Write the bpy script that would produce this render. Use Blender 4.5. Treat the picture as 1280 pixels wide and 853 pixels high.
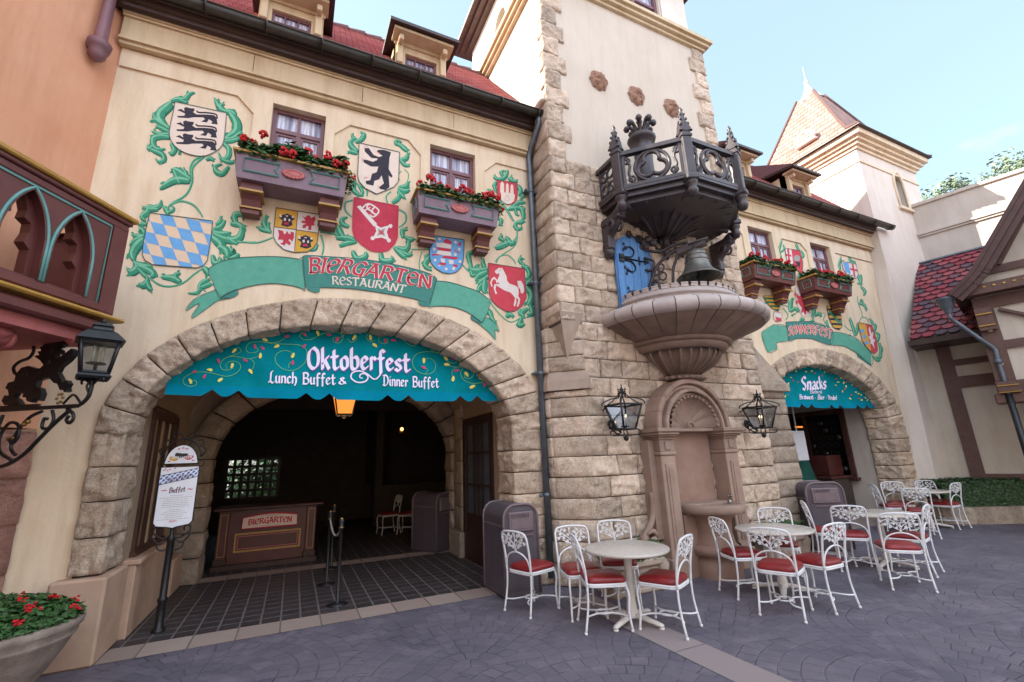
import bpy, math, random
from mathutils import Vector, Matrix, noise
from mathutils.geometry import tessellate_polygon
for o in list(bpy.data.objects): bpy.data.objects.remove(o, do_unlink=True)
C = bpy.context.scene.collection
scene = bpy.context.scene
PI = math.pi
sin, cos, rad = math.sin, math.cos, math.radians
RND = random.Random(7)

# ------------------------------------------------------------------ camera
EYE = 1.75
FPX = 565.04                       # focal length in pixels of the 1280 wide photograph
YAW, PITCH, ROLL = 0.446046614, 0.251673855, -0.0375051616
_f = Vector((sin(YAW)*cos(PITCH), cos(YAW)*cos(PITCH), sin(PITCH)))
_r = Vector((cos(YAW), -sin(YAW), 0.0))
_u = _r.cross(_f)
R_ = _r*cos(ROLL) + _u*sin(ROLL)
U_ = -_r*sin(ROLL) + _u*cos(ROLL)
cam = bpy.data.cameras.new('camera')
cam.sensor_width = 36.0
cam.lens = FPX/1280.0*36.0
cam.clip_end = 2000.0
cam.clip_start = 0.05
camo = bpy.data.objects.new('camera', cam)
C.objects.link(camo)
camo.matrix_world = Matrix(((R_.x, U_.x, -_f.x, 0), (R_.y, U_.y, -_f.y, 0), (R_.z, U_.z, -_f.z, EYE), (0, 0, 0, 1)))
scene.camera = camo
scene.render.resolution_x, scene.render.resolution_y = 1024, 682

# ------------------------------------------------------------------ light
SUN_EL, SUN_AZ = rad(36), rad(-66)      # azimuth from +Y towards +X
world = bpy.data.worlds.new('World')
scene.world = world
world.use_nodes = True
wn = world.node_tree
bg = wn.nodes['Background']
sky = wn.nodes.new('ShaderNodeTexSky')
sky.sky_type = 'NISHITA'
sky.sun_disc = False
sky.sun_elevation = SUN_EL
sky.sun_rotation = SUN_AZ
sky.air_density = 1.0
sky.dust_density = 1.6
sky.ozone_density = 1.2
# cloud mask of the sky, denser behind the camera to add fill light
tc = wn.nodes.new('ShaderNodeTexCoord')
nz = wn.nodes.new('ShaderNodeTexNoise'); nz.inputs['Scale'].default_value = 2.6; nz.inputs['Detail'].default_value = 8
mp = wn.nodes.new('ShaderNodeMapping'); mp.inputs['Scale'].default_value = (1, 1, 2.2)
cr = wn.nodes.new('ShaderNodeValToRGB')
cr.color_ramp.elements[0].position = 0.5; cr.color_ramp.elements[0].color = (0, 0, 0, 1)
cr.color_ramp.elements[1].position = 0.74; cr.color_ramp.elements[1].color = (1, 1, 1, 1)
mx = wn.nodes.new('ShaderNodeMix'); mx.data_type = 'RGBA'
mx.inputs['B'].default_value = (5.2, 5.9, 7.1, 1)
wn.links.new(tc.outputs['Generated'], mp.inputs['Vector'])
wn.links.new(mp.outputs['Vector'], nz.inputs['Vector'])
# unseen bright cloud added opposite the restaurant for fill light, visible side nearly clear
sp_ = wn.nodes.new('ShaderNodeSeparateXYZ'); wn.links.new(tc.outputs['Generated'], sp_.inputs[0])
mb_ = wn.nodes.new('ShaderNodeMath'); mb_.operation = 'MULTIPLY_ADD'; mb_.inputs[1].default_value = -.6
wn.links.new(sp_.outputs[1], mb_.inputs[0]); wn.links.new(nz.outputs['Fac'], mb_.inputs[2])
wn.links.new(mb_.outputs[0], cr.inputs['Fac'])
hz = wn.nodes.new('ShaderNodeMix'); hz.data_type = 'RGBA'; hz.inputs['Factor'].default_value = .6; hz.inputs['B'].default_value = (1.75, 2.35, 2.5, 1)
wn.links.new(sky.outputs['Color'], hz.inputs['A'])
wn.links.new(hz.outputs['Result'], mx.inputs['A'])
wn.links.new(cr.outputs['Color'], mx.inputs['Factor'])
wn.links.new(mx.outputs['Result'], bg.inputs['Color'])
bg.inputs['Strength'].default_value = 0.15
sl = bpy.data.lights.new('sun', 'SUN')
sl.energy = 5.0; sl.angle = rad(0.5); sl.color = (1.0, 0.94, 0.85)
so = bpy.data.objects.new('sun', sl)
C.objects.link(so)
sd = Vector((sin(SUN_AZ)*cos(SUN_EL), cos(SUN_AZ)*cos(SUN_EL), sin(SUN_EL)))
so.rotation_euler = (-sd).to_track_quat('-Z', 'Y').to_euler()
so.location = sd*60
vs = scene.view_settings
vs.view_transform = 'Standard'; vs.look = 'None'; vs.gamma = 1.0; vs.use_curve_mapping = False
vs.exposure = 1.6
scene.render.engine = 'CYCLES'
scene.cycles.max_bounces = 8
scene.cycles.diffuse_bounces = 5
scene.cycles.sample_clamp_indirect = 6.0

# ------------------------------------------------------------------ measuring: a sight line of the photograph met with a real plane
def ray(px, py):
    return R_*((px-640)/FPX) - U_*((py-426.5)/FPX) + _f
def on_y(px, py, Y):
    d = ray(px, py); return d*(Y/d.y) + Vector((0, 0, EYE))
def on_x(px, py, X):
    d = ray(px, py); return d*(X/d.x) + Vector((0, 0, EYE))
def on_z(px, py, z):
    d = ray(px, py); return d*((z-EYE)/d.z) + Vector((0, 0, EYE))

# ------------------------------------------------------------------ materials
MAT = {}
def srgb(h):
    if isinstance(h, (tuple, list)): return (h[0], h[1], h[2], 1)
    v = [int(h[i:i+2], 16)/255 for i in (0, 2, 4)]
    v = [c/12.92 if c <= .04045 else ((c+.055)/1.055)**2.4 for c in v]
    return (v[0], v[1], v[2], 1)
class NT:
    def __init__(s, name):
        s.mat = bpy.data.materials.new(name); s.mat.use_nodes = True
        s.t = s.mat.node_tree; s.b = s.t.nodes['Principled BSDF']; s.out = s.t.nodes['Material Output']
        MAT[name] = s.mat
    def n(s, typ, **kw):
        x = s.t.nodes.new('ShaderNode'+typ)
        for k, v in kw.items(): setattr(x, k, v)
        return x
    def l(s, a, b): s.t.links.new(a, b)
    def m(s, op, a, b=None, c=None, clamp=False):
        x = s.t.nodes.new('ShaderNodeMath'); x.operation = op; x.use_clamp = clamp
        for i, v in enumerate((a, b, c)):
            if v is None: continue
            if isinstance(v, (int, float)): x.inputs[i].default_value = v
            else: s.l(v, x.inputs[i])
        return x.outputs[0]
    def coords(s, kind='Object'):
        if not hasattr(s, '_tc'): s._tc = s.n('TexCoord')
        return s._tc.outputs[kind]
    def noise(s, scale, detail=6, rough=.6, vec=None, dist=0, stretch=None):
        x = s.n('TexNoise'); x.inputs['Scale'].default_value = scale; x.inputs['Detail'].default_value = detail
        x.inputs['Roughness'].default_value = rough; x.inputs['Distortion'].default_value = dist
        v = vec or s.coords()
        if stretch:
            mp = s.n('Mapping'); mp.inputs['Scale'].default_value = stretch; s.l(v, mp.inputs['Vector']); v = mp.outputs['Vector']
        s.l(v, x.inputs['Vector']); return x.outputs['Fac']
    def ramp(s, fac, stops):
        x = s.n('ValToRGB'); e = x.color_ramp.elements
        while len(e) < len(stops): e.new(.5)
        for i, (p, c) in enumerate(stops):
            e[i].position = p; e[i].color = srgb(c) if not isinstance(c, (int, float)) else (c, c, c, 1)
        s.l(fac, x.inputs['Fac']); return x.outputs['Color']
    def mix(s, fac, a, b, mode='MIX'):
        x = s.n('Mix', data_type='RGBA', blend_type=mode)
        for k, v in (('Factor', fac), ('A', a), ('B', b)):
            if isinstance(v, (int, float)): x.inputs[k].default_value = v if k == 'Factor' else (v, v, v, 1)
            elif isinstance(v, (str, tuple)): x.inputs[k].default_value = srgb(v)
            else: s.l(v, x.inputs[k])
        return x.outputs['Result']
    def bump(s, h, strength=.3, dist=.02, prev=None):
        x = s.n('Bump'); x.inputs['Strength'].default_value = strength; x.inputs['Distance'].default_value = dist
        s.l(h, x.inputs['Height'])
        if prev is not None: s.l(prev, x.inputs['Normal'])
        return x.outputs['Normal']
    def fin(s, col, rough=.8, normal=None, metal=0, spec=None):
        if isinstance(col, (str, tuple)): s.b.inputs['Base Color'].default_value = srgb(col)
        else: s.l(col, s.b.inputs['Base Color'])
        if isinstance(rough, (int, float)): s.b.inputs['Roughness'].default_value = rough
        else: s.l(rough, s.b.inputs['Roughness'])
        s.b.inputs['Metallic'].default_value = metal
        if spec is not None: s.b.inputs['Specular IOR Level'].default_value = spec
        if normal is not None: s.l(normal, s.b.inputs['Normal'])
        return s.mat

def simple(name, c1, c2=None, rough=.7, ns=6, bump=.15, bs=60, bd=.004, metal=0, spec=None, tint=0.0):
    t = NT(name)
    c2 = c2 or c1
    f = t.noise(ns, 6, .65)
    col = t.ramp(f, [(.3, c1), (.7, c2)])
    if tint:
        a = t.n('Attribute', attribute_name='tint')
        k = t.m('MULTIPLY_ADD', a.outputs['Fac'], tint*2, 1-tint)
        col = t.mix(1.0, col, k, 'MULTIPLY')
    nr = None
    if bump: nr = t.bump(t.noise(bs, 5, .6), bump, bd)
    rr = t.m('MULTIPLY_ADD', t.noise(ns*3, 4), .25, rough-.12, clamp=True)
    return t.fin(col, rr, nr, metal, spec)

def stone_mat(name, cols, grime='6b5a4a', tint=.22, bs=22, b1=.55, warm=None):
    t = NT(name)
    big = t.noise(1.7, 5, .6); mid = t.noise(7, 8, .7, dist=.5); fine = t.noise(60, 6, .7)
    col = t.ramp(mid, [(.28, cols[0]), (.5, cols[1]), (.72, cols[2])])
    col = t.mix(t.ramp(big, [(.4, 0.0), (.68, .45)]), col, cols[3])
    # darker flecks and veins in the split faces
    vo = t.n('TexVoronoi'); vo.inputs['Scale'].default_value = 16; t.l(t.coords(), vo.inputs['Vector'])
    fl = t.ramp(t.noise(28, 8, .75, dist=1.2), [(.6, 0.0), (.8, .4)])
    col = t.mix(fl, col, grime)
    sk = t.ramp(t.noise(48, 5, .8), [(.34, .5), (.48, 0.0)]); col = t.mix(sk, col, grime)
    sl2 = t.ramp(t.noise(36, 5, .8), [(.6, 0.0), (.78, .5)]); col = t.mix(sl2, col, 'efe2d4')
    # thin cracks and clefts where the stone was split
    ck = None
    for sc_, wd_, am_ in ((5.5, .012, .7), (13, .016, .55)):
        cn = t.noise(sc_, 7, .62, dist=1.8); r_ = t.m('ABSOLUTE', t.m('SUBTRACT', cn, .5))
        q_ = t.m('MULTIPLY', t.m('SUBTRACT', 1.0, t.m('DIVIDE', r_, wd_, clamp=True)), t.m('MULTIPLY', t.ramp(t.noise(2.3, 3), [(.42, 0.0), (.6, 1.0)]), am_))
        ck = q_ if ck is None else t.m('MAXIMUM', ck, q_)
    col = t.mix(ck, col, grime)
    a = t.n('Attribute', attribute_name='tint')
    k = t.m('MULTIPLY_ADD', a.outputs['Fac'], tint*2, 1-tint)
    col = t.mix(1.0, col, k, 'MULTIPLY')
    nr = t.bump(t.m('SUBTRACT', t.noise(3.4, 4), ck), .6, .04)
    nr = t.bump(t.noise(8, 8, .68, dist=1.6), .65, .05, nr)
    nr = t.bump(t.noise(bs, 9, .75, dist=.8), .75, .03, nr)
    nr = t.bump(t.noise(34, 6, .8), .7, .018, nr)
    nr = t.bump(fine, .4, .006, nr)
    return t.fin(col, .92, nr, spec=.2)

stone_mat('rough_sandstone', ['bca28a', 'dac4ac', 'e8d6c0', 'dcc0a4'])
stone_mat('warm_sandstone', ['c4ae98', 'e2ccb4', 'ecdccc', 'e4cab0'])
stone_mat('grey_sandstone', ['948472', 'b6a694', 'c8baa8', 'baa690'])
stone_mat('pink_sandstone', ['9a6c5e', 'ba8c7c', 'c8a090', 'bb8478'])
simple('mortar', '3c322b', '544840', rough=.95, ns=9, bump=.5, bs=50)
simple('smooth_sandstone', 'a48670', 'bc9e86', rough=.85, ns=2.4, bump=.3, bs=45, bd=.006, tint=.1)
simple('grey_smooth_stone', '9c8a7a', 'b6a492', rough=.85, ns=3, bump=.3, bs=45, bd=.006, tint=.12)

def plaster(name, c1, c2, stain, amt=.5, bs=35, bump=.22):
    t = NT(name)
    big = t.noise(.8, 6, .6); col = t.ramp(big, [(.3, c1), (.7, c2)])
    st = t.noise(1.6, 7, .68, stretch=(3.0, 3.0, .45))
    col = t.mix(t.ramp(st, [(.46, 0.0), (.78, amt)]), col, stain)
    s3 = t.noise(2.2, 6, .7, stretch=(7, 7, .35)); col = t.mix(t.ramp(s3, [(.56, 0.0), (.74, amt*.35)]), col, stain)
    sp = t.noise(14, 6, .7); col = t.mix(t.ramp(sp, [(.62, 0.0), (.8, .25)]), col, stain)
    nr = t.bump(t.noise(bs, 7, .65), bump, .008)
    nr = t.bump(t.noise(5, 4, .5), .25, .02, nr)
    return t.fin(col, .92, nr, spec=.2)
plaster('cream_plaster', 'dac5a6', 'e6d5bb', 'ba9c74', .6)
plaster('tower_plaster', 'c8bba9', 'd2c6b6', 'b0a08a', .35)
plaster('white_plaster', 'd8cfc0', 'e4ddd0', 'b5a890', .35)
plaster('pink_plaster', 'd2c6b8', 'ddd2c6', 'b8a898', .4)
plaster('orange_plaster', 'cc906e', 'd8a484', 'b47c5c', .45)
plaster('grey_plaster', 'b9ada0', 'c8beb2', '968a7c', .4)
plaster('panel_plaster', 'b9ad9c', 'cbc1b1', '978a78', .4)
plaster('tan_plaster', 'c6b08c', 'd6c3a2', 'a58b66', .6)
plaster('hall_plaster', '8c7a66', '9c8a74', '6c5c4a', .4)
simple('brown_wood', '3c231e', '52322a', rough=.5, ns=5, bump=.2, bs=40, bd=.003)
simple('dark_brown_wood', '2e1c19', '40281f', rough=.45, ns=5, bump=.2, bs=40, bd=.003)
simple('purple_brown_paint', '6b454a', '7d575c', rough=.5, ns=4, bump=.15, bs=50)
simple('mauve_paint', '77606c', '86707b', rough=.55, ns=4, bump=.15, bs=50)
simple('maroon_paint', '5c302c', '6c3c37', rough=.5, ns=4, bump=.15, bs=50)
simple('timber_paint', '52382f', '64473c', rough=.6, ns=7, bump=.3, bs=35)
simple('gold_paint', 'a07830', 'b68c46', rough=.4, ns=8, bump=.1)
simple('teal_paint', '588c88', '6c9e98', rough=.5, ns=6, bump=.1)
simple('rose_paint', 'a85a58', 'b86c66', rough=.6, ns=10, bump=.2)
simple('gutter_metal', '39332c', '4a433a', rough=.38, ns=6, bump=.15, bs=30, metal=.3)
simple('pipe_metal', '525a62', '6a727a', rough=.4, ns=6, bump=.1, metal=.35)
simple('black_iron', '0e0e10', '1a1a1c', rough=.45, ns=12, bump=.2, bs=80, bd=.002, spec=.5)
simple('carved_wood', '332c2e', '4a4244', rough=.42, ns=5, bump=.25, bs=45, bd=.003)
simple('bell_bronze', '5a5852', '7c7a72', rough=.4, ns=7, bump=.2, bs=50, metal=.45)
t = NT('blue_door'); w = t.n('TexWave', bands_direction='X'); w.inputs['Scale'].default_value = 1.9; w.inputs['Distortion'].default_value = 0
t.l(t.coords(), w.inputs['Vector'])
ln = t.ramp(w.outputs['Fac'], [(0.0, 1.0), (.04, 0.0)])
c = t.ramp(t.noise(6, 7, .7, stretch=(4, 4, .6)), [(.3, '4478b0'), (.7, '6496c8')])
t.fin(t.mix(ln, c, '2a5c96'), .55, t.bump(t.noise(30, 5, stretch=(4, 4, .3)), .3, .004))
simple('carved_stone', '705c50', '8a7464', rough=.7, ns=3, bump=.25, bs=50, bd=.005, tint=.12)
simple('carved_stone_pale', 'a49690', 'b8aca4', rough=.7, ns=3, bump=.25, bs=50, bd=.005, tint=.1)
simple('fountain_stone', '866e60', 'a08878', rough=.7, ns=3, bump=.3, bs=50, bd=.006, tint=.15)
simple('niche_stone', '86695a', '9c8070', rough=.7, ns=2.5, bump=.25, bs=50, bd=.005)
simple('rosette_stone', '94705c', 'ae8a74', rough=.85, ns=30, bump=.8, bs=60, bd=.02)
t = NT('white_enamel'); ch_ = t.ramp(t.noise(38, 5, .7), [(.7, 0.0), (.76, .5)]); 
c_ = t.mix(ch_, t.ramp(t.noise(5, 4), [(.3, 'd0cfcc'), (.7, 'e6e6e6')]), '8a7a68'); t.fin(c_, .34, t.bump(t.noise(90, 3), .1, .001), spec=.5)
simple('table_top_laminate', 'bdb3a6', 'c9c0b4', rough=.22, ns=12, bump=.03, spec=.5)
simple('table_base_paint', 'cfc8bd', 'dad4ca', rough=.4, ns=10, bump=.05)
t = NT('red_vinyl'); oi = t.n('ObjectInfo')
vec = t.n('VectorMath', operation='ADD'); t.l(t.coords(), vec.inputs[0]); t.l(oi.outputs['Random'], vec.inputs[1])
cv_ = t.noise(6, 5, .6, vec=vec.outputs[0])
c_ = t.mix(t.ramp(cv_, [(.35, 0.0), (.7, .6)]), t.mix(oi.outputs['Random'], '78181c', '962a2a'), '641418')
t.fin(c_, t.m('MULTIPLY_ADD', cv_, .3, .2), t.bump(t.noise(9, 4, .5, vec=vec.outputs[0]), .5, .012), spec=.5)
simple('bin_plastic', '4a4248', '564e54', rough=.5, ns=8, bump=.25, bs=140, bd=.002)
simple('bin_face', '6a5a5e', '78686a', rough=.35, ns=8, bump=.1)
simple('bin_plate', '9a8276', 'a8917f', rough=.4, ns=30, bump=.4, bs=90, bd=.004)
simple('urn_stone', '72655a', '9c8c7e', rough=.9, ns=7, bump=.8, bs=30, bd=.01)
simple('soil', '2a1e16', '3a2a20', rough=1, ns=20, bump=.6, bs=60)
simple('leaf_green', '24401f', '3f6630', rough=.5, ns=18, bump=0, spec=.4, tint=.35)
simple('leaf_olive', '3a4a22', '5c6c34', rough=.5, ns=18, bump=0, spec=.4, tint=.35)
simple('tree_leaf', '5c6c4c', '86937a', rough=.5, ns=8, bump=0, spec=.4, tint=.3)
simple('hedge_leaf', '22381e', '3c5a30', rough=.45, ns=18, bump=0, spec=.5, tint=.4)
simple('flower_red', 'b01218', 'cc2024', rough=.55, ns=20, bump=0, tint=.2)
simple('trunk_bark', '4a3a2c', '5e4a3a', rough=.9, ns=8, bump=.6)
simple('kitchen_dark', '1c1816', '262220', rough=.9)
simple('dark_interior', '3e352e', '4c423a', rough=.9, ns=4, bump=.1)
simple('counter_wood', '4a2420', '5c302a', rough=.4, ns=6, bump=.15)
simple('menu_white', 'd8dbe0', 'e4e6ea', rough=.35, ns=10, bump=0)
simple('candle_wax', 'd8cfa8', 'e4dcba', rough=.5, ns=10, bump=0)
simple('green_canvas', '0c4a40', '14584c', rough=.8, ns=5, bump=.3, bs=15, bd=.01)
simple('brass', '8a6a3a', 'a58448', rough=.3, ns=8, bump=0, metal=.7)
simple('steel', '8c8c8c', 'a2a2a2', rough=.25, ns=8, bump=0, metal=.9)
# paints used for the wall pictures, each slightly uneven like a brushed coat
for nm, a_, b_ in (('paint_green', '2c8464', '449a78'), ('paint_green_light', '6cb490', '82c4a2'), ('paint_green_dark', '11604a', '1c7056'),
                   ('paint_banner', '4f9a84', '62a890'), ('paint_banner_dark', '3a7c74', '468878'), ('paint_outline', '2c4a48', '385654'),
                   ('paint_red', 'b43248', 'c23c50'), ('paint_crimson', 'c03a48', 'cc4a56'), ('paint_white', 'd8cdc4', 'e2d8d0'),
                   ('paint_black', '2c2834', '383440'), ('paint_blue', '5f9cd0', '72aad8'), ('paint_gold', 'cc9a38', 'd6a848'),
                   ('paint_cream', 'd9bfa0', 'e0c8ac'), ('paint_ivory', 'dccab8', 'e4d4c4'), ('paint_plum', '5c3c50', '6a485c'), ('paint_grey', '9a9490', 'aaa4a0')):
    simple(nm, a_, b_, rough=.85, ns=9, bump=.15, bs=60, bd=.003)
# cloth of the awnings: painted teal canvas
simple('awning_canvas', '007078', '00848e', rough=.85, spec=.08, ns=3, bump=.25, bs=12, bd=.012)
simple('awning_hem', '00748c', '00829a', rough=.85, spec=.08, ns=3, bump=.2, bs=12, bd=.01)
for nm, a_ in (('cloth_white', 'e6def0'), ('cloth_yellow', 'e2d866'), ('cloth_pink', 'c83c70'), ('cloth_lime', '72b86c'), ('cloth_red', 'c23448'),
               ('cloth_blue', '3c70b8'), ('cloth_violet', '6a4a9a')):
    simple(nm, a_, a_, rough=.8, ns=9, bump=.1)

def glass(name, col='d0d4d8', rough=.05, alpha=.25):
    t = NT(name); g = t.n('BsdfGlossy'); g.inputs['Roughness'].default_value = rough; g.inputs['Color'].default_value = (.9, .9, .9, 1)
    tr = t.n('BsdfTransparent'); tr.inputs['Color'].default_value = srgb(col)
    lw = t.n('LayerWeight'); lw.inputs['Blend'].default_value = .35
    mx = t.n('MixShader'); f = t.m('MULTIPLY_ADD', lw.outputs['Fresnel'], .22, alpha, clamp=True)
    t.l(f, mx.inputs[0]); t.l(tr.outputs[0], mx.inputs[1]); t.l(g.outputs[0], mx.inputs[2]); t.l(mx.outputs[0], t.out.inputs['Surface'])
glass('clear_glass', alpha=.01)
# window pane with a lace curtain hanging right behind it
t = NT('lace_curtain')
wf = t.noise(1, 3, .5, stretch=(26, 26, 1.6)); lf = t.noise(60, 3, .7)
col = t.mix(t.ramp(lf, [(.45, 0.0), (.6, .35)]), t.ramp(wf, [(.34, '6c6c84'), (.5, 'b0b0c4'), (.62, 'e2e0ea')]), '8a8aa0')
t.fin(col, .7, t.bump(wf, .8, .03))
t.b.inputs['Coat Weight'].default_value = .6; t.b.inputs['Coat Roughness'].default_value = .05
def emit(name, col, s, ramp=None):
    t = NT(name); e = t.n('Emission'); e.inputs['Color'].default_value = srgb(col); e.inputs['Strength'].default_value = s
    t.l(e.outputs[0], t.out.inputs['Surface'])
emit('lamp_glow', 'e8883a', .55)
emit('lamp_glow_core', 'ffd9a0', 2.6)
emit('bulb_glow', 'ff9a50', 3.0)

# roofing: flat clay tiles in rows
def tiles(name, cols, rh, rw, zs=True, cut=.12):
    t = NT(name)
    sep = t.n('SeparateXYZ'); t.l(t.coords('UV'), sep.inputs[0])
    u, v = sep.outputs[0], sep.outputs[1]
    row = t.m('FLOOR', t.m('DIVIDE', v, rh)); fv = t.m('FRACT', t.m('DIVIDE', v, rh))
    uu = t.m('ADD', t.m('DIVIDE', u, rw), t.m('MULTIPLY', row, .5)); fu = t.m('FRACT', uu)
    cmb = t.n('CombineXYZ'); t.l(t.m('FLOOR', uu), cmb.inputs[0]); t.l(row, cmb.inputs[1])
    wn_ = t.n('TexWhiteNoise', noise_dimensions='3D'); t.l(cmb.outputs[0], wn_.inputs['Vector'])
    col = t.ramp(wn_.outputs['Value'], [(i/(len(cols)-1), c_) for i, c_ in enumerate(cols)])
    col = t.mix(t.ramp(t.noise(9, 6), [(.4, 0.0), (.75, .4)]), col, cols[0])
    e = t.m('MAXIMUM', t.m('LESS_THAN', fv, cut), t.m('LESS_THAN', t.m('ABSOLUTE', t.m('SUBTRACT', fu, .5)), .0))
    e2 = t.m('GREATER_THAN', t.m('ABSOLUTE', t.m('SUBTRACT', fu, .5)), .47)
    col = t.mix(t.m('MULTIPLY', t.m('MAXIMUM', e, e2), .75), col, '2c1414')
    hgt = t.m('MULTIPLY', t.m('SUBTRACT', 1.0, fv), t.m('SUBTRACT', 1.0, e2))
    return t.fin(col, .75, t.bump(hgt, .7, .05))
tiles('roof_tiles', ['a45c60', 'b46e70', 'bc8080', 'aa6668'], .1626, .2, cut=.2)
tiles('tower_tiles', ['8e665a', '9c7466', 'a67e70', '946c60'], .2, .24, cut=.16)

# plaza paving: stamped concrete laid in overlapping fans
t = NT('fan_paving')
sep = t.n('SeparateXYZ')
dn = t.n('TexNoise'); dn.inputs['Scale'].default_value = 1.3; dn.inputs['Detail'].default_value = 3; t.l(t.coords(), dn.inputs['Vector'])
va = t.n('VectorMath', operation='MULTIPLY_ADD'); t.l(dn.outputs['Color'], va.inputs[0]); va.inputs[1].default_value = (.12, .12, 0); t.l(t.coords(), va.inputs[2])
rt = t.n('VectorRotate', rotation_type='Z_AXIS'); rt.inputs['Angle'].default_value = 0.35; t.l(va.outputs[0], rt.inputs['Vector'])
t.l(rt.outputs[0], sep.inputs[0])
Wf = 2.3
X_ = t.m('DIVIDE', sep.outputs[0], Wf); Y_ = t.m('DIVIDE', sep.outputs[1], Wf*.5)
best_d = None
def fan(jofs):
    j = t.m('ADD', t.m('FLOOR', Y_), float(jofs))
    odd = t.m('MULTIPLY', t.m('FLOORED_MODULO', j, 2.0), .5)
    cx = t.m('ADD', t.m('FLOOR', t.m('ADD', t.m('SUBTRACT', X_, odd), .5)), odd)
    dx = t.m('MULTIPLY', t.m('SUBTRACT', X_, cx), Wf)
    dy = t.m('MULTIPLY', t.m('SUBTRACT', Y_, j), Wf*.5)
    d = t.m('SQRT', t.m('ADD', t.m('MULTIPLY', dx, dx), t.m('MULTIPLY', dy, dy)))
    return d, dx, dy, j
d0, x0, y0, j0 = fan(-1.0)
d1, x1, y1, j1 = fan(0.0)
sel = t.m('LESS_THAN', d0, Wf*.5)        # inside the nearer fan
def pick(a, b): return t.m('ADD', t.m('MULTIPLY', a, sel), t.m('MULTIPLY', b, t.m('SUBTRACT', 1.0, sel)))
D = pick(d0, d1); DX = pick(x0, x1); DY = pick(y0, y1); J = pick(j0, j1)
rw_ = .165
ringf = t.m('DIVIDE', D, rw_); ring = t.m('FLOOR', ringf); fr = t.m('FRACT', ringf)
ang = t.m('ARCTAN2', DX, DY)
na = t.m('MULTIPLY', t.m('ADD', ring, .6), 1.15)
af = t.m('ADD', t.m('MULTIPLY', ang, na), t.m('MULTIPLY', ring, .37)); fa = t.m('FRACT', af)
dr = t.m('MINIMUM', fr, t.m('SUBTRACT', 1.0, fr)); dr = t.m('MULTIPLY', dr, rw_)
da = t.m('MINIMUM', fa, t.m('SUBTRACT', 1.0, fa)); da = t.m('MULTIPLY', t.m('DIVIDE', da, na), D)
edge = t.m('MINIMUM', dr, da)
ed2 = t.m('ABSOLUTE', t.m('SUBTRACT', d0, Wf*.5)); edge = t.m('MINIMUM', edge, ed2)
jn = t.noise(2.2, 5, .65)
wd = t.m('MULTIPLY_ADD', jn, .022, -.004)
line = t.m('SUBTRACT', 1.0, t.m('DIVIDE', edge, wd, clamp=True), clamp=True)
line2 = t.ramp(t.m('DIVIDE', edge, .02), [(0.0, 1.0), (.55, 0.0)])
cmb = t.n('CombineXYZ'); t.l(t.m('FLOOR', af), cmb.inputs[0]); t.l(ring, cmb.inputs[1]); t.l(J, cmb.inputs[2])
wno = t.n('TexWhiteNoise', noise_dimensions='3D'); t.l(cmb.outputs[0], wno.inputs['Vector'])
col = t.ramp(t.noise(.6, 6, .65), [(.3, '504d58'), (.55, '625d66'), (.75, '70686e')])
col = t.mix(t.m('MULTIPLY', wno.outputs['Value'], .22), col, '8a7e88')
col = t.mix(t.ramp(t.noise(30, 6, .75), [(.5, 0.0), (.8, .5)]), col, '4a434e')
col = t.mix(t.ramp(t.noise(1.1, 7, .7), [(.55, 0.0), (.75, .4)]), col, '4c4654')
wn2 = t.n('TexWhiteNoise', noise_dimensions='3D'); vadd = t.n('VectorMath', operation='ADD'); vadd.inputs[1].default_value = (7.3, 2.1, 9.7); t.l(cmb.outputs[0], vadd.inputs[0]); t.l(vadd.outputs[0], wn2.inputs['Vector'])
line2 = t.m('MULTIPLY', line2, t.ramp(wn2.outputs['Value'], [(.3, .3), (.75, 1.0)]))
jointmask = t.m('MULTIPLY', line2, t.ramp(t.noise(1.6, 4, .6), [(.42, .1), (.66, 1.0)]))
col = t.mix(t.m('MULTIPLY', jointmask, .75), col, '1f1a22')
gv = t.n('TexVoronoi'); gv.inputs['Scale'].default_value = 1.9; t.l(t.coords(), gv.inputs['Vector'])
col = t.mix(t.ramp(gv.outputs['Distance'], [(.028, .55), (.045, 0.0)]), col, '3a3640')
col = t.mix(t.ramp(t.noise(2.6, 8, .72, dist=1.0), [(.5, 0.0), (.72, .45)]), col, '8c828a')
hh = t.m('SUBTRACT', t.m('MULTIPLY', t.noise(45, 5, .7), .25), t.m('MULTIPLY', line2, .8))
t.fin(col, .62, t.bump(hh, .6, .014), spec=.35)

# dark square floor tiles under the arch
def brick(name, c1, c2, cm, w, h, ms, off=.5, rough=.6, scale=1.0, rot=0):
    t = NT(name)
    b = t.n('TexBrick'); b.offset = off
    b.inputs['Color1'].default_value = srgb(c1); b.inputs['Color2'].default_value = srgb(c2); b.inputs['Mortar'].default_value = srgb(cm)
    b.inputs['Scale'].default_value = scale; b.inputs['Brick Width'].default_value = w; b.inputs['Row Height'].default_value = h
    b.inputs['Mortar Size'].default_value = ms; b.inputs['Mortar Smooth'].default_value = .2
    mp = t.n('Mapping'); mp.inputs['Rotation'].default_value = (0, 0, rot)
    t.l(t.coords(), mp.inputs['Vector']); t.l(mp.outputs[0], b.inputs['Vector'])
    col = t.mix(t.ramp(t.noise(3, 6, .7), [(.4, 0.0), (.75, .4)]), b.outputs['Color'], c1)
    t.fin(col, rough, t.bump(t.m('SUBTRACT', 1.0, b.outputs['Fac']), .5, .006))
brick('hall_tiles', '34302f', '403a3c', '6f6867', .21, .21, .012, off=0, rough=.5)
brick('kerb_tiles', '8c7a70', 'a09084', '6c5e56', .42, .6, .01, off=0, rough=.75)
brick('band_tiles', '8a7d7c', '998b88', '6c6262', .6, .9, .01, off=0, rough=.7, rot=-.0)
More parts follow.
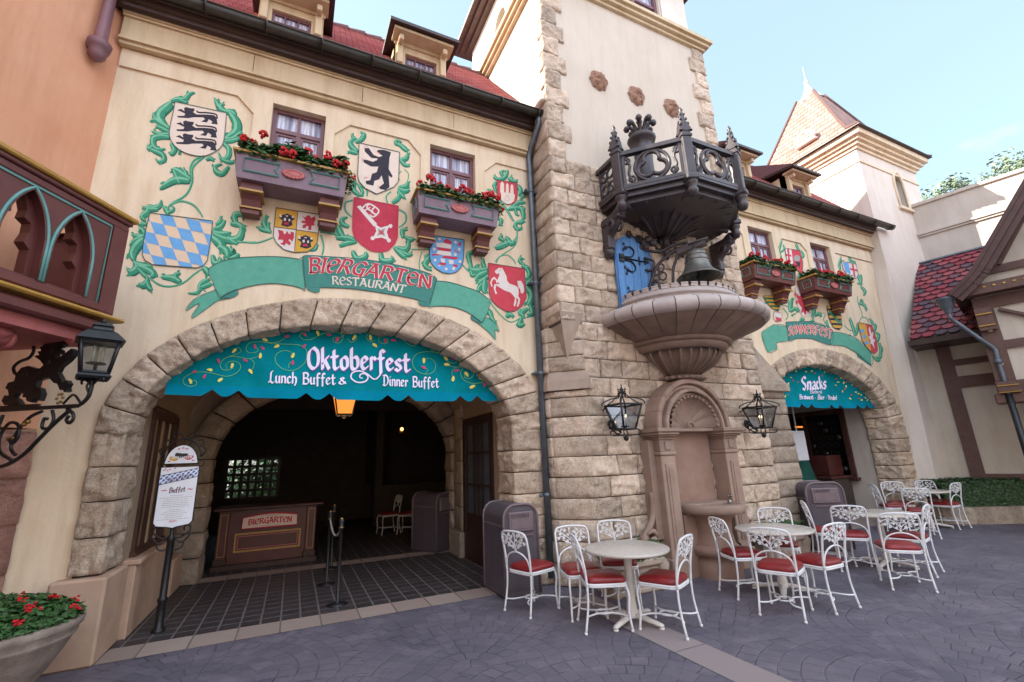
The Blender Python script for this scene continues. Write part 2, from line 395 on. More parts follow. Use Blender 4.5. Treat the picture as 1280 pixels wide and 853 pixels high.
# ------------------------------------------------------------------ building blocks
class MB:
    def __init__(s, M=None):
        s.v = []; s.f = []; s.m = []; s.sm = []; s.t = []; s.uv = []; s.M = M
    def add(s, vs, fs, m=0, sm=False, tint=None, uvs=None):
        b = len(s.v)
        for p in vs:
            p = Vector(p); s.v.append(s.M @ p if s.M else p)
        tt = RND.random() if tint is None else tint
        for k, f in enumerate(fs):
            s.f.append([b+i for i in f]); s.m.append(m); s.sm.append(sm); s.t.append(tt)
            s.uv.append(uvs[k] if uvs else None)
    def box(s, x0, x1, y0, y1, z0, z1, m=0, bev=0.0, tint=None):
        if bev <= 0:
            vs = [(x0,y0,z0),(x1,y0,z0),(x1,y1,z0),(x0,y1,z0),(x0,y0,z1),(x1,y0,z1),(x1,y1,z1),(x0,y1,z1)]
            s.add(vs, [(3,2,1,0),(4,5,6,7),(0,1,5,4),(1,2,6,5),(2,3,7,6),(3,0,4,7)], m, tint=tint)
            return
        b = min(bev, (x1-x0)/2.01, (y1-y0)/2.01, (z1-z0)/2.01)
        vs = []; X = (x0, x1); Y = (y0, y1); Z = (z0, z1); idx = {}
        for i in (0, 1):
            for j in (0, 1):
                for k in (0, 1):
                    sx, sy, sz = (1-2*i)*b, (1-2*j)*b, (1-2*k)*b
                    for a, p in enumerate(((X[i], Y[j]+sy, Z[k]+sz), (X[i]+sx, Y[j], Z[k]+sz), (X[i]+sx, Y[j]+sy, Z[k]))):
                        idx[i, j, k, a] = len(vs); vs.append(p)
        I = idx; fs = []
        for i in (0, 1): fs.append([I[i,0,0,0], I[i,1,0,0], I[i,1,1,0], I[i,0,1,0]][::1 if i else -1])
        for j in (0, 1): fs.append([I[0,j,0,1], I[1,j,0,1], I[1,j,1,1], I[0,j,1,1]][::-1 if j else 1])
        for k in (0, 1): fs.append([I[0,0,k,2], I[1,0,k,2], I[1,1,k,2], I[0,1,k,2]][::1 if k else -1])
        for j in (0, 1):
            for k in (0, 1): fs.append([I[0,j,k,1], I[1,j,k,1], I[1,j,k,2], I[0,j,k,2]])
        for i in (0, 1):
            for k in (0, 1): fs.append([I[i,0,k,0], I[i,1,k,0], I[i,1,k,2], I[i,0,k,2]])
        for i in (0, 1):
            for j in (0, 1): fs.append([I[i,j,0,0], I[i,j,1,0], I[i,j,1,1], I[i,j,0,1]])
        for i in (0, 1):
            for j in (0, 1):
                for k in (0, 1): fs.append([I[i,j,k,0], I[i,j,k,1], I[i,j,k,2]])
        s.add(vs, fs, m, tint=tint)
    def beam(s, a, b, w, h, m=0, up=(0, 0, 1)):
        a = Vector(a); b = Vector(b); d = (b-a).normalized(); up = Vector(up)
        sd = d.cross(up)
        if sd.length < 1e-4: sd = d.cross(Vector((0, 1, 0)))
        sd.normalize(); u = sd.cross(d)
        sd *= w/2; u *= h/2
        vs = [a-sd-u, a+sd-u, a+sd+u, a-sd+u, b-sd-u, b+sd-u, b+sd+u, b-sd+u]
        s.add(vs, [(0,1,2,3),(7,6,5,4),(0,4,5,1),(1,5,6,2),(2,6,7,3),(3,7,4,0)], m)
    def prism(s, poly, off, m=0, ms=None, tint=None):
        off = Vector(off); n = len(poly); P = [Vector(p) for p in poly]
        vs = P+[p+off for p in P]
        s.add(vs, [list(range(n)), list(range(2*n-1, n-1, -1))], m, tint=tint)
        s.add(vs, [(i, i+n, (i+1) % n+n, (i+1) % n) for i in range(n)], m if ms is None else ms, tint=tint)
    def tube(s, path, r, n=8, m=0, cap=True, sm=True, flat=1.0, closed=False):
        P = [Vector(p) for p in path]; N = len(P)
        R = r if isinstance(r, (list, tuple)) else [r]*N
        prev = None; vs = []
        for i, p in enumerate(P):
            if closed: d = (P[(i+1) % N]-P[i-1])
            else: d = P[min(i+1, N-1)]-P[max(i-1, 0)]
            if d.length < 1e-9: d = Vector((0, 0, 1))
            d.normalize()
            if prev is None:
                a = Vector((0, 0, 1)) if abs(d.z) < .9 else Vector((1, 0, 0))
                u = d.cross(a).normalized()
            else:
                u = prev-d*prev.dot(d)
                u = u.normalized() if u.length > 1e-6 else d.cross(Vector((0, 0, 1))).normalized()
            prev = u; w = d.cross(u)
            for k in range(n):
                a = 2*PI*k/n; vs.append(p+u*(R[i]*cos(a))+w*(R[i]*flat*sin(a)))
        fs = []
        for i in range(N if closed else N-1):
            j = (i+1) % N
            for k in range(n): fs.append((i*n+k, i*n+(k+1) % n, j*n+(k+1) % n, j*n+k))
        if cap and not closed: fs += [list(range(n))[::-1], [(N-1)*n+k for k in range(n)]]
        s.add(vs, fs, m, sm)
    def lathe(s, prof, c=(0, 0, 0), n=24, m=0, a0=0.0, a1=2*PI, sm=True, rf=None, capends=False):
        c = Vector(c); full = abs(a1-a0-2*PI) < 1e-6
        K = n if full else n+1; vs = []; L = len(prof)
        for (r, z) in prof:
            for k in range(K):
                a = a0+(a1-a0)*k/n; rr = r*(rf(a, z) if rf else 1)
                vs.append(c+Vector((rr*cos(a), rr*sin(a), z)))
        fs = []
        for i in range(L-1):
            for k in range(n):
                k2 = (k+1) % K; fs.append((i*K+k, i*K+k2, (i+1)*K+k2, (i+1)*K+k))
        if capends and full:
            fs.append(list(range(K))[::-1]); fs.append([(L-1)*K+k for k in range(K)])
        s.add(vs, fs, m, sm)
    def ball(s, c, r, m=0, n=10, sm=True):
        if isinstance(r, (int, float)): r = (r, r, r)
        c = Vector(c); vs = [c+Vector((0, 0, -r[2]))]; h = max(4, n//2)
        for i in range(1, h):
            t = PI*i/h
            for k in range(n):
                a = 2*PI*k/n; vs.append(c+Vector((r[0]*sin(t)*cos(a), r[1]*sin(t)*sin(a), -r[2]*cos(t))))
        vs.append(c+Vector((0, 0, r[2]))); fs = []
        for k in range(n): fs.append((0, 1+(k+1) % n, 1+k))
        for i in range(h-2):
            for k in range(n):
                a = 1+i*n; fs.append((a+k, a+(k+1) % n, a+n+(k+1) % n, a+n+k))
        a = 1+(h-2)*n
        for k in range(n): fs.append((a+k, a+(k+1) % n, len(vs)-1))
        s.add(vs, fs, m, sm)
    def quad(s, a, b, c, d, m=0, uv=False, o=None):
        P = [Vector(p) for p in (a, b, c, d)]
        uvs = None
        if uv:
            U = (P[1]-P[0]).normalized(); N = U.cross(P[3]-P[0]).normalized(); V = N.cross(U)
            O = Vector(o) if o else P[0]
            uvs = [[((p-O).dot(U), (p-O).dot(V)) for p in P]]
        s.add(P, [(0, 1, 2, 3)], m, uvs=uvs)
    def panel(s, outer, holes, f, m=0, thick=None, me=None):
        """flat sheet with holes; outer/holes are 2D, f maps (a, b) to 3D; thick adds edge walls along -normal vector"""
        loops = [[Vector((p[0], p[1], 0)) for p in outer]]+[[Vector((p[0], p[1], 0)) for p in hh] for hh in holes]
        flat = [p for lp in loops for p in lp]
        tri = tessellate_polygon(loops)
        s.add([f(p.x, p.y) for p in flat], [list(t_) for t_ in tri], m)
        if thick is not None:
            off = Vector(thick)
            for lp in loops:
                A = [Vector(f(p.x, p.y)) for p in lp]; n = len(A)
                s.add(A+[p+off for p in A], [(i, (i+1) % n, (i+1) % n+n, i+n) for i in range(n)], m if me is None else me)
    def rock(s, fn, nu, nv, amp, seed, m=0, edge=.5, skirt=None, grain=5.0):
        """split-faced stone: fn(u, v) -> (point, outward normal); displaced by noise, pulled back along its joints"""
        vs = []; tt = RND.random(); eu, ev = .16/nu, .16/nv
        US = [0, eu]+[eu+(1-2*eu)*i/(nu-2) for i in range(1, nu-2)]+[1-eu, 1]; VS = [0, ev]+[ev+(1-2*ev)*i/(nv-2) for i in range(1, nv-2)]+[1-ev, 1]
        for j in range(nv+1):
            for i in range(nu+1):
                u, v = US[i], VS[j]
                p, nn = fn(u, v); p = Vector(p)
                q = p*grain+Vector((seed*3.7, seed*1.3, seed*.7))
                d = noise.fractal(q, 1.0, 2.1, 4)
                d2 = noise.noise(p*2.0+Vector((seed, 0, seed)))
                d3 = abs(noise.noise(q*1.7+Vector((9, seed, 2))))
                e = min(i, nu-i, j, nv-j)
                k = (0, .62, .9)[e] if e < 3 else 1.0
                h_ = amp*(.5+.85*d+.5*d2-1.0*d3); h_ = max(h_, -.004+.12*h_)
                vs.append(p+Vector(nn)*(h_*k+.006*k - .019*(e == 0) + amp*.22*k*noise.noise(q*4.5)))
        W_ = nu+1; fs = []
        for j in range(nv):
            for i in range(nu): fs.append((j*W_+i, j*W_+i+1, (j+1)*W_+i+1, (j+1)*W_+i))
        s.add(vs, fs, m, True, tint=tt)
    def build(s, name, mats, parent=None, loc=None, recalc=True):
        me = bpy.data.meshes.new(name)
        me.from_pydata([tuple(p) for p in s.v], [], s.f)
        for mm in (mats if isinstance(mats, (list, tuple)) else [mats]): me.materials.append(MAT[mm])
        me.polygons.foreach_set('material_index', s.m)
        me.polygons.foreach_set('use_smooth', s.sm)
        at = me.attributes.new('tint', 'FLOAT', 'FACE'); at.data.foreach_set('value', s.t)
        if any(u is not None for u in s.uv):
            ul = me.uv_layers.new(name='UVMap'); flat = []
            for f, u in zip(s.f, s.uv):
                for k in range(len(f)): flat += list(u[k]) if u else [0, 0]
            ul.data.foreach_set('uv', flat)
        me.update()
        o = bpy.data.objects.new(name, me); C.objects.link(o)
        if parent: o.parent = parent
        if loc: o.location = loc
        return o

def tag(o, label=None, cat=None, group=None, kind=None):
    if label: o['label'] = label
    if cat: o['category'] = cat
    if group: o['group'] = group
    if kind: o['kind'] = kind
    return o
def thing(name, label, cat, loc=(0, 0, 0), rotz=0, group=None):
    o = bpy.data.objects.new(name, None); C.objects.link(o)
    o.empty_display_size = .2; o.location = loc; o.rotation_euler = (0, 0, rotz)
    return tag(o, label, cat, group)
def local(root):
    """matrix from world coordinates into a thing's own frame"""
    return (Matrix.Translation(root.location) @ root.rotation_euler.to_matrix().to_4x4()).inverted()
def copy_tree(o, parent=None):
    c = o.copy(); C.objects.link(c); c.parent = parent
    for ch in list(o.children): copy_tree(ch, c)
    return c
def arc(cx, cy, r, a0, a1, n): return [(cx+r*cos(a0+(a1-a0)*i/n), cy+r*sin(a0+(a1-a0)*i/n)) for i in range(n+1)]
def smooth(P, k=3):
    """Catmull-Rom through points"""
    P = [Vector(p) for p in P]
    if len(P) < 3: return P
    out = []
    for i in range(len(P)-1):
        a = P[max(i-1, 0)]; b = P[i]; c = P[i+1]; d = P[min(i+2, len(P)-1)]
        for j in range(k):
            t = j/k; out.append(.5*((2*b)+(c-a)*t+(2*a-5*b+4*c-d)*t*t+(3*b-a-3*c+d)*t*t*t))
    out.append(P[-1]); return out

# ------------------------------------------------------------------ lettering: broad pen strokes
GL = {
'A': (.62, [[(0,0),(.3,1),(.62,0)], [(.12,.34),(.5,.34)], [(.12,1),(.42,1)]]),
'B': (.56, [[(.06,0),(.06,1)], [(0,1),(.36,1),(.5,.86),(.46,.64),(.3,.53),(.08,.53)], [(.3,.53),(.52,.42),(.56,.18),(.4,0),(0,0)]]),
'E': (.58, [[(.58,.16),(.4,.01),(.16,.06),(.02,.36),(.06,.74),(.28,.98),(.52,.86),(.5,.6),(.04,.46)]]),
'G': (.64, [[(.6,.82),(.4,1),(.14,.86),(.02,.5),(.14,.12),(.4,0),(.58,.1)], [(.38,.46),(.62,.46)], [(.58,.46),(.56,-.14)]]),
'I': (.16, [[(.08,0),(.08,1)], [(0,0),(.16,0)], [(0,1),(.16,1)]]),
'N': (.6, [[(.04,0),(.04,1),(.56,0),(.56,1)], [(-.04,0),(.12,0)], [(.48,1),(.64,1)]]),
'R': (.6, [[(.06,0),(.06,1)], [(0,1),(.36,1),(.52,.82),(.44,.58),(.1,.5)], [(.28,.52),(.62,0)]]),
'T': (.56, [[(0,.98),(.56,.98)], [(.28,1),(.28,0)], [(.2,0),(.36,0)], [(0,.98),(0,.86)], [(.56,.98),(.56,.86)]]),
'U': (.56, [[(.06,1),(.06,.2),(.22,0),(.4,.04),(.5,.22)], [(.5,1),(.5,0)]]),
'S': (.48, [[(.44,.86),(.26,1),(.06,.88),(.06,.66),(.4,.4),(.44,.16),(.24,0),(.02,.12)]]),
'O': (.6, [[(.3,1),(.08,.82),(.02,.5),(.08,.16),(.3,0),(.52,.16),(.58,.5),(.52,.84),(.3,1)]]),
'M': (.72, [[(.04,0),(.1,1),(.36,.3),(.62,1),(.68,0)]]),
'F': (.5, [[(.06,0),(.06,1),(.5,1)], [(.06,.52),(.4,.52)]]),
'L': (.5, [[(.34,1),(.2,.9),(.16,.2),(.0,.04)], [(.0,.08),(.2,.1),(.36,-.04),(.52,.06)]]),
'D': (.62, [[(.12,.9),(.12,.1)], [(0,.96),(.3,1),(.54,.8),(.6,.44),(.46,.1),(.2,0),(0,.08)]]),
'a': (.36, [[(.04,.5),(.2,.6),(.34,.5),(.34,.06),(.4,0)], [(.34,.34),(.1,.28),(.02,.12),(.14,0),(.34,.12)]]),
'b': (.42, [[(.04,1),(.04,.12),(.2,0),(.38,.12),(.38,.48),(.22,.6),(.04,.46)]]),
'c': (.32, [[(.32,.5),(.18,.6),(.04,.48),(.04,.12),(.18,0),(.32,.1)]]),
'd': (.4, [[(.1,.96),(.36,.6),(.36,.12),(.2,0),(.04,.12),(.04,.46),(.2,.58),(.34,.5)]]),
'e': (.38, [[(.36,.12),(.2,0),(.04,.12),(.04,.48),(.2,.6),(.36,.46),(.06,.26)]]),
'f': (.34, [[(.38,.92),(.26,1),(.14,.86),(.14,-.18)], [(0,.58),(.32,.58)]]),
'h': (.42, [[(.05,1),(.05,0)], [(.05,.44),(.22,.6),(.38,.46),(.38,.1),(.28,-.18)]]),
'i': (.14, [[(.06,.6),(.06,.08),(.14,0)], [(.03,.8),(.1,.86)]]),
'k': (.42, [[(.05,0),(.05,1)], [(.05,.34),(.2,.42),(.36,.6)], [(.18,.4),(.4,0)]]),
'l': (.16, [[(.06,1),(.06,.08),(.16,0)]]),
'n': (.42, [[(.05,.6),(.05,0)], [(.05,.44),(.22,.6),(.37,.48),(.37,.06),(.43,0)]]),
'o': (.42, [[(.05,.48),(.05,.12),(.21,0),(.38,.12),(.38,.48),(.21,.6),(.05,.48)]]),
'r': (.32, [[(.05,.6),(.05,0)], [(.05,.44),(.2,.6),(.32,.5)]]),
's': (.34, [[(.32,.52),(.2,.6),(.04,.5),(.08,.36),(.28,.26),(.32,.1),(.16,0),(.0,.08)]]),
't': (.32, [[(.12,.9),(.12,.1),(.24,0),(.34,.08)], [(-.02,.6),(.32,.6)]]),
'u': (.42, [[(.05,.6),(.05,.12),(.2,0),(.37,.14)], [(.37,.6),(.37,.06),(.43,0)]]),
'w': (.56, [[(.04,.6),(.04,.12),(.16,0),(.28,.14),(.28,.6)], [(.28,.14),(.42,0),(.54,.14),(.54,.6)]]),
'z': (.36, [[(.02,.58),(.34,.58),(.02,.02),(.36,.02)]]),
'p': (.42, [[(.05,.6),(.05,-.3)], [(.05,.46),(.22,.6),(.38,.48),(.38,.12),(.2,0),(.05,.1)]]),
'&': (.6, [[(.56,.1),(.2,.62),(.2,.84),(.34,.9),(.4,.74),(.06,.3),(.08,.06),(.3,0),(.52,.36)]]),
'(': (.16, [[(.14,1),(.02,.7),(.02,.2),(.14,-.1)]]), ')': (.16, [[(.02,1),(.14,.7),(.14,.2),(.02,-.1)]]),
'.': (.14, [[(.04,.3),(.1,.36)]]),
' ': (.34, []),
}
def nib_poly(a, b, nib, ang, thin=.28):
    """outline of a flat pen of width nib, held at ang, pulled from a to b"""
    c_, s_ = cos(ang), sin(ang)
    cor = [(x*nib/2*c_-y*nib*thin/2*s_, x*nib/2*s_+y*nib*thin/2*c_) for x, y in ((-1,-1),(1,-1),(1,1),(-1,1))]
    pts = [(a[0]+x, a[1]+y) for x, y in cor]+[(b[0]+x, b[1]+y) for x, y in cor]
    pts = sorted(set((round(x, 5), round(y, 5)) for x, y in pts))
    def half(P):
        h_ = []
        for p in P:
            while len(h_) >= 2 and (h_[-1][0]-h_[-2][0])*(p[1]-h_[-2][1])-(h_[-1][1]-h_[-2][1])*(p[0]-h_[-2][0]) <= 0: h_.pop()
            h_.append(p)
        return h_
    lo = half(pts); up = half(pts[::-1])
    return lo[:-1]+up[:-1]
def lay_text(mb, text, base, top, plane, m=0, nib=.15, ang=rad(38), lift=.0, off=(0, 0), space=.16, step=.00022, curve=True):
    """write along a baseline: base and top are polylines (photo or panel units); plane(x, y, lift) -> 3D"""
    def interp(P, u):
        n = len(P)-1; k = min(int(u*n), n-1); t_ = u*n-k
        return (P[k][0]*(1-t_)+P[k+1][0]*t_, P[k][1]*(1-t_)+P[k+1][1]*t_)
    tot = sum(GL[c][0]+space for c in text)-space
    x = 0; q = 0
    for c in text:
        w, strokes = GL[c]
        for st in strokes:
            pts = [tuple(p) for p in st]
            if curve and len(pts) > 3:
                pts = [(p.x, p.y) for p in smooth([(a, b, 0) for a, b in pts], 2)]
            for i in range(len(pts)-1):
                poly = nib_poly(pts[i], pts[i+1], nib, ang)
                P3 = []
                for (gx, gy) in poly:
                    u = (x+gx+off[0])/tot; v = gy+off[1]
                    b = interp(base, max(-.2, min(1.2, u))) if 0 <= u <= 1 else (lambda U: (base[0][0]+(base[-1][0]-base[0][0])*U, interp(base, min(1, max(0, U)))[1]))(u)
                    t2 = interp(top, u) if 0 <= u <= 1 else (top[0][0]+(top[-1][0]-top[0][0])*u, interp(top, min(1, max(0, u)))[1])
                    P3.append(plane(b[0]*(1-v)+t2[0]*v, b[1]*(1-v)+t2[1]*v, lift+step*(q % 9)))
                mb.add(P3, [list(range(len(P3)))], m); q += 1
        x += w+space

def ribbon2(pts, w, kind='leaf'):
    if kind == 'leaf': w *= 1.22
    """outline of a tapering stroke around a 2D path"""
    P = smooth([(a, b, 0) for a, b in pts], 4); n = len(P); L = []; Rr = []
    for i, p in enumerate(P):
        d = (P[min(i+1, n-1)]-P[max(i-1, 0)]); d = d.normalized() if d.length > 1e-9 else Vector((1, 0, 0))
        t_ = i/(n-1)
        if kind == 'leaf': k = (sin(PI*min(1, (t_*.85+.15)))**.8)*(1.0 if t_ < .75 else 1.0)
        elif kind == 'curl': k = .35+.65*sin(PI*t_*.9)
        else: k = 1.0 if t_ < .9 else .7
        nn = Vector((-d.y, d.x, 0))*(w*.5*k)
        L.append((p.x+nn.x, p.y+nn.y)); Rr.append((p.x-nn.x, p.y-nn.y))
    return L, Rr
def paint_stroke(mb, pts, w, plane, lift, m=0, kind='leaf'):
    L, Rr = ribbon2(pts, w, kind); n = len(L)
    vs = [plane(a, b, lift) for a, b in L]+[plane(a, b, lift) for a, b in Rr]
    mb.add(vs, [(i, i+1, n+i+1, n+i) for i in range(n-1)], m)
def paint_poly(mb, pts, plane, lift, m=0):
    loops = [[Vector((p[0], p[1], 0)) for p in pts]]
    tri = tessellate_polygon(loops)
    mb.add([plane(p[0], p[1], lift) for p in pts], [list(t_) for t_ in tri], m)
def clip(poly, conv):
    """Sutherland-Hodgman against a convex outline"""
    ar = sum(conv[i-1][0]*conv[i][1]-conv[i][0]*conv[i-1][1] for i in range(len(conv)))
    if ar < 0: conv = conv[::-1]
    out = list(poly)
    for i in range(len(conv)):
        a, b = conv[i-1], conv[i]; inp = out; out = []
        if not inp: break
        def side(p): return (b[0]-a[0])*(p[1]-a[1])-(b[1]-a[1])*(p[0]-a[0])
        for k in range(len(inp)):
            p, q = inp[k-1], inp[k]; sp, sq = side(p), side(q)
            if (sp >= 0) != (sq >= 0):
                t_ = sp/(sp-sq); out.append((p[0]+(q[0]-p[0])*t_, p[1]+(q[1]-p[1])*t_))
            if sq >= 0: out.append(q)
    return out

# leaves: many small folded leaf faces
def leaf_cloud(mb, pts_fn, n, size, m=0, rnd=None, up=.3, hang=0.0):
    rnd = rnd or RND
    for i in range(n):
        p, nn = pts_fn(rnd)
        a = rnd.uniform(0, 2*PI)
        d = Vector((cos(a), sin(a), rnd.uniform(-.5, .6))).normalized()
        nrm = (Vector(nn)+Vector((rnd.uniform(-.7, .7), rnd.uniform(-.7, .7), rnd.uniform(-.2, .9)))).normalized()
        sd = d.cross(nrm)
        if sd.length < 1e-3: continue
        sd.normalize(); d = nrm.cross(sd)
        s_ = size*rnd.uniform(.6, 1.35); w = s_*.36
        p = Vector(p)
        mb.add([p-d*s_*.5, p+sd*w-nrm*w*.2, p+d*s_*.5, p-sd*w-nrm*w*.2, p+d*s_*.05+nrm*w*.25], [(0, 1, 4), (1, 2, 4), (2, 3, 4), (3, 0, 4)], m, False, tint=rnd.random())
# ================================================================== GROUND
def sheet(name, poly, z, mat, thick=0):
    mb = MB(); mb.panel(poly, [], lambda a, b: (a, b, z))
    return tag(mb.build(name, mat), kind='structure')
sheet('ground', [(-60, -60), (80, -60), (80, 90), (-60, 90)], 0.0, 'fan_paving')
sheet('kerb_strip', [(-1.62, 6.1), (3.1, 6.1), (3.1, 6.52), (-1.55, 6.52)], .004, 'kerb_tiles')
sheet('hall_floor', [(-6, 6.52), (8, 6.52), (8, 16.4), (-6, 16.4)], .004, 'hall_tiles')
sheet('inner_kerb_strip', [(-1.6, 9.22), (3.1, 9.22), (3.1, 9.6), (-1.6, 9.6)], .008, 'kerb_tiles')
sheet('paving_band', [(3.22, 5.4), (3.6, 5.4), (3.6, 1.0), (3.22, 1.0)], .004, 'band_tiles')
sheet('snack_floor', [(8.2, 6.3), (13.2, 6.3), (13.2, 9.6), (8.2, 9.6)], .004, 'kerb_tiles')

# ================================================================== FACADE
YF = 6.2
OC, OA, OB, SPR = .80, 2.70, 1.78, 2.15      # outer arch line: centre x, half width, rise, springing
IC, IA, IB = .63, 2.27, 1.43
def outer_arch(a, dx): return (OC+dx+OA*cos(a), SPR+OB*sin(a))
def inner_arch(a, dx): return (IC+dx+IA*cos(a), SPR-.03+IB*sin(a))
def voussoirs(mb, dx, z0, seed, n=19, m=0, depth=.55, amp=.055):
    yf = YF-.035
    def L(po, pi):
        # path of one block: front face from outer to inner line, round the arris, then the reveal
        def fn(u, v):
            a = po(u); b = pi(u)
            if v < .5:
                k = v/.5; return (a[0]*(1-k)+b[0]*k, yf, a[1]*(1-k)+b[1]*k), Vector((0, -1, 0))
            k = (v-.5)/.5
            c = (IC+dx, min(b[1], SPR)); nn = Vector((c[0]-b[0], 0, c[1]-b[1])).normalized()
            if b[1] <= SPR+.01: nn = Vector((1 if b[0] < c[0] else -1, 0, 0))
            w = max(0, 1-k*4)
            nn = (nn*(1-.5*w)+Vector((0, -1, 0))*(.5*w))
            return (b[0], yf+depth*k, b[1]), nn
        return fn
    s = seed
    for sgn in (-1, 1):
        xo = OC+dx+sgn*OA; xi = IC+dx+sgn*IA; z = z0[0] if sgn < 0 else z0[1]
        nb = max(1, round((SPR-z)/.32)); hh = (SPR-z)/nb
        for i in range(nb):
            za, zb = z+i*hh+.004, z+(i+1)*hh-.004; s += 1
            po = lambda u, za=za, zb=zb, xo=xo: (xo, za+(zb-za)*u)
            pi = lambda u, za=za, zb=zb, xi=xi: (xi, za+(zb-za)*u)
            mb.rock(L(po, pi), 11, 30, amp, s, m)
    for i in range(n):
        a, b = PI-PI*i/n, PI-PI*(i+1)/n; g = .0028; s += 1
        a -= g; b += g
        mb.rock(L(lambda u: outer_arch(a+(b-a)*u, dx), lambda u: inner_arch(a+(b-a)*u, dx)), 14, 30, amp, s, m)
def arch_hole(dx, z0=0.0, inset=.03, n=40):
    p = [(OC+dx-OA+inset, z0)]
    p += [(OC+dx+(OA-inset)*cos(PI-PI*i/n), SPR+(OB-inset)*sin(PI-PI*i/n)) for i in range(n+1)]
    return p+[(OC+dx+OA-inset, z0)]
def rect(x0, x1, z0, z1): return [(x0, z0), (x1, z0), (x1, z1), (x0, z1)]

def make_window(parent, x0, x1, z0, z1, Y, mode=0, m='purple_brown_paint'):
    f = MB(); w = .055; d = .07
    f.box(x0, x0+w, Y, Y+d, z0, z1); f.box(x1-w, x1, Y, Y+d, z0, z1)
    f.box(x0+w, x1-w, Y+.002, Y+d, z1-w, z1); f.box(x0+w, x1-w, Y+.002, Y+d, z0, z0+w)
    zt = z1-(z1-z0)*.36
    f.box(x0+w, x1-w, Y+.004, Y+d, zt-.03, zt+.03)
    xm = (x0+x1)/2
    f.box(xm-.018, xm+.018, Y+.012, Y+d-.01, zt+.03, z1-w)
    f.box(xm-.03, xm+.03, Y+.008, Y+d-.01, z0+w, zt-.03)
    win = f.build('window', m, parent)
    for a, b in ((x0+w, xm-.03), (xm+.03, x1-w)):
        s = MB(); t_ = .038; y = Y+.022
        za, zb = z0+w, zt-.03
        s.box(a, a+t_, y, y+.03, za, zb); s.box(b-t_, b, y, y+.03, za, zb)
        s.box(a+t_, b-t_, y+.002, y+.03, za, za+t_); s.box(a+t_, b-t_, y+.002, y+.03, zb-t_, zb)
        if mode:
            s.box((a+b)/2-.009, (a+b)/2+.009, y+.006, y+.026, za+t_, zb-t_)
            for k in (1,): s.box(a+t_, b-t_, y+.008, y+.024, za+(zb-za)*.5-.009, za+(zb-za)*.5+.009)
        s.build('casement', m, win)
    p = MB()
    p.box(x0+w*.6, xm-.001, Y+.045, Y+.05, z0+.02, z1-.02); p.box(xm+.001, x1-w*.6, Y+.045, Y+.05, z0+.02, z1-.02)
    p.build('pane', 'lace_curtain', win)
    return win

def facade(root, x0, x1, dx, wins, seed, voz, raised):
    # plaster wall with the arch and the window openings cut through
    mb = MB()
    hole = arch_hole(dx)
    outer = [(x0, 0)]+hole+[(x1, 0), (x1, 7.44), (x0, 7.44)]
    holes = [rect(*w) for w in wins]
    mb.panel(outer, holes, lambda a, b: (a, YF, b), 0, thick=(0, .34, 0))
    # raised layer: strips beside the windows leave sunk picture fields with clipped corners
    mb.panel(raised, holes, lambda a, b: (a, YF-.03, b), 0, thick=(0, .029, 0))
    w = mb.build('wall', 'cream_plaster', root)
    fr = MB()
    n = 4; L = (x1-x0)/n
    for i in range(n):
        fr.box(x0+i*L+.004, x0+(i+1)*L-.004, YF-.12, YF-.001, 7.02, 7.33)
    fr.box(x0, x1, YF-.15, YF-.001, 6.985, 7.017)
    fr.box(x0, x1, YF-.11, YF-.001, 6.94, 6.984)
    for k, (o, a, b) in enumerate(((.15, 7.333, 7.36), (.18, 7.362, 7.40), (.21, 7.402, 7.44))):
        fr.box(x0, x1, YF-o, YF-.001, a, b)
    fr.build('frieze', 'tan_plaster', root)
    st = MB(); voussoirs(st, dx, voz, seed)
    st.build('arch_stones', 'rough_sandstone', root)
    # solid core behind the split faces so the joints read dark
    co = MB(); n = 48
    P = [(OC+dx-OA+.035, 0), *[(OC+dx+(OA-.035)*cos(PI-PI*i/n), SPR+(OB-.035)*sin(PI-PI*i/n)) for i in range(n+1)], (OC+dx+OA-.035, 0)]
    Q = [(IC+dx-IA-.03, 0), *[(IC+dx+(IA+.03)*cos(PI-PI*i/n), SPR-.03+(IB+.03)*sin(PI-PI*i/n)) for i in range(n+1)], (IC+dx+IA+.03, 0)]
    ya, yb = YF-.015, YF+.5
    N = len(P)
    co.add([(a, ya+.006, b) for a, b in P]+[(a, ya, b) for a, b in Q]+[(a, yb, b) for a, b in Q]+[(a, yb, b) for a, b in P],
           [(i, i+1, N+i+1, N+i) for i in range(N-1)]+[(N+i, N+i+1, 2*N+i+1, 2*N+i) for i in range(N-1)]+[(2*N+i, 2*N+i+1, 3*N+i+1, 3*N+i) for i in range(N-1)])
    co.build('mortar_bed', 'mortar', root)
    return w

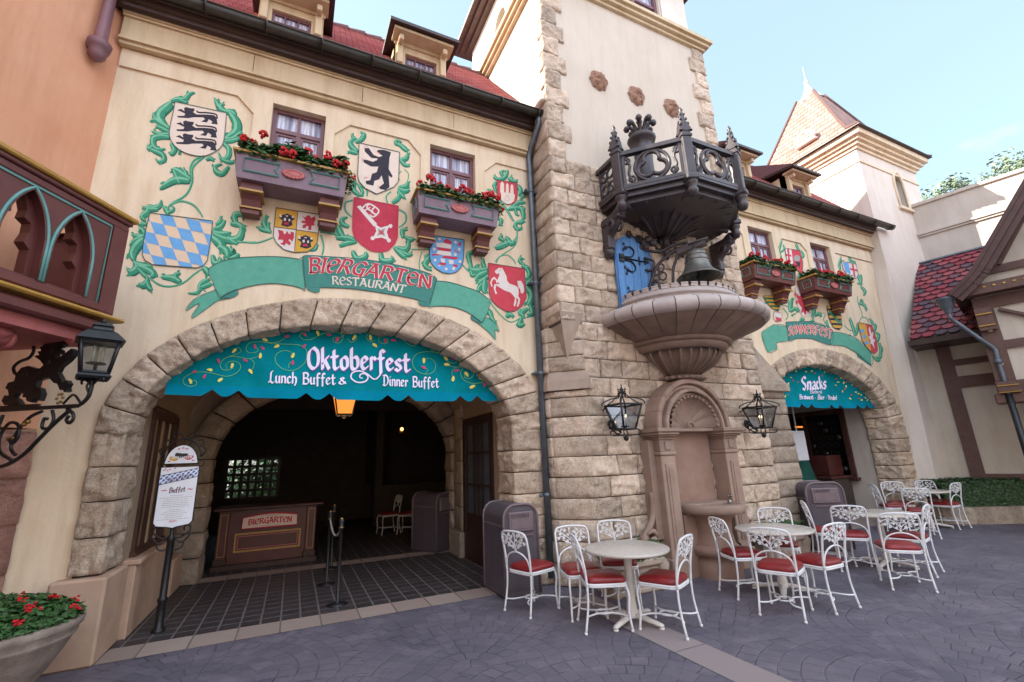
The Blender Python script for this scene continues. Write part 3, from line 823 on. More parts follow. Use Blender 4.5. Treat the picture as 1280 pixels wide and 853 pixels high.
def roof_part(root, x0, x1, gx0, gx1, dormers, mat='roof_tiles'):
    ya, za, yb, zb = 5.86, 7.56, 8.26, 10.62
    r = MB()
    r.quad((x0, ya, za), (x1, ya, za), (x1, yb, zb), (x0, yb, zb), uv=True)
    r.quad((x1, 10.66, za), (x0, 10.66, za), (x0, yb, zb), (x1, yb, zb), uv=True)
    r.add([(x0, ya, za), (x0, yb, zb), (x0, 10.66, za)], [(0, 1, 2)]); r.add([(x1, ya, za), (x1, yb, zb), (x1, 10.66, za)], [(0, 2, 1)])
    # real tile courses: thin overlapping laths of tiles
    nrow = 24; d = Vector((0, yb-ya, zb-za)); L = d.length; d.normalize(); nn = Vector((0, -d.z, d.y))
    for i in range(nrow):
        s = i*L/nrow; p = Vector((0, ya, za))+d*s; q = p+d*(L/nrow*1.02)
        a = p-d*.045+nn*.042; b = q+nn*.008; c_ = a-nn*.02
        o = (x0, p.y, p.z)
        r.quad((x0, a.y, a.z), (x1, a.y, a.z), (x1, b.y, b.z), (x0, b.y, b.z), uv=True, o=(x0+.0, a.y-d.y*s, a.z-d.z*s))
        r.add([(x0, c_.y, c_.z), (x1, c_.y, c_.z), (x1, a.y, a.z), (x0, a.y, a.z)], [(0, 1, 2, 3)], uvs=[[(0, i*.1626+.07), (x1-x0, i*.1626+.07), (x1-x0, i*.1626+.1), (0, i*.1626+.1)]])
        r.add([(x0, c_.y, c_.z), (x1, c_.y, c_.z), (x1, p.y, p.z), (x0, p.y, p.z)], [(0, 1, 2, 3)])
    ro = r.build('roof', mat, root)
    cap = MB(); k = int((x1-x0)/.34)
    for i in range(k):
        a = x0+i*(x1-x0)/k; cap.tube([(a, yb, zb+.0), (a+(x1-x0)/k*1.05, yb, zb+.012)], [.075, .095], 8)
    cap.build('ridge_tiles', mat, ro)
    e = MB()
    for (o1, z1, o2, z2) in ((.34, 7.47, .2, 7.44), (.30, 7.52, .34, 7.47)):
        pass
    prof = [(YF-.16, 7.40), (YF-.2, 7.37), (YF-.25, 7.39), (YF-.26, 7.43), (YF-.31, 7.44), (YF-.32, 7.5), (YF-.36, 7.51), (YF-.36, 7.58), (YF-.1, 7.66), (YF-.1, 7.42)]
    e.prism([(x0, a, b) for a, b in prof], (x1-x0, 0, 0))
    e.build('eaves', 'dark_brown_wood', root)
    g = MB(); n = 12; cy, cz, rr = YF-.44, 7.56, .085
    out = [(cy+rr*cos(PI+PI*i/n), cz+rr*sin(PI+PI*i/n)) for i in range(n+1)]
    inn = [(cy+(rr-.012)*cos(2*PI-PI*i/n), cz+.004+(rr-.012)*sin(2*PI-PI*i/n)) for i in range(n+1)]
    ring = out+inn; N = len(ring)
    g.add([(gx0, a, b) for a, b in ring]+[(gx1, a, b) for a, b in ring], [(i, (i+1) % N, (i+1) % N+N, i+N) for i in range(N)]+[list(range(n+1)), list(range(N, N+n+1))], 0, True)
    g.tube([(gx0, cy-rr, cz+.004), (gx1, cy-rr, cz+.004)], .014, 6)
    for i in range(9):
        x = gx0+.35+(gx1-gx0-.5)*i/8
        g.tube([(x, cy+(rr+.008)*cos(a), cz+(rr+.008)*sin(a)) for a in [PI+PI*k/8 for k in range(9)]], .011, 5)
    g.build('gutter', 'gutter_metal', root)
    for cx in dormers:
        yd = 6.26; zb_ = 8.02; zt = 8.62; w = .44
        f = MB()
        f.panel(rect(cx-w, cx+w, zb_-.1, zt), [rect(cx-.27, cx+.27, zb_+.07, zb_+.40)], lambda a, b: (a, yd, b), 0, thick=(0, .16, 0))
        for s in (-1, 1):
            f.add([(cx+s*w, yd+.002, zb_-.1), (cx+s*w, yd+.002, zt), (cx+s*w, 6.8, zt)], [(0, 1, 2)])
            f.box(cx+s*.37-.05, cx+s*.37+.05, yd-.075, yd-.002, zb_+.12, zt-.02, bev=.012)
            f.box(cx+s*.37-.04, cx+s*.37+.04, yd-.2, yd-.077, zt-.14, zt-.03, bev=.012)
        f.box(cx-w-.02, cx+w+.02, yd-.03, yd-.004, zt-.08, zt-.02)
        f.box(cx-w-.06, cx+w+.06, yd-.26, yd+.02, zt-.018, zt+.03)
        do = f.build('dormer', 'tan_plaster', root)
        rf = MB(); zo = zt+.034
        A = (cx-w-.14, yd-.34, zo); B = (cx+w+.14, yd-.34, zo); yk = 7.9
        rf.add([A, B, (cx+w+.14, 6.95, zo+.12), (cx+.25, yk, 10.1), (cx-.25, yk, 10.1), (cx-w-.14, 6.95, zo+.12),
                (A[0], A[1], zo+.05), (B[0], B[1], zo+.05), (cx+w+.14, 7.0, zo+.2), (cx-w-.14, 7.0, zo+.2)],
               [(0, 1, 7, 6), (0, 6, 9, 5), (1, 2, 8, 7), (6, 7, 8, 9), (0, 5, 2, 1)])
        rf.quad((A[0], A[1], zo+.055), (B[0], B[1], zo+.055), (cx+w-.02, 7.62, zo+1.1), (cx-w+.02, 7.62, zo+1.1), uv=True, m=1)
        rf.add([(A[0], A[1], zo+.054), (cx-w+.02, 7.62, zo+1.099), (A[0], 7.0, zo+.2)], [(0, 1, 2)], 1)
        rf.add([(B[0], B[1], zo+.054), (cx+w-.02, 7.62, zo+1.099), (B[0], 7.0, zo+.2)], [(0, 2, 1)], 1)
        rf.build('dormer_roof', ['dark_brown_wood', mat], do)
        wi = MB(); y = yd+.05
        for (a, b, c_, d_) in ((-.27, .27, .07, .105), (-.27, .27, .365, .40), (-.27, -.235, .105, .365), (.235, .27, .105, .365), (-.1, -.08, .105, .365), (.08, .1, .105, .365), (-.235, .235, .225, .24)):
            yo = .003 if d_-c_ > .1 else 0
            wi.box(cx+a, cx+b, y-yo, y+.03, zb_+c_, zb_+d_)
        wi.box(cx-.26, cx+.26, y+.035, y+.045, zb_+.08, zb_+.39, 1)
        wi.build('window', ['purple_brown_paint', 'lace_curtain'], do)
    return ro

# ---- left building
lb = thing('restaurant_building', 'cream restaurant facade with heraldic wall paintings around the large stone arch on the left', 'building', (0.5, 6.2, 0))
ML = local(lb)
_MB = MB
def MBL(): return _MB(ML)
raisedL = [(-2.34, 6.93), (-2.34, 6.67), (-1.06, 6.67), (-.85, 6.45), (-.85, 5.45), (.19, 5.45), (.19, 6.45), (.4, 6.67), (1.27, 6.67), (1.47, 6.45), (1.47, 5.45), (2.56, 5.45), (2.56, 6.45), (2.78, 6.67), (3.46, 6.67), (3.46, 6.93)]
class _Frame:
    """while active every MB is expressed in the frame of one thing"""
    def __init__(s, root): s.root = root
    def __enter__(s):
        global MB
        M = local(s.root)
        class F(_MB):
            def __init__(q, Mx=None): _MB.__init__(q, M @ Mx if Mx else M)
        MB = F; return s.root
    def __exit__(s, *a):
        global MB
        MB = _MB
with _Frame(lb):
    winsL = [(-.63, .06, 5.75, 6.70), (1.62, 2.39, 5.75, 6.70)]
    facade(lb, -2.36, 3.44, 0, winsL, 100, (.78, .0), raisedL)
    base = MB(); base.box(-1.99, -1.56, 6.05, 6.74, 0, .765, bev=.02, tint=.5); base.build('pier_base', 'smooth_sandstone', lb)
    for k, w in enumerate(winsL): make_window(lb, *w, YF+.07, k)
    bw = MB()
    for w in winsL: bw.box(w[0]-.1, w[1]+.1, YF+.2, YF+.3, w[2]-.1, w[3]+.1)
    bw.build('window_backing', 'dark_interior', lb)
    roof_part(lb, -3.4, 3.43, -2.5, 3.56, (-.52, 1.47))
    # porch under the arch
    po = MB()
    po.box(-1.75, -1.62, 6.72, 6.96, 0, 3.6); po.box(-1.75, -1.62, 8.3, 9.2, 0, 3.6)
    po.box(-1.75, -1.62, 6.96, 8.3, 2.55, 3.6)
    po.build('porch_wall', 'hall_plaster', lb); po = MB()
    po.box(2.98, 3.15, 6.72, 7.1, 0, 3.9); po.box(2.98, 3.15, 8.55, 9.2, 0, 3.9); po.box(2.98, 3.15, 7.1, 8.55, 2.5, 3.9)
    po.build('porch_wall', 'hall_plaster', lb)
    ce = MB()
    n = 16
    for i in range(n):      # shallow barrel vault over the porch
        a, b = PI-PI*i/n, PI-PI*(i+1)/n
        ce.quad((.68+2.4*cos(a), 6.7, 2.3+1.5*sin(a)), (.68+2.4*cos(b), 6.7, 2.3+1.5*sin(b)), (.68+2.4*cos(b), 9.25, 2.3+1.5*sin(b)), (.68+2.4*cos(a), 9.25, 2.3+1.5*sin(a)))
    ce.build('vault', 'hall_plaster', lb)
    # second arch
    s2 = MB()
    IC2, IA2, IB2 = .85, 2.1, 1.35
    def blk(po, pi, seed, y0=9.2, dep=.5):
        def fn(u, v):
            a = po(u); b = pi(u)
            if v < .5:
                k = v/.5; return (a[0]*(1-k)+b[0]*k, y0, a[1]*(1-k)+b[1]*k), Vector((0, -1, 0))
            k = (v-.5)/.5; nn = Vector((IC2-b[0], 0, 1.9-b[1] if b[1] > 1.9 else 0)).normalized()
            return (b[0], y0+dep*k, b[1]), nn
        s2.rock(fn, 6, 10, .04, seed)
    for sgn in (-1, 1):
        for i in range(5):
            za, zb = i*.38+.006, (i+1)*.38-.006
            blk(lambda u: (IC2+sgn*(IA2+.36), za+(zb-za)*u), lambda u: (IC2+sgn*IA2, za+(zb-za)*u), 300+i+sgn*20)
    for i in range(13):
        a, b = PI-PI*i/13-.006, PI-PI*(i+1)/13+.006
        blk(lambda u: (IC2+(IA2+.36)*cos(a+(b-a)*u), 1.9+(IB2+.36)*sin(a+(b-a)*u)), lambda u: (IC2+IA2*cos(a+(b-a)*u), 1.9+IB2*sin(a+(b-a)*u)), 350+i)
    s2.build('inner_arch_stones', 'grey_sandstone', lb)
    pl = MB()
    for i in range(6):
        za, zb = .45+i*.42+.006, .45+(i+1)*.42-.006
        pl.rock(lambda u, v: ((2.97, 8.62+.5*u, za+(zb-za)*v) if True else 0, Vector((-1, 0, 0))), 5, 4, .03, 400+i)
        pl.rock(lambda u, v: ((2.93+.1*u, 8.6, za+(zb-za)*v), Vector((0, -1, 0))), 3, 4, .02, 430+i)
    pl.box(2.86, 2.979, 8.5, 9.18, 0, .45, bev=.02)
    pl.build('pilaster', 'grey_sandstone', lb)
    # wall of the second arch: plaster ring
    rg = MB(); n = 30
    hole = [(IC2-IA2-.3, 0)]+[(IC2+(IA2+.3)*cos(PI-PI*i/n), 1.9+(IB2+.3)*sin(PI-PI*i/n)) for i in range(n+1)]+[(IC2+IA2+.3, 0)]
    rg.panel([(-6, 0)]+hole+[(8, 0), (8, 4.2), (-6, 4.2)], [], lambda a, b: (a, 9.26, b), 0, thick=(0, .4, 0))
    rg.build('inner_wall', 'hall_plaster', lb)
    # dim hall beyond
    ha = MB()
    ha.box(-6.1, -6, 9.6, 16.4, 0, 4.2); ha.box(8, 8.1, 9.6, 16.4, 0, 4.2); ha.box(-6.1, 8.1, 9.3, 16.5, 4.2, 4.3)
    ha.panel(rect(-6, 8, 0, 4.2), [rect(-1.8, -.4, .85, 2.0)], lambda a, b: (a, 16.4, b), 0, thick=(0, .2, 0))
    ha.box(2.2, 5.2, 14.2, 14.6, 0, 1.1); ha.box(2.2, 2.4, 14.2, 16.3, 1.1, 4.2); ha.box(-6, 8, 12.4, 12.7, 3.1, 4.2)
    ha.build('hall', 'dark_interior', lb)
    hw = MB()
    for i in range(8): x = -1.8+1.4*i/7; hw.box(x-.04, x+.04, 16.36, 16.4, .85, 2.0)
    for i in range(6): z = .85+1.15*i/5; hw.box(-1.8, -.4, 16.35, 16.395, z-.04, z+.04)
    hw.build('hall_window', 'dark_brown_wood', lb)
    # window and door in the side walls of the porch
    sw = MB(); X = -1.615
    sw.box(X-.04, X+.03, 6.96, 7.05, .82, 2.5); sw.box(X-.04, X+.03, 8.2, 8.3, .82, 2.5); sw.box(X-.04, X+.028, 7.05, 8.2, 2.4, 2.5); sw.box(X-.04, X+.05, 6.93, 8.33, .76, .86)
    for y in (7.42, 7.8): sw.box(X-.03, X+.01, y-.015, y+.015, .86, 2.4)
    wb = sw.build('side_window', 'brown_wood', lb)
    pn = MB(); pn.box(X-.06, X-.045, 6.97, 8.29, .8, 2.5); pn.build('pane', 'tan_plaster', wb)
    lw = MB(); lw.box(-1.62, -1.5, 6.76, 8.35, 0, .74, bev=.015, tint=.4); lw.box(-1.63, -1.46, 6.75, 8.36, .742, .8, bev=.012, tint=.6)
    lw.box(-1.62, -1.45, 8.5, 9.1, 0, .5, bev=.02)
    lw.build('dwarf_wall', 'smooth_sandstone', lb)
    dr = MB(); X = 2.975
    dr.box(X-.03, X+.02, 7.1, 7.22, 0, 2.5); dr.box(X-.03, X+.02, 8.43, 8.55, 0, 2.5); dr.box(X-.03, X+.018, 7.22, 8.43, 2.36, 2.5); dr.box(X-.01, X+.018, 7.22, 8.43, 0, .8)
    for y in (7.62, 7.82, 8.02): dr.box(X-.012, X+.012, y-.02, y+.02, .8, 2.36)
    for z in (1.3, 1.85): dr.box(X-.008, X+.01, 7.22, 8.43, z-.02, z+.02)
    dd = dr.build('side_door', 'dark_brown_wood', lb)
    pn = MB(); pn.box(X+.03, X+.04, 7.15, 8.5, .1, 2.45); pn.build('pane', 'pipe_metal', dd)
    # drainpipe in the corner by the tower
    pp = MB()
    P = [(3.44, 5.78, 7.5), (3.44, 5.8, 7.36), (3.4, 5.98, 7.1), (3.385, 6.1, 6.92), (3.385, 6.1, 6.7)]
    pp.tube([tuple(q) for q in smooth(P, 4)]+[(3.385, 6.1, .1)], .048, 10)
    for z in (6.2, 4.5, 3.0, 1.2):
        pp.tube([(3.385, 6.1, z-.03), (3.385, 6.1, z+.03)], .058, 10)
        pp.box(3.27, 3.5, 6.1, 6.19, z-.012, z+.012); pp.ball((3.28, 6.08, z), .028); pp.ball((3.49, 6.08, z), .028)
    pp.build('drainpipe', 'pipe_metal', lb)

# ---- right building
rb = thing('snack_building', 'cream wing with wall paintings over the smaller arch to the right of the stone tower', 'building', (10.9, 6.2, 0))
DXR = 10.12
raisedR = [(7.7, 6.93), (7.7, 6.67), (8.65, 6.67), (8.85, 6.45), (8.85, 5.45), (10.05, 5.45), (10.05, 6.45), (10.25, 6.62), (10.95, 6.62), (11.15, 6.45), (11.15, 5.45), (12.35, 5.45), (12.35, 6.6), (14.05, 6.6), (14.05, 6.93)]
with _Frame(rb):
    winsR = [(9.06, 9.9, 5.75, 6.72), (11.34, 12.15, 5.75, 6.72)]
    facade(rb, 7.6, 14.15, DXR, winsR, 700, (0, 0), raisedR)
    for w in winsR: make_window(rb, *w, YF+.07, 1)
    bw = MB()
    for w in winsR: bw.box(w[0]-.1, w[1]+.1, YF+.2, YF+.3, w[2]-.1, w[3]+.1)
    bw.build('window_backing', 'dark_interior', rb)
    roof_part(rb, 7.72, 14.05, 7.8, 14.6, (9.2, 11.5))
    wl = MB()
    wl.panel([(6.68, 0), (9.5, 0), (9.5, 3.9), (6.68, 3.9)], [rect(7.22, 9.2, .95, 2.6)], lambda a, b: (13.04, a, b), 0, thick=(.2, 0, 0))
    wl.box(8.3, 8.42, 6.6, 9.5, 0, 3.9)
    wl.box(8.2, 13.2, 6.6, 9.7, 3.9, 4.0)
    wl.build('porch_wall', 'grey_plaster', rb)
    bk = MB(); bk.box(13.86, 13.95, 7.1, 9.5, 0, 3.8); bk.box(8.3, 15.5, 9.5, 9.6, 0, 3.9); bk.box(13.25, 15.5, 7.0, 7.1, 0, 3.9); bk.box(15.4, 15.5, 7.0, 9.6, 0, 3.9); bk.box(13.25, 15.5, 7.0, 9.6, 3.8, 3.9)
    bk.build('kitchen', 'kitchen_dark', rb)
    fr = MB(); X = 13.03
    fr.box(X-.06, X+.05, 7.16, 7.28, .9, 2.68); fr.box(X-.06, X+.05, 9.14, 9.26, .9, 2.68); fr.box(X-.055, X+.05, 7.28, 9.14, 2.56, 2.68); fr.box(X-.16, X+.05, 7.1, 9.3, .86, .94)
    fr.box(X-.03, X+.03, 8.2, 8.3, .94, 2.56)
    hw = fr.build('serving_hatch', 'brown_wood', rb)
    gl = MB()      # leaded roundels of bottle glass
    for i in range(4):
        for j in range(7):
            gl.tube([(13.03, 7.42+i*.2+.1*(j % 2)+.07*cos(a), 1.15+j*.2+.07*sin(a)) for a in [2*PI*k/10 for k in range(10)]], .008, 5, closed=True, m=1)
            if (i*5+j*3) % 4 == 0: gl.ball((13.03, 7.42+i*.2+.1*(j % 2), 1.15+j*.2), (.008, .055, .055), 0, 8)
    gl.build('leaded_glass', ['steel', 'black_iron'], hw)

# ================================================================== TOWER
tw = thing('stone_tower', 'tall tower of split sandstone blocks with cream plaster top between the two arches', 'tower', (5.6, 5.6, 0))
with _Frame(tw):
    TX0, TX1, TY = 3.5, 7.75, 5.6
    core = MB()
    core.box(TX0+.03, TX1-.03, TY+.012, 9.4, 3.7, 10.6, 0)
    core.prism([(3.53, 9.4, 0), (3.53, 6.0, 0), (3.92, 5.63, 0), (TX1-.03, 5.63, 0), (TX1-.03, 9.4, 0)], (0, 0, 3.7))
    core.build('plaster_walls', 'tower_plaster', tw)
    mo = MB()
    mo.box(TX0+.02, TX1-.02, TY+.009, TY+.0115, 3.7, 6.45); mo.box(TX0+.008, TX0+.02, TY+.004, 6.22, 3.7, 7.9); mo.box(3.9, TX1-.02, TY+.002, TY+.03, 0, 3.699)
    mo.prism([(3.478, 6.22, 0), (3.478, 5.99, 0), (3.885, 5.6, 0), (3.9, 5.62, 0), (3.52, 6.1, 0), (3.52, 6.22, 0)], (0, 0, 3.69))
    mo.build('mortar_bed', 'mortar', tw)
    st = MB(); rr = random.Random(3); seed = 1000
    def fblock(xa, xb, za, zb, s, y=TY, amp=.055, m=0):
        nu = max(6, int((xb-xa)/.03)); nv = 11
        st.rock(lambda u, v: ((xa+(xb-xa)*u, y-.006, za+(zb-za)*v), Vector((0, -1, 0))), nu, nv, amp, s, m)
    def lblock(ya, yb, za, zb, s, x=TX0, amp=.045):
        st.rock(lambda u, v: ((x-.002, yb+(ya-yb)*u, za+(zb-za)*v), Vector((-1, 0, 0))), 8, 6, amp, s)
    H = .288; g = .004; k = 0; z = 0.0
    while z < 6.5:
        zt = min(z+H, 6.62); xs = [TX0 if z > 3.6 else TX0+.36]
        first = True
        while xs[-1] < TX1-.05:
            w = rr.uniform(.34, .6) if not first else (.46 if k % 2 else .3)
            first = False
            nx = xs[-1]+w
            if TX1-nx < .22: nx = TX1
            xs.append(nx)
        for a, b in zip(xs, xs[1:]):
            if z > 6.1 and 5.35 > a > 3.98 and k % 2: pass
            seed += 1; fblock(a+g, b-g, z+g, zt-g, seed)
        if z > 3.6:
            seed += 1; lblock(TY, 6.2, z+g, zt-g, seed)
        z = zt; k += 1
    # quoins of the upper tower
    k = 0
    while z < 10.5:
        zt = min(z+.36, 10.53); w = .47 if k % 2 else .33
        seed += 1; fblock(TX0-.0, TX0+w, z+g, zt-g, seed)
        seed += 1; fblock(TX1-w, TX1, z+g, zt-g, seed)
        if z < 7.9: seed += 1; lblock(TY, 6.2, z+g, min(zt, 7.9)-g, seed)
        else:
            seed += 1; lblock(TY, TY+.16, z+g, zt-g, seed, TX0+.012, .03)
        z = zt; k += 1
    # chamfered lower corner
    ca, cb = Vector((3.46, 5.97, 0)), Vector((3.87, 5.575, 0)); nn = Vector((-.69, -.72, 0)).normalized()
    z = 0; k = 0
    while z < 2.66:
        zt = min(z+H, 2.69); seed += 1
        st.rock(lambda u, v: (ca+(cb-ca)*u+Vector((0, 0, z+g+(zt-z-2*g)*v)), nn), 9, 6, .045, seed); 
        seed += 1
        st.rock(lambda u, v: ((3.45, 6.2-.23*u, z+g+(zt-z-2*g)*v), Vector((-1, 0, 0))), 4, 6, .03, seed)
        z = zt
    for (za, zb) in ((2.99, 3.22), (3.23, 3.46), (3.47, 3.70)):
        seed += 1
        st.rock(lambda u, v: (ca+(cb-ca)*u+Vector((0, 0, za+(zb-za)*v)), nn), 9, 8, .035, seed)
        seed += 1
        st.rock(lambda u, v: ((3.45, 6.2-.23*u, za+(zb-za)*v), Vector((-1, 0, 0))), 5, 8, .03, seed)
    st.build('stone_blocks', 'warm_sandstone', tw)
    sm = MB()
    # weathered moulding and the chamfer stop above it
    sm.prism([(3.40, 6.19, 2.70), (3.40, 5.93, 2.70), (3.86, 5.49, 2.70), (3.93, 5.55, 2.70), (3.93, 6.19, 2.70)], (0, 0, .14))
    sm.add([(3.40, 6.19, 2.84), (3.40, 5.93, 2.84), (3.86, 5.49, 2.84), (3.93, 5.55, 2.84), (3.47, 6.19, 2.99), (3.47, 5.97, 2.99), (3.88, 5.575, 2.99), (3.93, 5.6, 2.99)], [(0, 1, 5, 4), (1, 2, 6, 5), (2, 3, 7, 6), (4, 5, 6, 7)])
    sm.add([(3.47, 5.98, 3.87), (3.47, 5.55, 3.87), (3.90, 5.55, 3.87), (3.67, 5.74, 3.16)], [(0, 1, 3), (1, 2, 3), (0, 2, 1)])
    sm.prism([(3.5, 5.98, 3.70), (3.88, 5.6, 3.70), (3.88, 6.1, 3.7), (3.5, 6.1, 3.7)], (0, 0, .15))
    sm.build('corner_moulding', 'grey_smooth_stone', tw)
    # buttress at the right corner
    bt = MB(); z = 0; k = 0
    def bx(z_): return 8.62-.05*z_
    while z < 2.9:
        zt = z+.294; seed += 1
        bt.rock(lambda u, v: ((7.76+(bx(z+(zt-z)*v)-7.76)*u, 5.66, z+g+(zt-z-2*g)*v), Vector((0, -1, 0))), 10, 6, .04, seed)
        seed += 1
        bt.rock(lambda u, v: ((bx(z)-.01, 5.66+.54*u, z+g+(zt-z-2*g)*v), Vector((1, 0, 0))), 6, 6, .03, seed)
        z = zt
    bt.add([(7.76, 5.6, z), (bx(z)+.06, 5.6, z), (7.80, 5.68, 3.72), (7.76, 5.68, 3.72), (bx(z)+.06, 6.19, z), (7.80, 6.19, 3.72)], [(0, 1, 2, 3), (1, 4, 5, 2)])
    bt.box(7.74, bx(z)+.1, 5.57, 6.19, z-.16, z-.004, bev=.015)
    bt.box(7.72, 8.42, 5.69, 6.19, 0, 2.9)
    bt.build('buttress', 'grey_sandstone', tw)
    co = MB()
    for (o, za, zb) in ((.05, 10.53, 10.6), (.12, 10.602, 10.68), (.18, 10.682, 10.76)):
        co.box(TX0-o, TX1+o, TY-o, 9.4+o, za, zb)
    co.add([(TX0-.18, TY-.18, 10.762), (TX1+.18, TY-.18, 10.762), (TX1+.18, 9.58, 10.762), (TX0-.18, 9.58, 10.762), (TX0+.1, TY+.15, 10.86), (TX1-.1, TY+.15, 10.86), (TX1-.1, 9.3, 10.86), (TX0+.1, 9.3, 10.86)],
           [(0, 1, 5, 4), (1, 2, 6, 5), (2, 3, 7, 6), (3, 0, 4, 7)])
    co.build('cornice', 'tan_plaster', tw)
    up = MB()
    up.panel(rect(TX0+.08, TX1-.14, 10.7, 12.7), [rect(5.35, 6.75, 10.95, 12.1)], lambda a, b: (a, 5.74, b), 0, thick=(0, .25, 0))
    hole = [(7.2, 10.9), (7.2, 11.5)]+[(7.5-.3*cos(PI*i/10), 11.5+.35*sin(PI*i/10)) for i in range(1, 10)]+[(7.8, 11.5), (7.8, 10.9)]
    up.panel(rect(5.74, 9.3, 10.7, 12.7), [hole], lambda a, b: (TX0+.08, a, b), 0, thick=(.25, 0, 0))
    up.box(TX1-.4, TX1-.14, 5.742, 9.3, 10.7, 12.7); up.box(TX0+.1, TX1-.2, 9.1, 9.3, 10.7, 12.7)
    up.box(TX0+.3, TX1-.4, 5.99, 9.1, 10.7, 10.75)
    for x in (5.2, 6.78): up.box(x, x+.14, 5.70, 5.74, 10.85, 12.25)
    u = up.build('upper_storey', 'white_plaster', tw)
    uw = MB(); uw.box(5.35, 6.75, 5.88, 5.94, 10.95, 12.1, 1)
    for (a, b) in ((5.35, 5.42), (6.68, 6.75), (6.0, 6.1)): uw.box(a, b, 5.8, 5.87, 10.95, 12.1)
    uw.box(5.42, 6.68, 5.81, 5.87, 10.95, 11.03); uw.box(5.42, 6.68, 5.812, 5.86, 11.5, 11.56)
    uw.build('window', ['purple_brown_paint', 'lace_curtain'], u)
    tr = MB()
    e = .42; x0, x1, y0, y1 = TX0+.08-e, TX1-.14+e, 5.74-e, 9.3+e
    for (o, za, zb) in ((.28, 12.42, 12.5), (.14, 12.502, 12.58), (0, 12.582, 12.72)):
        tr.box(x0+o, x1-o, y0+o, y1-o, za, zb)
    rt_ = tr.build('tower_eaves', 'brown_wood', tw)
    rf = MB(); ax, ay, az = (x0+x1)/2, (y0+y1)/2, 17.0
    cs = [(x0, y0, 12.73), (x1, y0, 12.73), (x1, y1, 12.73), (x0, y1, 12.73)]
    for i in range(4):
        a, b = Vector(cs[i]), Vector(cs[(i+1) % 4]); uu = (b-a).normalized(); L = (b-a).length
        t3 = Vector((ax, ay, az)); hh = ((t3-(a+b)/2)).length
        rf.add([a, b, t3], [(0, 1, 2)], uvs=[[(0, 0), (L, 0), (L/2, hh)]])
    rf.build('tower_roof', 'roof_tiles', tw)
    # three carved rosettes
    for (x, z) in ((4.70, 8.59), (5.60, 8.57), (6.52, 8.60)):
        ro = MB(); rr2 = random.Random(int(x*100)); n, mrings = 22, 7
        vs = [(x, TY-.10, z)]
        for j in range(1, mrings+1):
            for i in range(n):
                a = 2*PI*i/n; r = .2*j/mrings*(1+.1*cos(8*a))
                d = .09*(1-(j/mrings)**3)+.022*noise.noise(Vector((x*3+j*1.7, i*1.9, 0)))+.014*cos(a*5+j*1.3) if j < mrings else 0
                vs.append((x+r*cos(a), TY-d, z+r*1.08*sin(a)))
        fs = [(0, 1+i, 1+(i+1) % n) for i in range(n)]
        for j in range(mrings-1):
            for i in range(n): q = 1+j*n; fs.append((q+i, q+n+i, q+n+(i+1) % n, q+(i+1) % n))
        ro.add(vs, fs); ro.build('rosette', 'rosette_stone', tw)
    # blue arched door with iron hinges
    dx0, dx1, dz0, dz1 = 4.64, 5.34, 3.75, 5.02
    pts = [(dx0, dz0), (dx1, dz0)]+[((dx0+dx1)/2+.35*cos(a), dz1+.30*sin(a)) for a in [PI*i/14 for i in range(15)]]
    d = MB(); d.prism([(a, TY-.085, b) for a, b in pts], (0, .06, 0)); do = d.build('door', 'blue_door', tw)
    dr = MB(); q = [((dx0+dx1)/2+.375*cos(a), TY-.075, dz1+.325*sin(a)) for a in [PI*i/14 for i in range(15)]]
    dr.tube([(dx1+.025, TY-.075, dz0)]+q+[(dx0-.025, TY-.075, dz0)], .028, 6); dr.build('door_frame', 'blue_door', do)
    for zz in (4.92, 4.12):
        hi = MB(); y = TY-.10; hx = dx0+.04
        hi.box(hx, hx+.09, y-.012, y+.012, zz-.07, zz+.07)
        hi.tube([(hx, y, zz), (hx+.56, y, zz)], [.03, .016], 6, flat=.5)
        for s in (-1, 1):
            hi.tube([(x_, y, z_) for x_, _, z_ in [tuple(v) for v in smooth([(hx+.08, 0, zz+s*.03), (hx+.26, 0, zz+s*.05), (hx+.32, 0, zz+s*.16), (hx+.24, 0, zz+s*.23), (hx+.15, 0, zz+s*.2)], 4)]], [.02]*13+[.02]*4, 5, flat=.5)
            hi.ball((hx+.15, y, zz+s*.2), (.034, .015, .034)); hi.ball((hx+.12, y, zz+s*.27), (.02, .012, .03)); hi.ball((hx+.1, y, zz+s*.16), (.02, .012, .03))
            hi.ball((hx+.42, y, zz+s*.05), (.02, .012, .03)); hi.ball((hx+.54, y, zz+s*.035), (.018, .012, .022))
        hi.ball((hx+.6, y, zz), (.035, .012, .018))
        hi.build('hinge', 'black_iron', do)

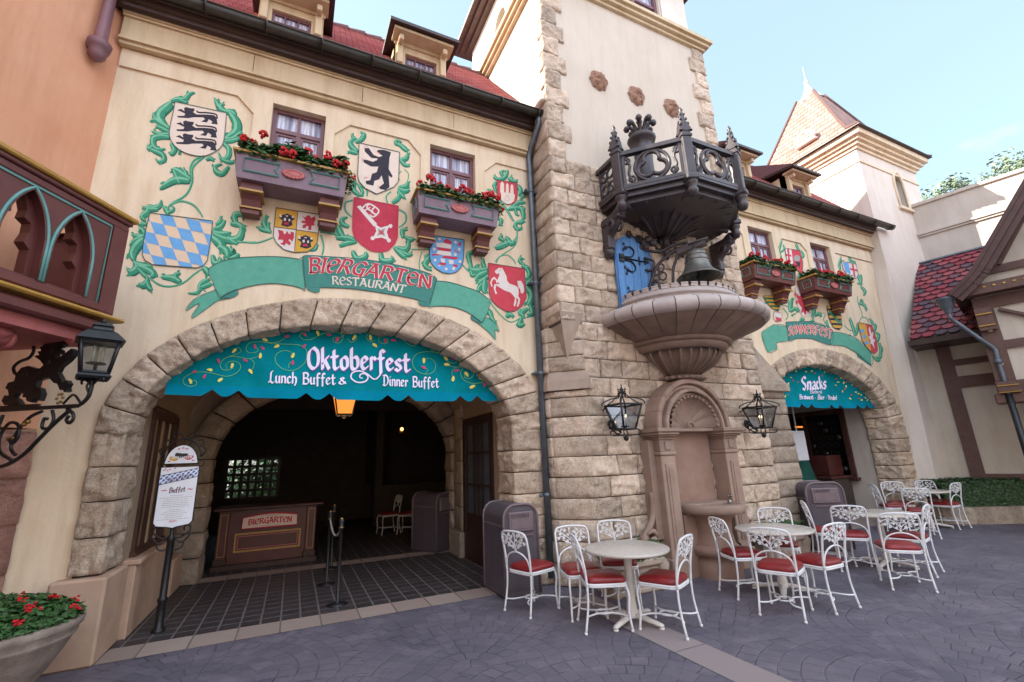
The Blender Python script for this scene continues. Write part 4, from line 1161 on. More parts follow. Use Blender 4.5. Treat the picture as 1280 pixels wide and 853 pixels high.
# ================================================================== PINK CORNER TOWER
pk = thing('corner_tower', 'pale pink corner tower with steep pointed tiled roof behind the right wing', 'tower', (15.6, 7.5, 0))
with _Frame(pk):
    x0, x1, y0, y1, zt = 14.1, 17.3, 5.9, 9.1, 10.35
    b = MB()
    hole = [(15.75, 8.55), (16.3, 8.55), (16.3, 9.25)]+[(16.025+.275*cos(a), 9.25+.5*sin(a)) for a in [PI*i/12 for i in range(1, 12)]]+[(15.75, 9.25)]
    b.panel(rect(x0, x1, 0, zt), [hole], lambda a, c_: (a, y0, c_), 0, thick=(0, .3, 0))
    b.box(x0, x0+.3, y0+.302, y1, 0, zt); b.box(x1-.3, x1, y0+.302, y1, 0, zt); b.box(x0+.302, x1-.302, y1-.3, y1, 0, zt)
    # battered foot
    b.build('walls', 'pink_plaster', pk)
    b = MB(); vs = [(13.45, 6.195, 0), (13.6, 5.82, 0), (14.75, 5.78, 0), (14.9, 5.895, 0), (14.06, 6.195, 6.3), (14.08, y0-.01, 6.3), (14.95, y0-.01, 6.3), (15.0, y0, 6.3)]
    b.add(vs, [(0, 1, 5, 4), (1, 2, 6, 5), (2, 3, 7, 6), (4, 5, 6, 7)])
    b.build('battered_foot', 'pink_plaster', pk)
    wn2 = MB(); wn2.tube([(p[0], y0-.01, p[1]) for p in hole], .045, 6, closed=True); wn2.box(15.66, 16.4, y0-.08, y0, 8.44, 8.53, bev=.01)
    w = wn2.build('arched_window', 'cream_plaster', pk)
    ip = MB(); ip.box(15.6, 16.4, y0+.24, y0+.26, 8.5, 9.9); ip.build('pane', 'dark_interior', w)
    c_ = MB()
    for (o, za, zb) in ((.03, 9.62, 9.68), (.05, 10.05, 10.14), (.12, 10.142, 10.24), (.2, 10.242, 10.34), (.3, 10.342, 10.5)):
        c_.box(x0-o, x1+o, y0-o, y1+o, za, zb)
    c_.build('cornice', 'cream_plaster', pk)
    r = MB(); e = .38; cx, cy = (x0+x1)/2, (y0+y1)/2; hw = (x1-x0)/2
    levels = [(hw+e, 10.52), (hw-.15, 10.9), (hw-.42, 11.5), (.3, 13.7)]
    for (wa, za), (wb, zb) in zip(levels, levels[1:]):
        for i in range(4):
            a = PI/4+PI/2*i; s2_ = math.sqrt(2)
            p = [Vector((cx+wa*s2_*cos(a), cy+wa*s2_*sin(a), za)), Vector((cx+wa*s2_*cos(a+PI/2), cy+wa*s2_*sin(a+PI/2), za)), Vector((cx+wb*s2_*cos(a+PI/2), cy+wb*s2_*sin(a+PI/2), zb)), Vector((cx+wb*s2_*cos(a), cy+wb*s2_*sin(a), zb))]
            r.quad(*p, uv=True)
    for i in range(4):
        a = PI/4+PI/2*i; s2_ = math.sqrt(2)
        r.tube([(cx+w_*s2_*cos(a), cy+w_*s2_*sin(a), z_+.02) for w_, z_ in levels], .05, 6)
    rf = r.build('pointed_roof', 'tower_tiles', pk)
    ed = MB(); ed.box(x0-e-.02, x1+e+.02, y0-e-.02, y1+e+.02, 10.502, 10.518); ed.build('roof_edge', 'dark_brown_wood', rf)
    f = MB(); f.lathe([(.42, 13.5), (.34, 13.68), (.2, 13.9), (.1, 14.15), (.05, 14.35), (.09, 14.43), (.03, 14.5), (.012, 14.6), (.01, 15.1)], (cx, cy, 0), 12)
    f.build('finial', 'panel_plaster', rf)
    v = MB(); vx = x0+.2   # round-headed louvred vent in the left slope
    v.tube([(vx, cy-.25+.3*cos(a), 11.35+.33*sin(a)) for a in [PI*i/12 for i in range(13)]], .06, 6)
    v.box(vx-.03, vx+.3, cy-.57, cy+.07, 11.27, 11.33)
    v.prism([(vx+.02, cy-.25+.3*cos(a), 11.34+.32*sin(a)) for a in [PI*i/12 for i in range(13)]], (.3, 0, 0), 1)
    for k in range(3): v.box(vx-.04, vx+.02, cy-.5, cy, 11.35+k*.09, 11.39+k*.09)
    v.build('roof_vent', ['pink_plaster', 'dark_interior'], rf)

# ================================================================== RIGHT SIDE WALL (runs towards the camera, turned 16 degrees)
def frame_at(x, y, az):
    """x axis along the wall towards the camera, y axis into the wall (away from the court)"""
    a = rad(az); u = Vector((-sin(a), -cos(a), 0)); n_ = Vector((cos(a), -sin(a), 0))
    return Matrix(((u.x, n_.x, 0, x), (u.y, n_.y, 0, y), (0, 0, 1, 0), (0, 0, 0, 1)))
gw = thing('parapet_wall', 'tall grey plaster wall with a ledge and coping, rising right of the pink tower', 'wall', (16.36, 5.9, 0))
with _Frame(gw):
    A = frame_at(16.36, 5.9, -16)
    m = MB(A); m.box(-.02, 9, 0, .4, 0, 8.6); m.build('wall_face', 'grey_plaster', gw)
    m = MB(A); m.box(-.02, 9, -.06, .46, 8.602, 8.7, bev=.01); m.box(-.02, 9, -.05, -.001, 7.62, 7.68); m.box(-.02, 9, -.09, -.001, 7.682, 7.74); m.build('coping', 'grey_plaster', gw)

tb = thing('timbered_house', 'brown and grey half-timbered house with red shingle roof at the right edge', 'house', (14.45, 5.2, 0))
with _Frame(tb):
    A = frame_at(14.45, 5.2, -16)
    Q = A.copy()
    # plaster infill and beams of the ground floor
    m = MB(Q); m.box(-.9, 8, 0.0, 2.0, 0, 4.6); m.build('wall', 'panel_plaster', tb)
    b = MB(Q)
    b.box(-.28, -.02, -.05, -.001, .9, 4.4); b.box(1.0, 1.25, -.05, -.001, .9, 4.4); b.box(2.6, 2.85, -.05, -.001, .9, 4.4)
    for (z0_, z1_) in ((.84, .99), (2.98, 3.25), (3.52, 3.66), (4.1, 4.3)):
        b.box(-.275, 8, -.052, -.003, z0_, z1_)
    b.build('timber_frame', 'timber_paint', tb)
    # shingle roof: eave at z 4.2, rising to the grey wall at z 6.7
    r = MB(Q); e = 1.98
    P0, P1 = Vector((-.62, -.86, 4.18)), Vector((5, -.86, 4.18)); T0, T1 = Vector((-.62+.3, 1.65, 6.72)), Vector((5, 1.65, 6.72))
    rows = 18
    for i in range(rows):
        a0 = P0.lerp(T0, i/rows); b0 = P1.lerp(T1, i/rows); a1 = P0.lerp(T0, (i+1)/rows); b1 = P1.lerp(T1, (i+1)/rows)
        L = (b0-a0).length; w = .23; n = int(L/w); ofs = (i % 2)*.5
        dn_ = Vector((0, -.7, .72)).normalized(); slope = (a1-a0)
        for k in range(-1, n+1):
            u0, u1 = max(0, (k+ofs)*w), min(L, (k+1+ofs)*w)
            if u1-u0 < .03: continue
            d_ = (b0-a0).normalized(); g_ = .008
            p = a0+d_*(u0+g_); q = a0+d_*(u1-g_); c = .06
            lo = dn_*.03; s_ = slope
            vs = [p+d_*c+lo, q-d_*c+lo, q+s_*.35+lo*.8, q+s_*1.05, p+s_*1.05, p+s_*.35+lo*.8]
            r.add(vs+[v-dn_*.028 for v in vs[:3]+[vs[5]]], [(0, 1, 2, 3, 4, 5), (0, 6, 7, 1), (1, 7, 8, 2), (5, 9, 6, 0)], RND.choice([0, 0, 0, 1, 1, 2, 3]))
    r.quad(P0-Vector((0, 0, .02)), P1-Vector((0, 0, .02)), T1-Vector((0, 0, .02)), T0-Vector((0, 0, .02)), 4)
    for nm, a_, b_ in (('shingle_red', '762a34', '863640'), ('shingle_rust', '7e3a40', '8c464a'), ('shingle_brown', '5a3840', '6a464e'), ('shingle_dark', '4a3640', '584450')):
        simple(nm, a_, b_, rough=.8, ns=12, bump=.4, bs=80, tint=.15)
    ro = r.build('shingle_roof', ['shingle_red', 'shingle_rust', 'shingle_brown', 'shingle_dark', 'dark_brown_wood'], tb)
    ea = MB(Q); ea.box(-.66, 5, -.9, -.8, 4.02, 4.15); ea.box(-.64, 5, -.8, 0, 4.0, 4.04)
    ea.add([(-.64, -.84, 4.05), (-.64, -.02, 4.05), (-.36, 1.9, 6.66), (-.36, 1.8, 6.6)], [(0, 1, 2, 3)])
    ea.build('eaves', 'dark_brown_wood', ro)
    fl = MB(Q); fl.beam((-.3, 1.66, 6.75), (5, 1.66, 6.75), .12, .04); fl.build('flashing', 'pipe_metal', ro)
    # projecting gable bay
    G_ = frame_at(12.8, 3.5, -16)      # local x: towards camera, 0 at that point
    gx, gz = -.76, 4.72                # lower left end of the verge
    ap, az_ = 1.5, 7.9                 # apex
    ga = MB(G_)
    ga.prism([(-.5, .0, 2.62), (3.6, 0, 2.62), (3.6, 0, 4.9), (1.5, 0, 7.5), (-.5, 0, 4.95)], (0, 1.6, 0))
    ga.build('gable_wall', 'panel_plaster', tb)
    gt = MB(G_)
    gt.box(-.62, 3.7, -.1, .3, 2.42, 2.62, bev=.02); gt.box(-.56, 3.6, -.06, -.001, 2.63, 2.86); gt.box(-.54, -.26, -.065, -.002, 2.862, 4.6)
    for (za, zb) in ((3.5, 3.66), (4.36, 4.6), (5.05, 5.2)): gt.box(-.258, 3.6, -.06, -.003, za, zb)
    for x in (.75, 1.9): gt.box(x, x+.2, -.058, -.003, 2.862, 4.36)
    gt.beam((-.2, -.03, 4.3), (.8, -.03, 3.68), .055, .14, up=(0, -1, 0)); gt.beam((1.0, -.03, 4.3), (1.9, -.03, 3.68), .055, .14, up=(0, -1, 0))
    gt.beam((.0, -.03, 5.2), (1.2, -.03, 7.1), .055, .16, up=(0, -1, 0))
    gt.beam((.1, -.03, 4.66), (.6, -.03, 5.05), .055, .12, up=(0, -1, 0))
    # brackets with gilded mouldings
    for x in (-.42,):
        for (dz, h_, dy, mm) in ((0, .1, .2, 0), (.102, .03, .19, 1), (.134, .2, .16, 0), (.336, .03, .15, 1), (.368, .08, .12, 0)):
            gt.box(x-.12, x+.12, -.06-dy, -.062, 4.34-dz-h_, 4.34-dz, mm)
        for (dz, h_, dy, mm) in ((0, .06, .16, 0), (.062, .025, .15, 1), (.089, .1, .13, 0), (.191, .025, .11, 1)):
            gt.box(x-.12, x+.18, -.06-dy, -.062, 2.84-dz-h_, 2.84-dz, mm)
    for (x, z) in ((-.4, 3.2), (-.4, 2.75), (-.1, 2.75), (-.4, 3.9), (.4, 2.75), (-.4, 2.35)): gt.ball((x, -.08, z), (.04, .03, .04), 2)
    gt.build('timber_frame', ['timber_paint', 'gold_paint', 'tan_plaster'], tb)
    ro2 = MB(G_)
    P = smooth([(-.78, 0, 4.68), (-.4, 0, 5.02), (-.05, 0, 5.5), (1.5, 0, 7.75)], 4)
    for a, c in zip(P, P[1:]):
        ro2.quad((a.x, -.42, a.z+.06), (c.x, -.42, c.z+.06), (c.x, 2.2, c.z+.06), (a.x, 2.2, a.z+.06), 1)
        ro2.quad((a.x, -.4, a.z-.02), (c.x, -.4, c.z-.02), (c.x, 1.6, c.z-.02), (a.x, 1.6, a.z-.02), 0)
        d_ = (c-a).normalized(); n_ = Vector((-d_.z, 0, d_.x))
        for (yy, t0, t1) in ((-.44, -.2, .04), (-.48, -.1, .0), (-.5, -.0, .07)):
            ro2.add([a+n_*t0+Vector((0, yy, 0)), c+n_*t0+Vector((0, yy, 0)), c+n_*t1+Vector((0, yy, 0)), a+n_*t1+Vector((0, yy, 0)),
                     a+n_*t0+Vector((0, yy+.05, 0)), c+n_*t0+Vector((0, yy+.05, 0)), c+n_*t1+Vector((0, yy+.05, 0)), a+n_*t1+Vector((0, yy+.05, 0))],
                    [(0, 1, 2, 3), (7, 6, 5, 4), (0, 4, 5, 1), (3, 2, 6, 7), (0, 3, 7, 4), (1, 5, 6, 2)], 0)
    ro2.quad((1.5, -.42, 7.81), (3.8, -.42, 4.7), (3.8, 2.2, 4.7), (1.5, 2.2, 7.81), 1)
    ro2.build('gable_roof', ['brown_wood', 'shingle_red'], tb)
    ba = MB(G_); ba.beam((-.6, -.2, 4.72), (3.6, -.2, 4.72), .28, .2)
    for i in range(12): ba.ball((-.3+i*.14, -.345, 4.74), (.03, .012, .022), 1, 8)
    ba.build('verge_beam', ['timber_paint', 'gold_paint'], tb)
    # rainwater head and its pipe
    hp = MB(G_)
    hp.lathe([(.05, -.34), (.07, -.3), (.07, -.26), (.12, -.2), (.13, -.08), (.17, -.04), (.18, .0), (.15, .0), (.12, -.1), (.04, -.2)], (-.9, -.3, 4.68), 8)
    hp.tube(smooth([(-.9, -.3, 4.36), (-.9, -.3, 4.25), (-.84, -.26, 4.15), (-.55, -.16, 3.7), (-.42, -.1, 3.5), (-.42, -.1, 3.3), (-.42, -.1, 2.6)], 4), .04, 10)
    hp.tube([(-.42, -.1, 2.6), (-.42, -.1, .1)], .055, 10, m=1)
    hp.tube([(-.42, -.1, 3.3), (-.42, -.1, 3.2)], .055, 10)
    hp.build('drainpipe', ['pipe_metal', 'black_iron'], tb)

# ================================================================== ORANGE HOUSE ON THE LEFT
og = thing('orange_house', 'orange plastered house with gothic arcaded wooden balcony at the left edge', 'house', (-2.36, 6.2, 0))
with _Frame(og):
    O = frame_at(-2.36, 6.2, 29)      # x towards camera; y points right: keep negative y away from court
    m = MB(O)
    m.box(0.0, 1.6, -3, 0, 2.2, 13.5)
    m.box(1.6, 12, -3, 0, 2.2, 13.5)
    m.prism([(-.35, .0, 6.6), (-.02, .0, 5.9), (.0, .0, 5.9), (.0, 0, 12), (-.9, .0, 12), (-.6, 0, 7.1)], (0, -.4, 0))
    m.build('wall', 'orange_plaster', og)
    s = MB(O); z = 0; k = 0; sd_ = 2000
    while z < 2.15:
        x = 0; zt = z+.43
        while x < 3.2:
            w = .55+.25*((k*7) % 3)/2; sd_ += 1
            s.rock(lambda u, v: ((x+.007+(w-.014)*u, .03, z+.007+(zt-z-.014)*v), Vector((0, 1, 0))), 8, 6, .04, sd_)
            x += w; k += 1
        z = zt
    s.box(0.01, 3.3, -3, .02, 0, 2.17)
    s.build('stone_base', 'pink_sandstone', og)
    co = MB(); co.lathe([(r_*.8, z_) for r_, z_ in ((.01, 6.38), (.07, 6.42), (.11, 6.48), (.1, 6.53), (.13, 6.56), (.15, 6.61), (.13, 6.65), (.08, 6.7), (.07, 7.4), (.1, 7.5))], (-2.43, 5.86, 0), 14, rf=lambda a, z: 1+.07*cos(6*a))
    co.build('corbel', 'purple_brown_paint', og)
    # balcony: corner nearest the facade at (-1.73, 5.3)
    B = frame_at(-1.73, 5.3, 29)
    dep = 1.0
    g = MB(B); L = 5.0; zf, zr = 3.2, 4.2
    g.box(0, L, -dep, 0, zf-.1, zf, 0)                              # deck edge
    g.build('balcony_deck', 'maroon_paint', og)
    for (y0_, y1_, z0_, z1_, mm) in (): pass
    rl = MB(B)
    rl.box(-.07, L, -.13, .07, zr-.07, zr-.03, 0, bev=.01); rl.box(-.1, L, -.16, .1, zr-.028, zr+.02, 1, bev=.012); rl.box(-.05, L, -.1, .05, zr-.14, zr-.072, 0, bev=.01)
    rl.box(-.03, L, -.09, .02, zr-.165, zr-.142, 2)
    rl.box(-.05, L, -.1, .05, zf+.0, zf+.07, 0, bev=.01); rl.box(-.12, L, -.13, .12, zf-.07, zf-.03, 1, bev=.015); rl.box(-.08, L, -.13, .08, zf-.2, zf-.102, 0, bev=.02)
    rl.box(-.05, .12, -dep, .02, zf-.25, zf-.2, 0)
    rl.build('balcony_rail', ['maroon_paint', 'gold_paint', 'teal_paint'], og)
    # arcade: pointed arches in a timber panel, teal edged
    ar = MB(B); te = MB(B); bay = .385; x = .215; nb = int((L-.3)/bay)
    zt_ = zr-.14; zb_ = zf+.07
    def arch2(w, h0, h1, n=8):
        # pointed arch outline, x from -w..w
        pts = []
        for i in range(n+1):
            a = PI-(PI/3)*i/n; pts.append((w+2*w*cos(a), h0+2*w*sin(a)*(h1-h0)/(math.sqrt(3)*w)))
        return pts+[(-p, q) for p, q in pts[::-1][1:]]
    holes = []; inner = []
    for i in range(nb):
        c_ = x+bay*(i+.5); w = bay/2-.012
        ap_ = arch2(w, zb_+.30, zt_-.02)
        hole = [(c_-w, zb_+.02)]+[(c_+p, q) for p, q in ap_]+[(c_+w, zb_+.02)]
        holes.append(hole)
        te.tube([(p*1.0, .036, q) for p, q in [(c_+(a-c_)*1.0, b) for a, b in hole]], .013, 6)
        te.tube([(c_+(a-c_)*.9, .034, b-.02*(b > zb_+.4)) for a, b in hole], .007, 5, m=1)
        # cusped light cut through the thick inner board
        v = w*.74; A_ = [(-v, zb_+.06), (-v, zb_+.28), (-v*.62, zb_+.33), (-v*.8, zb_+.42), (-v*.78, zb_+.5), (-v*.36, zb_+.53), (-v*.42, zb_+.6), (-v*.2, zb_+.68), (0, zb_+.735)]
        inner.append([(c_+p, q) for p, q in A_]+[(c_-p, q) for p, q in A_[::-1][1:]])
    x_end = x+bay*nb+.1
    ar.panel([(0.0, zb_), (x_end, zb_), (x_end, zt_), (0.0, zt_)], holes, lambda a, c: (a, .03, c), 0, thick=(0, -.1, 0))
    ar.panel([(0.0, zb_), (x_end, zb_), (x_end, zt_), (0.0, zt_)], inner, lambda a, c: (a, -.06, c), 0, thick=(0, -.09, 0))
    te.tube([(.12, .036, zb_), (.12, .036, zt_-.01), (x_end, .036, zt_-.01)], .011, 5)
    ar.box(-.05, .1, -.12, .045, zf-.03, zr-.1, 0)
    ar.panel([(-dep, zb_), (-.12, zb_), (-.12, zt_), (-dep, zt_)], [], lambda a, c: (-.04, a, c), 0, thick=(.08, 0, 0))
    ao = ar.build('balcony_arcade', 'maroon_paint', og)
    te.build('arch_trim', ['teal_paint', 'maroon_paint'], ao)
    cb_ = MB(B)      # scrolled corbels under the deck
    for cx_ in (.62, 1.8):
        for (yy, zz, rr_) in ((-.24, zf-.36, .085), (-.6, zf-.56, .13)):
            P = [(cx_, yy+rr_*(1-t_*.75)*cos(t_*2*PI*1.6+PI/2), zz+rr_*(1-t_*.75)*sin(t_*2*PI*1.6+PI/2)) for t_ in [i/26 for i in range(27)]]
            cb_.tube([(p[0]-.1, p[1], p[2]) for p in P], [.03*(1-.5*i/26) for i in range(27)], 6, m=0)
            cb_.tube([(p[0]+.1, p[1], p[2]) for p in P], [.03*(1-.5*i/26) for i in range(27)], 6, m=0)
            cb_.tube([(cx_-.1, yy, zz), (cx_+.1, yy, zz)], rr_*.8, 16)
        cb_.tube(smooth([(cx_, -.16, zf-.3), (cx_, -.36, zf-.46), (cx_, -.7, zf-.72), (cx_, -.98, zf-.95)], 4), [.07]*13, 8)
        cb_.tube(smooth([(cx_+.25, -.05, zf-.3), (cx_+.27, -.4, zf-.62), (cx_+.25, -.85, zf-.85), (cx_+.2, -1.0, zf-1.05)], 4), [.05+.012*(i % 2) for i in range(13)], 8, m=1)
    cb_.box(-.03, L, -dep, -.02, zf-.3, zf-.2)
    cb_.ball((.12, -.06, zf-.28), (.1, .1, .07))
    cb_.build('corbels', ['rose_paint', 'grey_smooth_stone'], og)
# ================================================================== WALL PAINTINGS
def wallplane(Yp=YF-.002):
    def f(px, py, lift=0.0):
        p = on_y(px, py, Yp); return Vector((p.x, Yp-lift, p.z))
    return f
def crop(ox, oy, s): return lambda pts: [(ox+x*s, oy+y*s) for x, y in pts]
GR = [  # (crop, [(path, width, kind)]) brushed acanthus leaves and stems, traced from the wall
 ((175, 110, .1289), [
  ([(300,130),(360,110),(430,110),(480,60),(535,45)], 46), ([(380,110),(440,140),(470,135)], 24), ([(310,150),(270,180),(200,240),(190,300),(240,360),(290,390)], 78),
  ([(290,400),(200,340),(150,310),(95,330)], 44), ([(180,320),(140,280),(130,240)], 34), ([(290,430),(210,390),(150,370)], 40), ([(290,450),(200,450),(110,420)], 40),
  ([(290,480),(200,470),(130,490),(130,560),(180,600),(250,590)], 50), ([(130,560),(90,590),(75,550)], 40), ([(110,600),(160,620),(220,650),(230,700),(180,715),(150,680)], 42),
  ([(300,540),(330,600),(310,640),(280,630)], 40), ([(330,560),(380,600),(375,650)], 34), ([(860,240),(790,210),(750,150),(720,95)], 52), ([(800,210),(780,170),(825,160)], 34),
  ([(840,220),(900,240),(935,270)], 48), ([(870,240),(930,330),(930,420),(860,480),(820,520)], 74), ([(820,500),(900,490),(960,450),(995,425)], 42), ([(820,520),(900,510),(980,490)], 36),
  ([(810,540),(860,590),(850,670),(790,690),(760,620)], 44), ([(800,700),(870,720),(920,720)], 34), ([(860,760),(800,830),(740,810),(730,760),(800,740)], 44), ([(640,700),(680,680),(720,715)], 34),
  ([(590,670),(520,710),(490,780),(495,853)], 22, 's')]),
 ((150, 90, .3636), [
  ([(290,292),(250,330),(248,380),(225,425),(175,455),(160,485)], 8, 's'), ([(170,460),(210,445),(255,460),(285,500)], 7, 's'), ([(245,370),(200,340),(180,335)], 20), ([(240,375),(190,370),(135,405)], 22),
  ([(205,385),(190,350),(185,335)], 14), ([(230,365),(225,345),(215,335)], 12), ([(405,583),(470,588),(525,570)], 6, 's'), ([(510,550),(495,520),(505,490)], 16), ([(520,550),(485,540),(475,530)], 12), ([(515,555),(510,535),(512,515)], 10),
  ([(688,550),(720,555),(745,560)], 6, 's'), ([(690,560),(700,600),(695,630)], 6, 's'), ([(640,610),(670,610),(680,590)], 9)]),
 ((150, 250, .1407), [
  ([(270,60),(240,110),(195,150),(230,190)], 46), ([(250,50),(300,70),(350,50),(370,0)], 42), ([(340,85),(260,80),(195,60)], 36), ([(235,220),(200,210),(160,230)], 32), ([(220,300),(190,260),(165,290)], 42),
  ([(220,320),(150,320),(100,310)], 36), ([(215,320),(130,360),(85,410)], 36), ([(215,350),(150,400),(110,480),(130,550)], 70), ([(130,550),(150,600),(100,640),(60,600)], 58), ([(130,560),(220,590),(290,590)], 52),
  ([(160,590),(250,620),(300,660),(270,690)], 52), ([(160,610),(220,670),(260,700)], 30), ([(250,700),(210,760),(165,740)], 46), ([(240,720),(260,780),(290,800)], 40), ([(260,690),(350,755),(450,770),(560,740),(660,660),(740,610)], 17, 's'),
  ([(540,730),(460,690),(360,690)], 48), ([(510,720),(490,670),(540,650)], 40), ([(820,280),(900,300),(990,290)], 46), ([(830,260),(890,240),(940,180)], 36), ([(850,220),(890,190),(890,140)], 30),
  ([(830,300),(950,350),(1050,340),(1080,270),(1060,220)], 56), ([(1060,230),(1020,190),(1020,130),(1080,130),(1095,190)], 44), ([(980,210),(1060,220),(1115,260)], 40), ([(960,330),(1000,370),(1050,390)], 30),
  ([(820,330),(900,400),(870,440)], 66), ([(900,420),(950,460),(960,520)], 62), ([(980,430),(1000,460),(1010,430)], 50), ([(1060,480),(1010,510),(970,520)], 36), ([(820,490),(840,560),(890,550),(880,500)], 46),
  ([(1050,375),(1130,378),(1208,375)], 14, 's'), ([(800,700),(720,740),(690,820),(600,830)], 34), ([(720,780),(790,750),(815,740)], 34), ([(700,800),(750,800)], 26), ([(390,60),(420,100),(430,135)], 40), ([(430,110),(470,90),(475,55)], 28), ([(740,600),(780,640),(790,670)], 50)]),
 ((420, 160, .1993), [
  ([(135,150),(100,120),(90,90),(120,60)], 28), ([(120,90),(160,70),(175,40),(150,25)], 24), ([(130,75),(105,55),(100,35)], 16), ([(135,160),(100,150),(72,150)], 22), ([(85,190),(70,215),(72,250)], 5, 's'), ([(100,310),(140,360),(190,380),(195,430)], 12, 's'),
  ([(110,330),(110,390),(165,430)], 26), ([(140,360),(165,400),(160,430)], 18), ([(75,320),(100,330),(120,320)], 18), ([(400,110),(375,95),(385,78),(415,92)], 20), ([(395,100),(430,130),(450,150)], 24), ([(400,200),(440,190),(450,150)], 24), ([(395,190),(430,230),(465,240)], 20),
  ([(400,330),(390,300),(410,270)], 5, 's'), ([(450,330),(455,290),(430,260)], 5, 's'), ([(395,370),(440,365),(450,330)], 24), ([(390,380),(430,395),(465,390)], 26), ([(390,390),(420,430),(435,435)], 20), ([(350,470),(390,440),(400,400)], 24), ([(345,400),(315,430),(325,480)], 9, 's'),
  ([(105,455),(60,470),(60,520),(100,560)], 11, 's'), ([(390,510),(435,540),(435,590),(395,625)], 11, 's'), ([(80,620),(40,600),(40,570),(75,560)], 26), ([(10,610),(30,660),(60,700)], 28), ([(0,690),(80,690),(130,715)], 28), ([(20,740),(70,720),(130,720)], 26), ([(5,600),(-5,650),(20,690)], 20),
  ([(110,780),(130,820),(185,805),(188,775)], 30), ([(105,770),(115,800),(140,820)], 26), ([(280,780),(290,830),(350,830),(345,800)], 30), ([(420,690),(415,640),(450,640)], 24), ([(430,680),(470,700),(490,690)], 22), ([(380,750),(440,760),(460,700)], 30), ([(365,750),(420,800),(440,810)], 28), ([(400,770),(450,795),(482,790)], 24), ([(470,765),(552,765)], 5, 's')]),
 ((400, 120, .3517), [([(328,545),(360,547),(390,545)], 3.5, 's'), ([(362,555),(353,590),(355,620)], 3.5, 's'), ([(392,570),(372,600),(398,622)], 16), ([(375,585),(378,570),(382,560)], 10), ([(505,600),(530,625),(562,640)], 5, 's'),
  ([(700,475),(695,530),(640,570),(622,590)], 4, 's'), ([(622,540),(650,530),(685,515)], 17), ([(660,500),(680,525),(692,510)], 15), ([(655,515),(640,505),(650,495)], 12)]),
 ((530, 300, .1524), [
  ([(520,240),(440,250),(385,240),(370,195)], 42), ([(390,230),(370,170),(365,110),(410,108),(418,140)], 32), ([(500,225),(480,190),(490,148)], 30), ([(450,240),(430,215),(455,200)], 24), ([(520,260),(450,290),(420,340)], 36), ([(520,300),(470,340),(440,370)], 34), ([(500,330),(490,400),(500,440)], 40),
  ([(480,360),(450,395),(445,430)], 32), ([(385,250),(395,290),(420,290)], 26), ([(590,190),(620,140),(680,125),(730,160),(750,200)], 9, 's'), ([(825,205),(790,180),(790,148),(825,160)], 26), ([(800,210),(835,225),(865,222)], 30), ([(835,230),(862,270),(850,310),(828,320)], 32), ([(825,340),(860,345),(870,320)], 24),
  ([(835,360),(890,385),(900,410)], 32), ([(835,380),(885,450),(865,520),(850,540)], 54), ([(870,540),(885,600),(840,612)], 40), ([(850,560),(800,600),(830,645)], 34), ([(800,640),(780,700),(830,690)], 34), ([(800,570),(780,590),(795,620)], 24), ([(540,510),(620,610),(700,672),(760,660),(800,630)], 9, 's'), ([(670,632),(700,610),(742,630)], 32), ([(680,600),(700,625)], 24),
  ([(500,560),(540,600),(560,660)], 34), ([(540,590),(555,640),(595,690)], 26)]),
 ((600, 205, .1173), [
  ([(190,165),(160,145),(148,128)], 30), ([(170,165),(250,150),(285,100),(297,60)], 36), ([(240,130),(225,90),(260,68)], 30), ([(300,150),(350,180),(405,190)], 34), ([(350,185),(335,155),(325,125)], 26), ([(170,190),(150,240),(180,320)], 30), ([(180,345),(140,345),(108,345)], 34), ([(150,330),(110,290),(90,265)], 28),
  ([(180,350),(240,430),(290,500),(360,615)], 24, 's'), ([(390,220),(430,280),(410,345)], 40), ([(400,400),(440,410),(485,405)], 36), ([(430,380),(450,350),(485,350)], 32), ([(300,490),(370,440),(450,400)], 34), ([(320,480),(430,470),(460,560),(435,615)], 42), ([(375,470),(385,530),(420,550)], 26), ([(240,465),(205,490),(225,525)], 34), ([(180,575),(225,600),(215,640),(245,655)], 34),
  ([(440,600),(375,640),(390,690),(435,685),(440,650)], 34), ([(400,625),(440,620),(475,605)], 34), ([(400,690),(392,770),(345,853)], 13, 's'), ([(450,470),(470,490),(465,470)], 24)]),
]
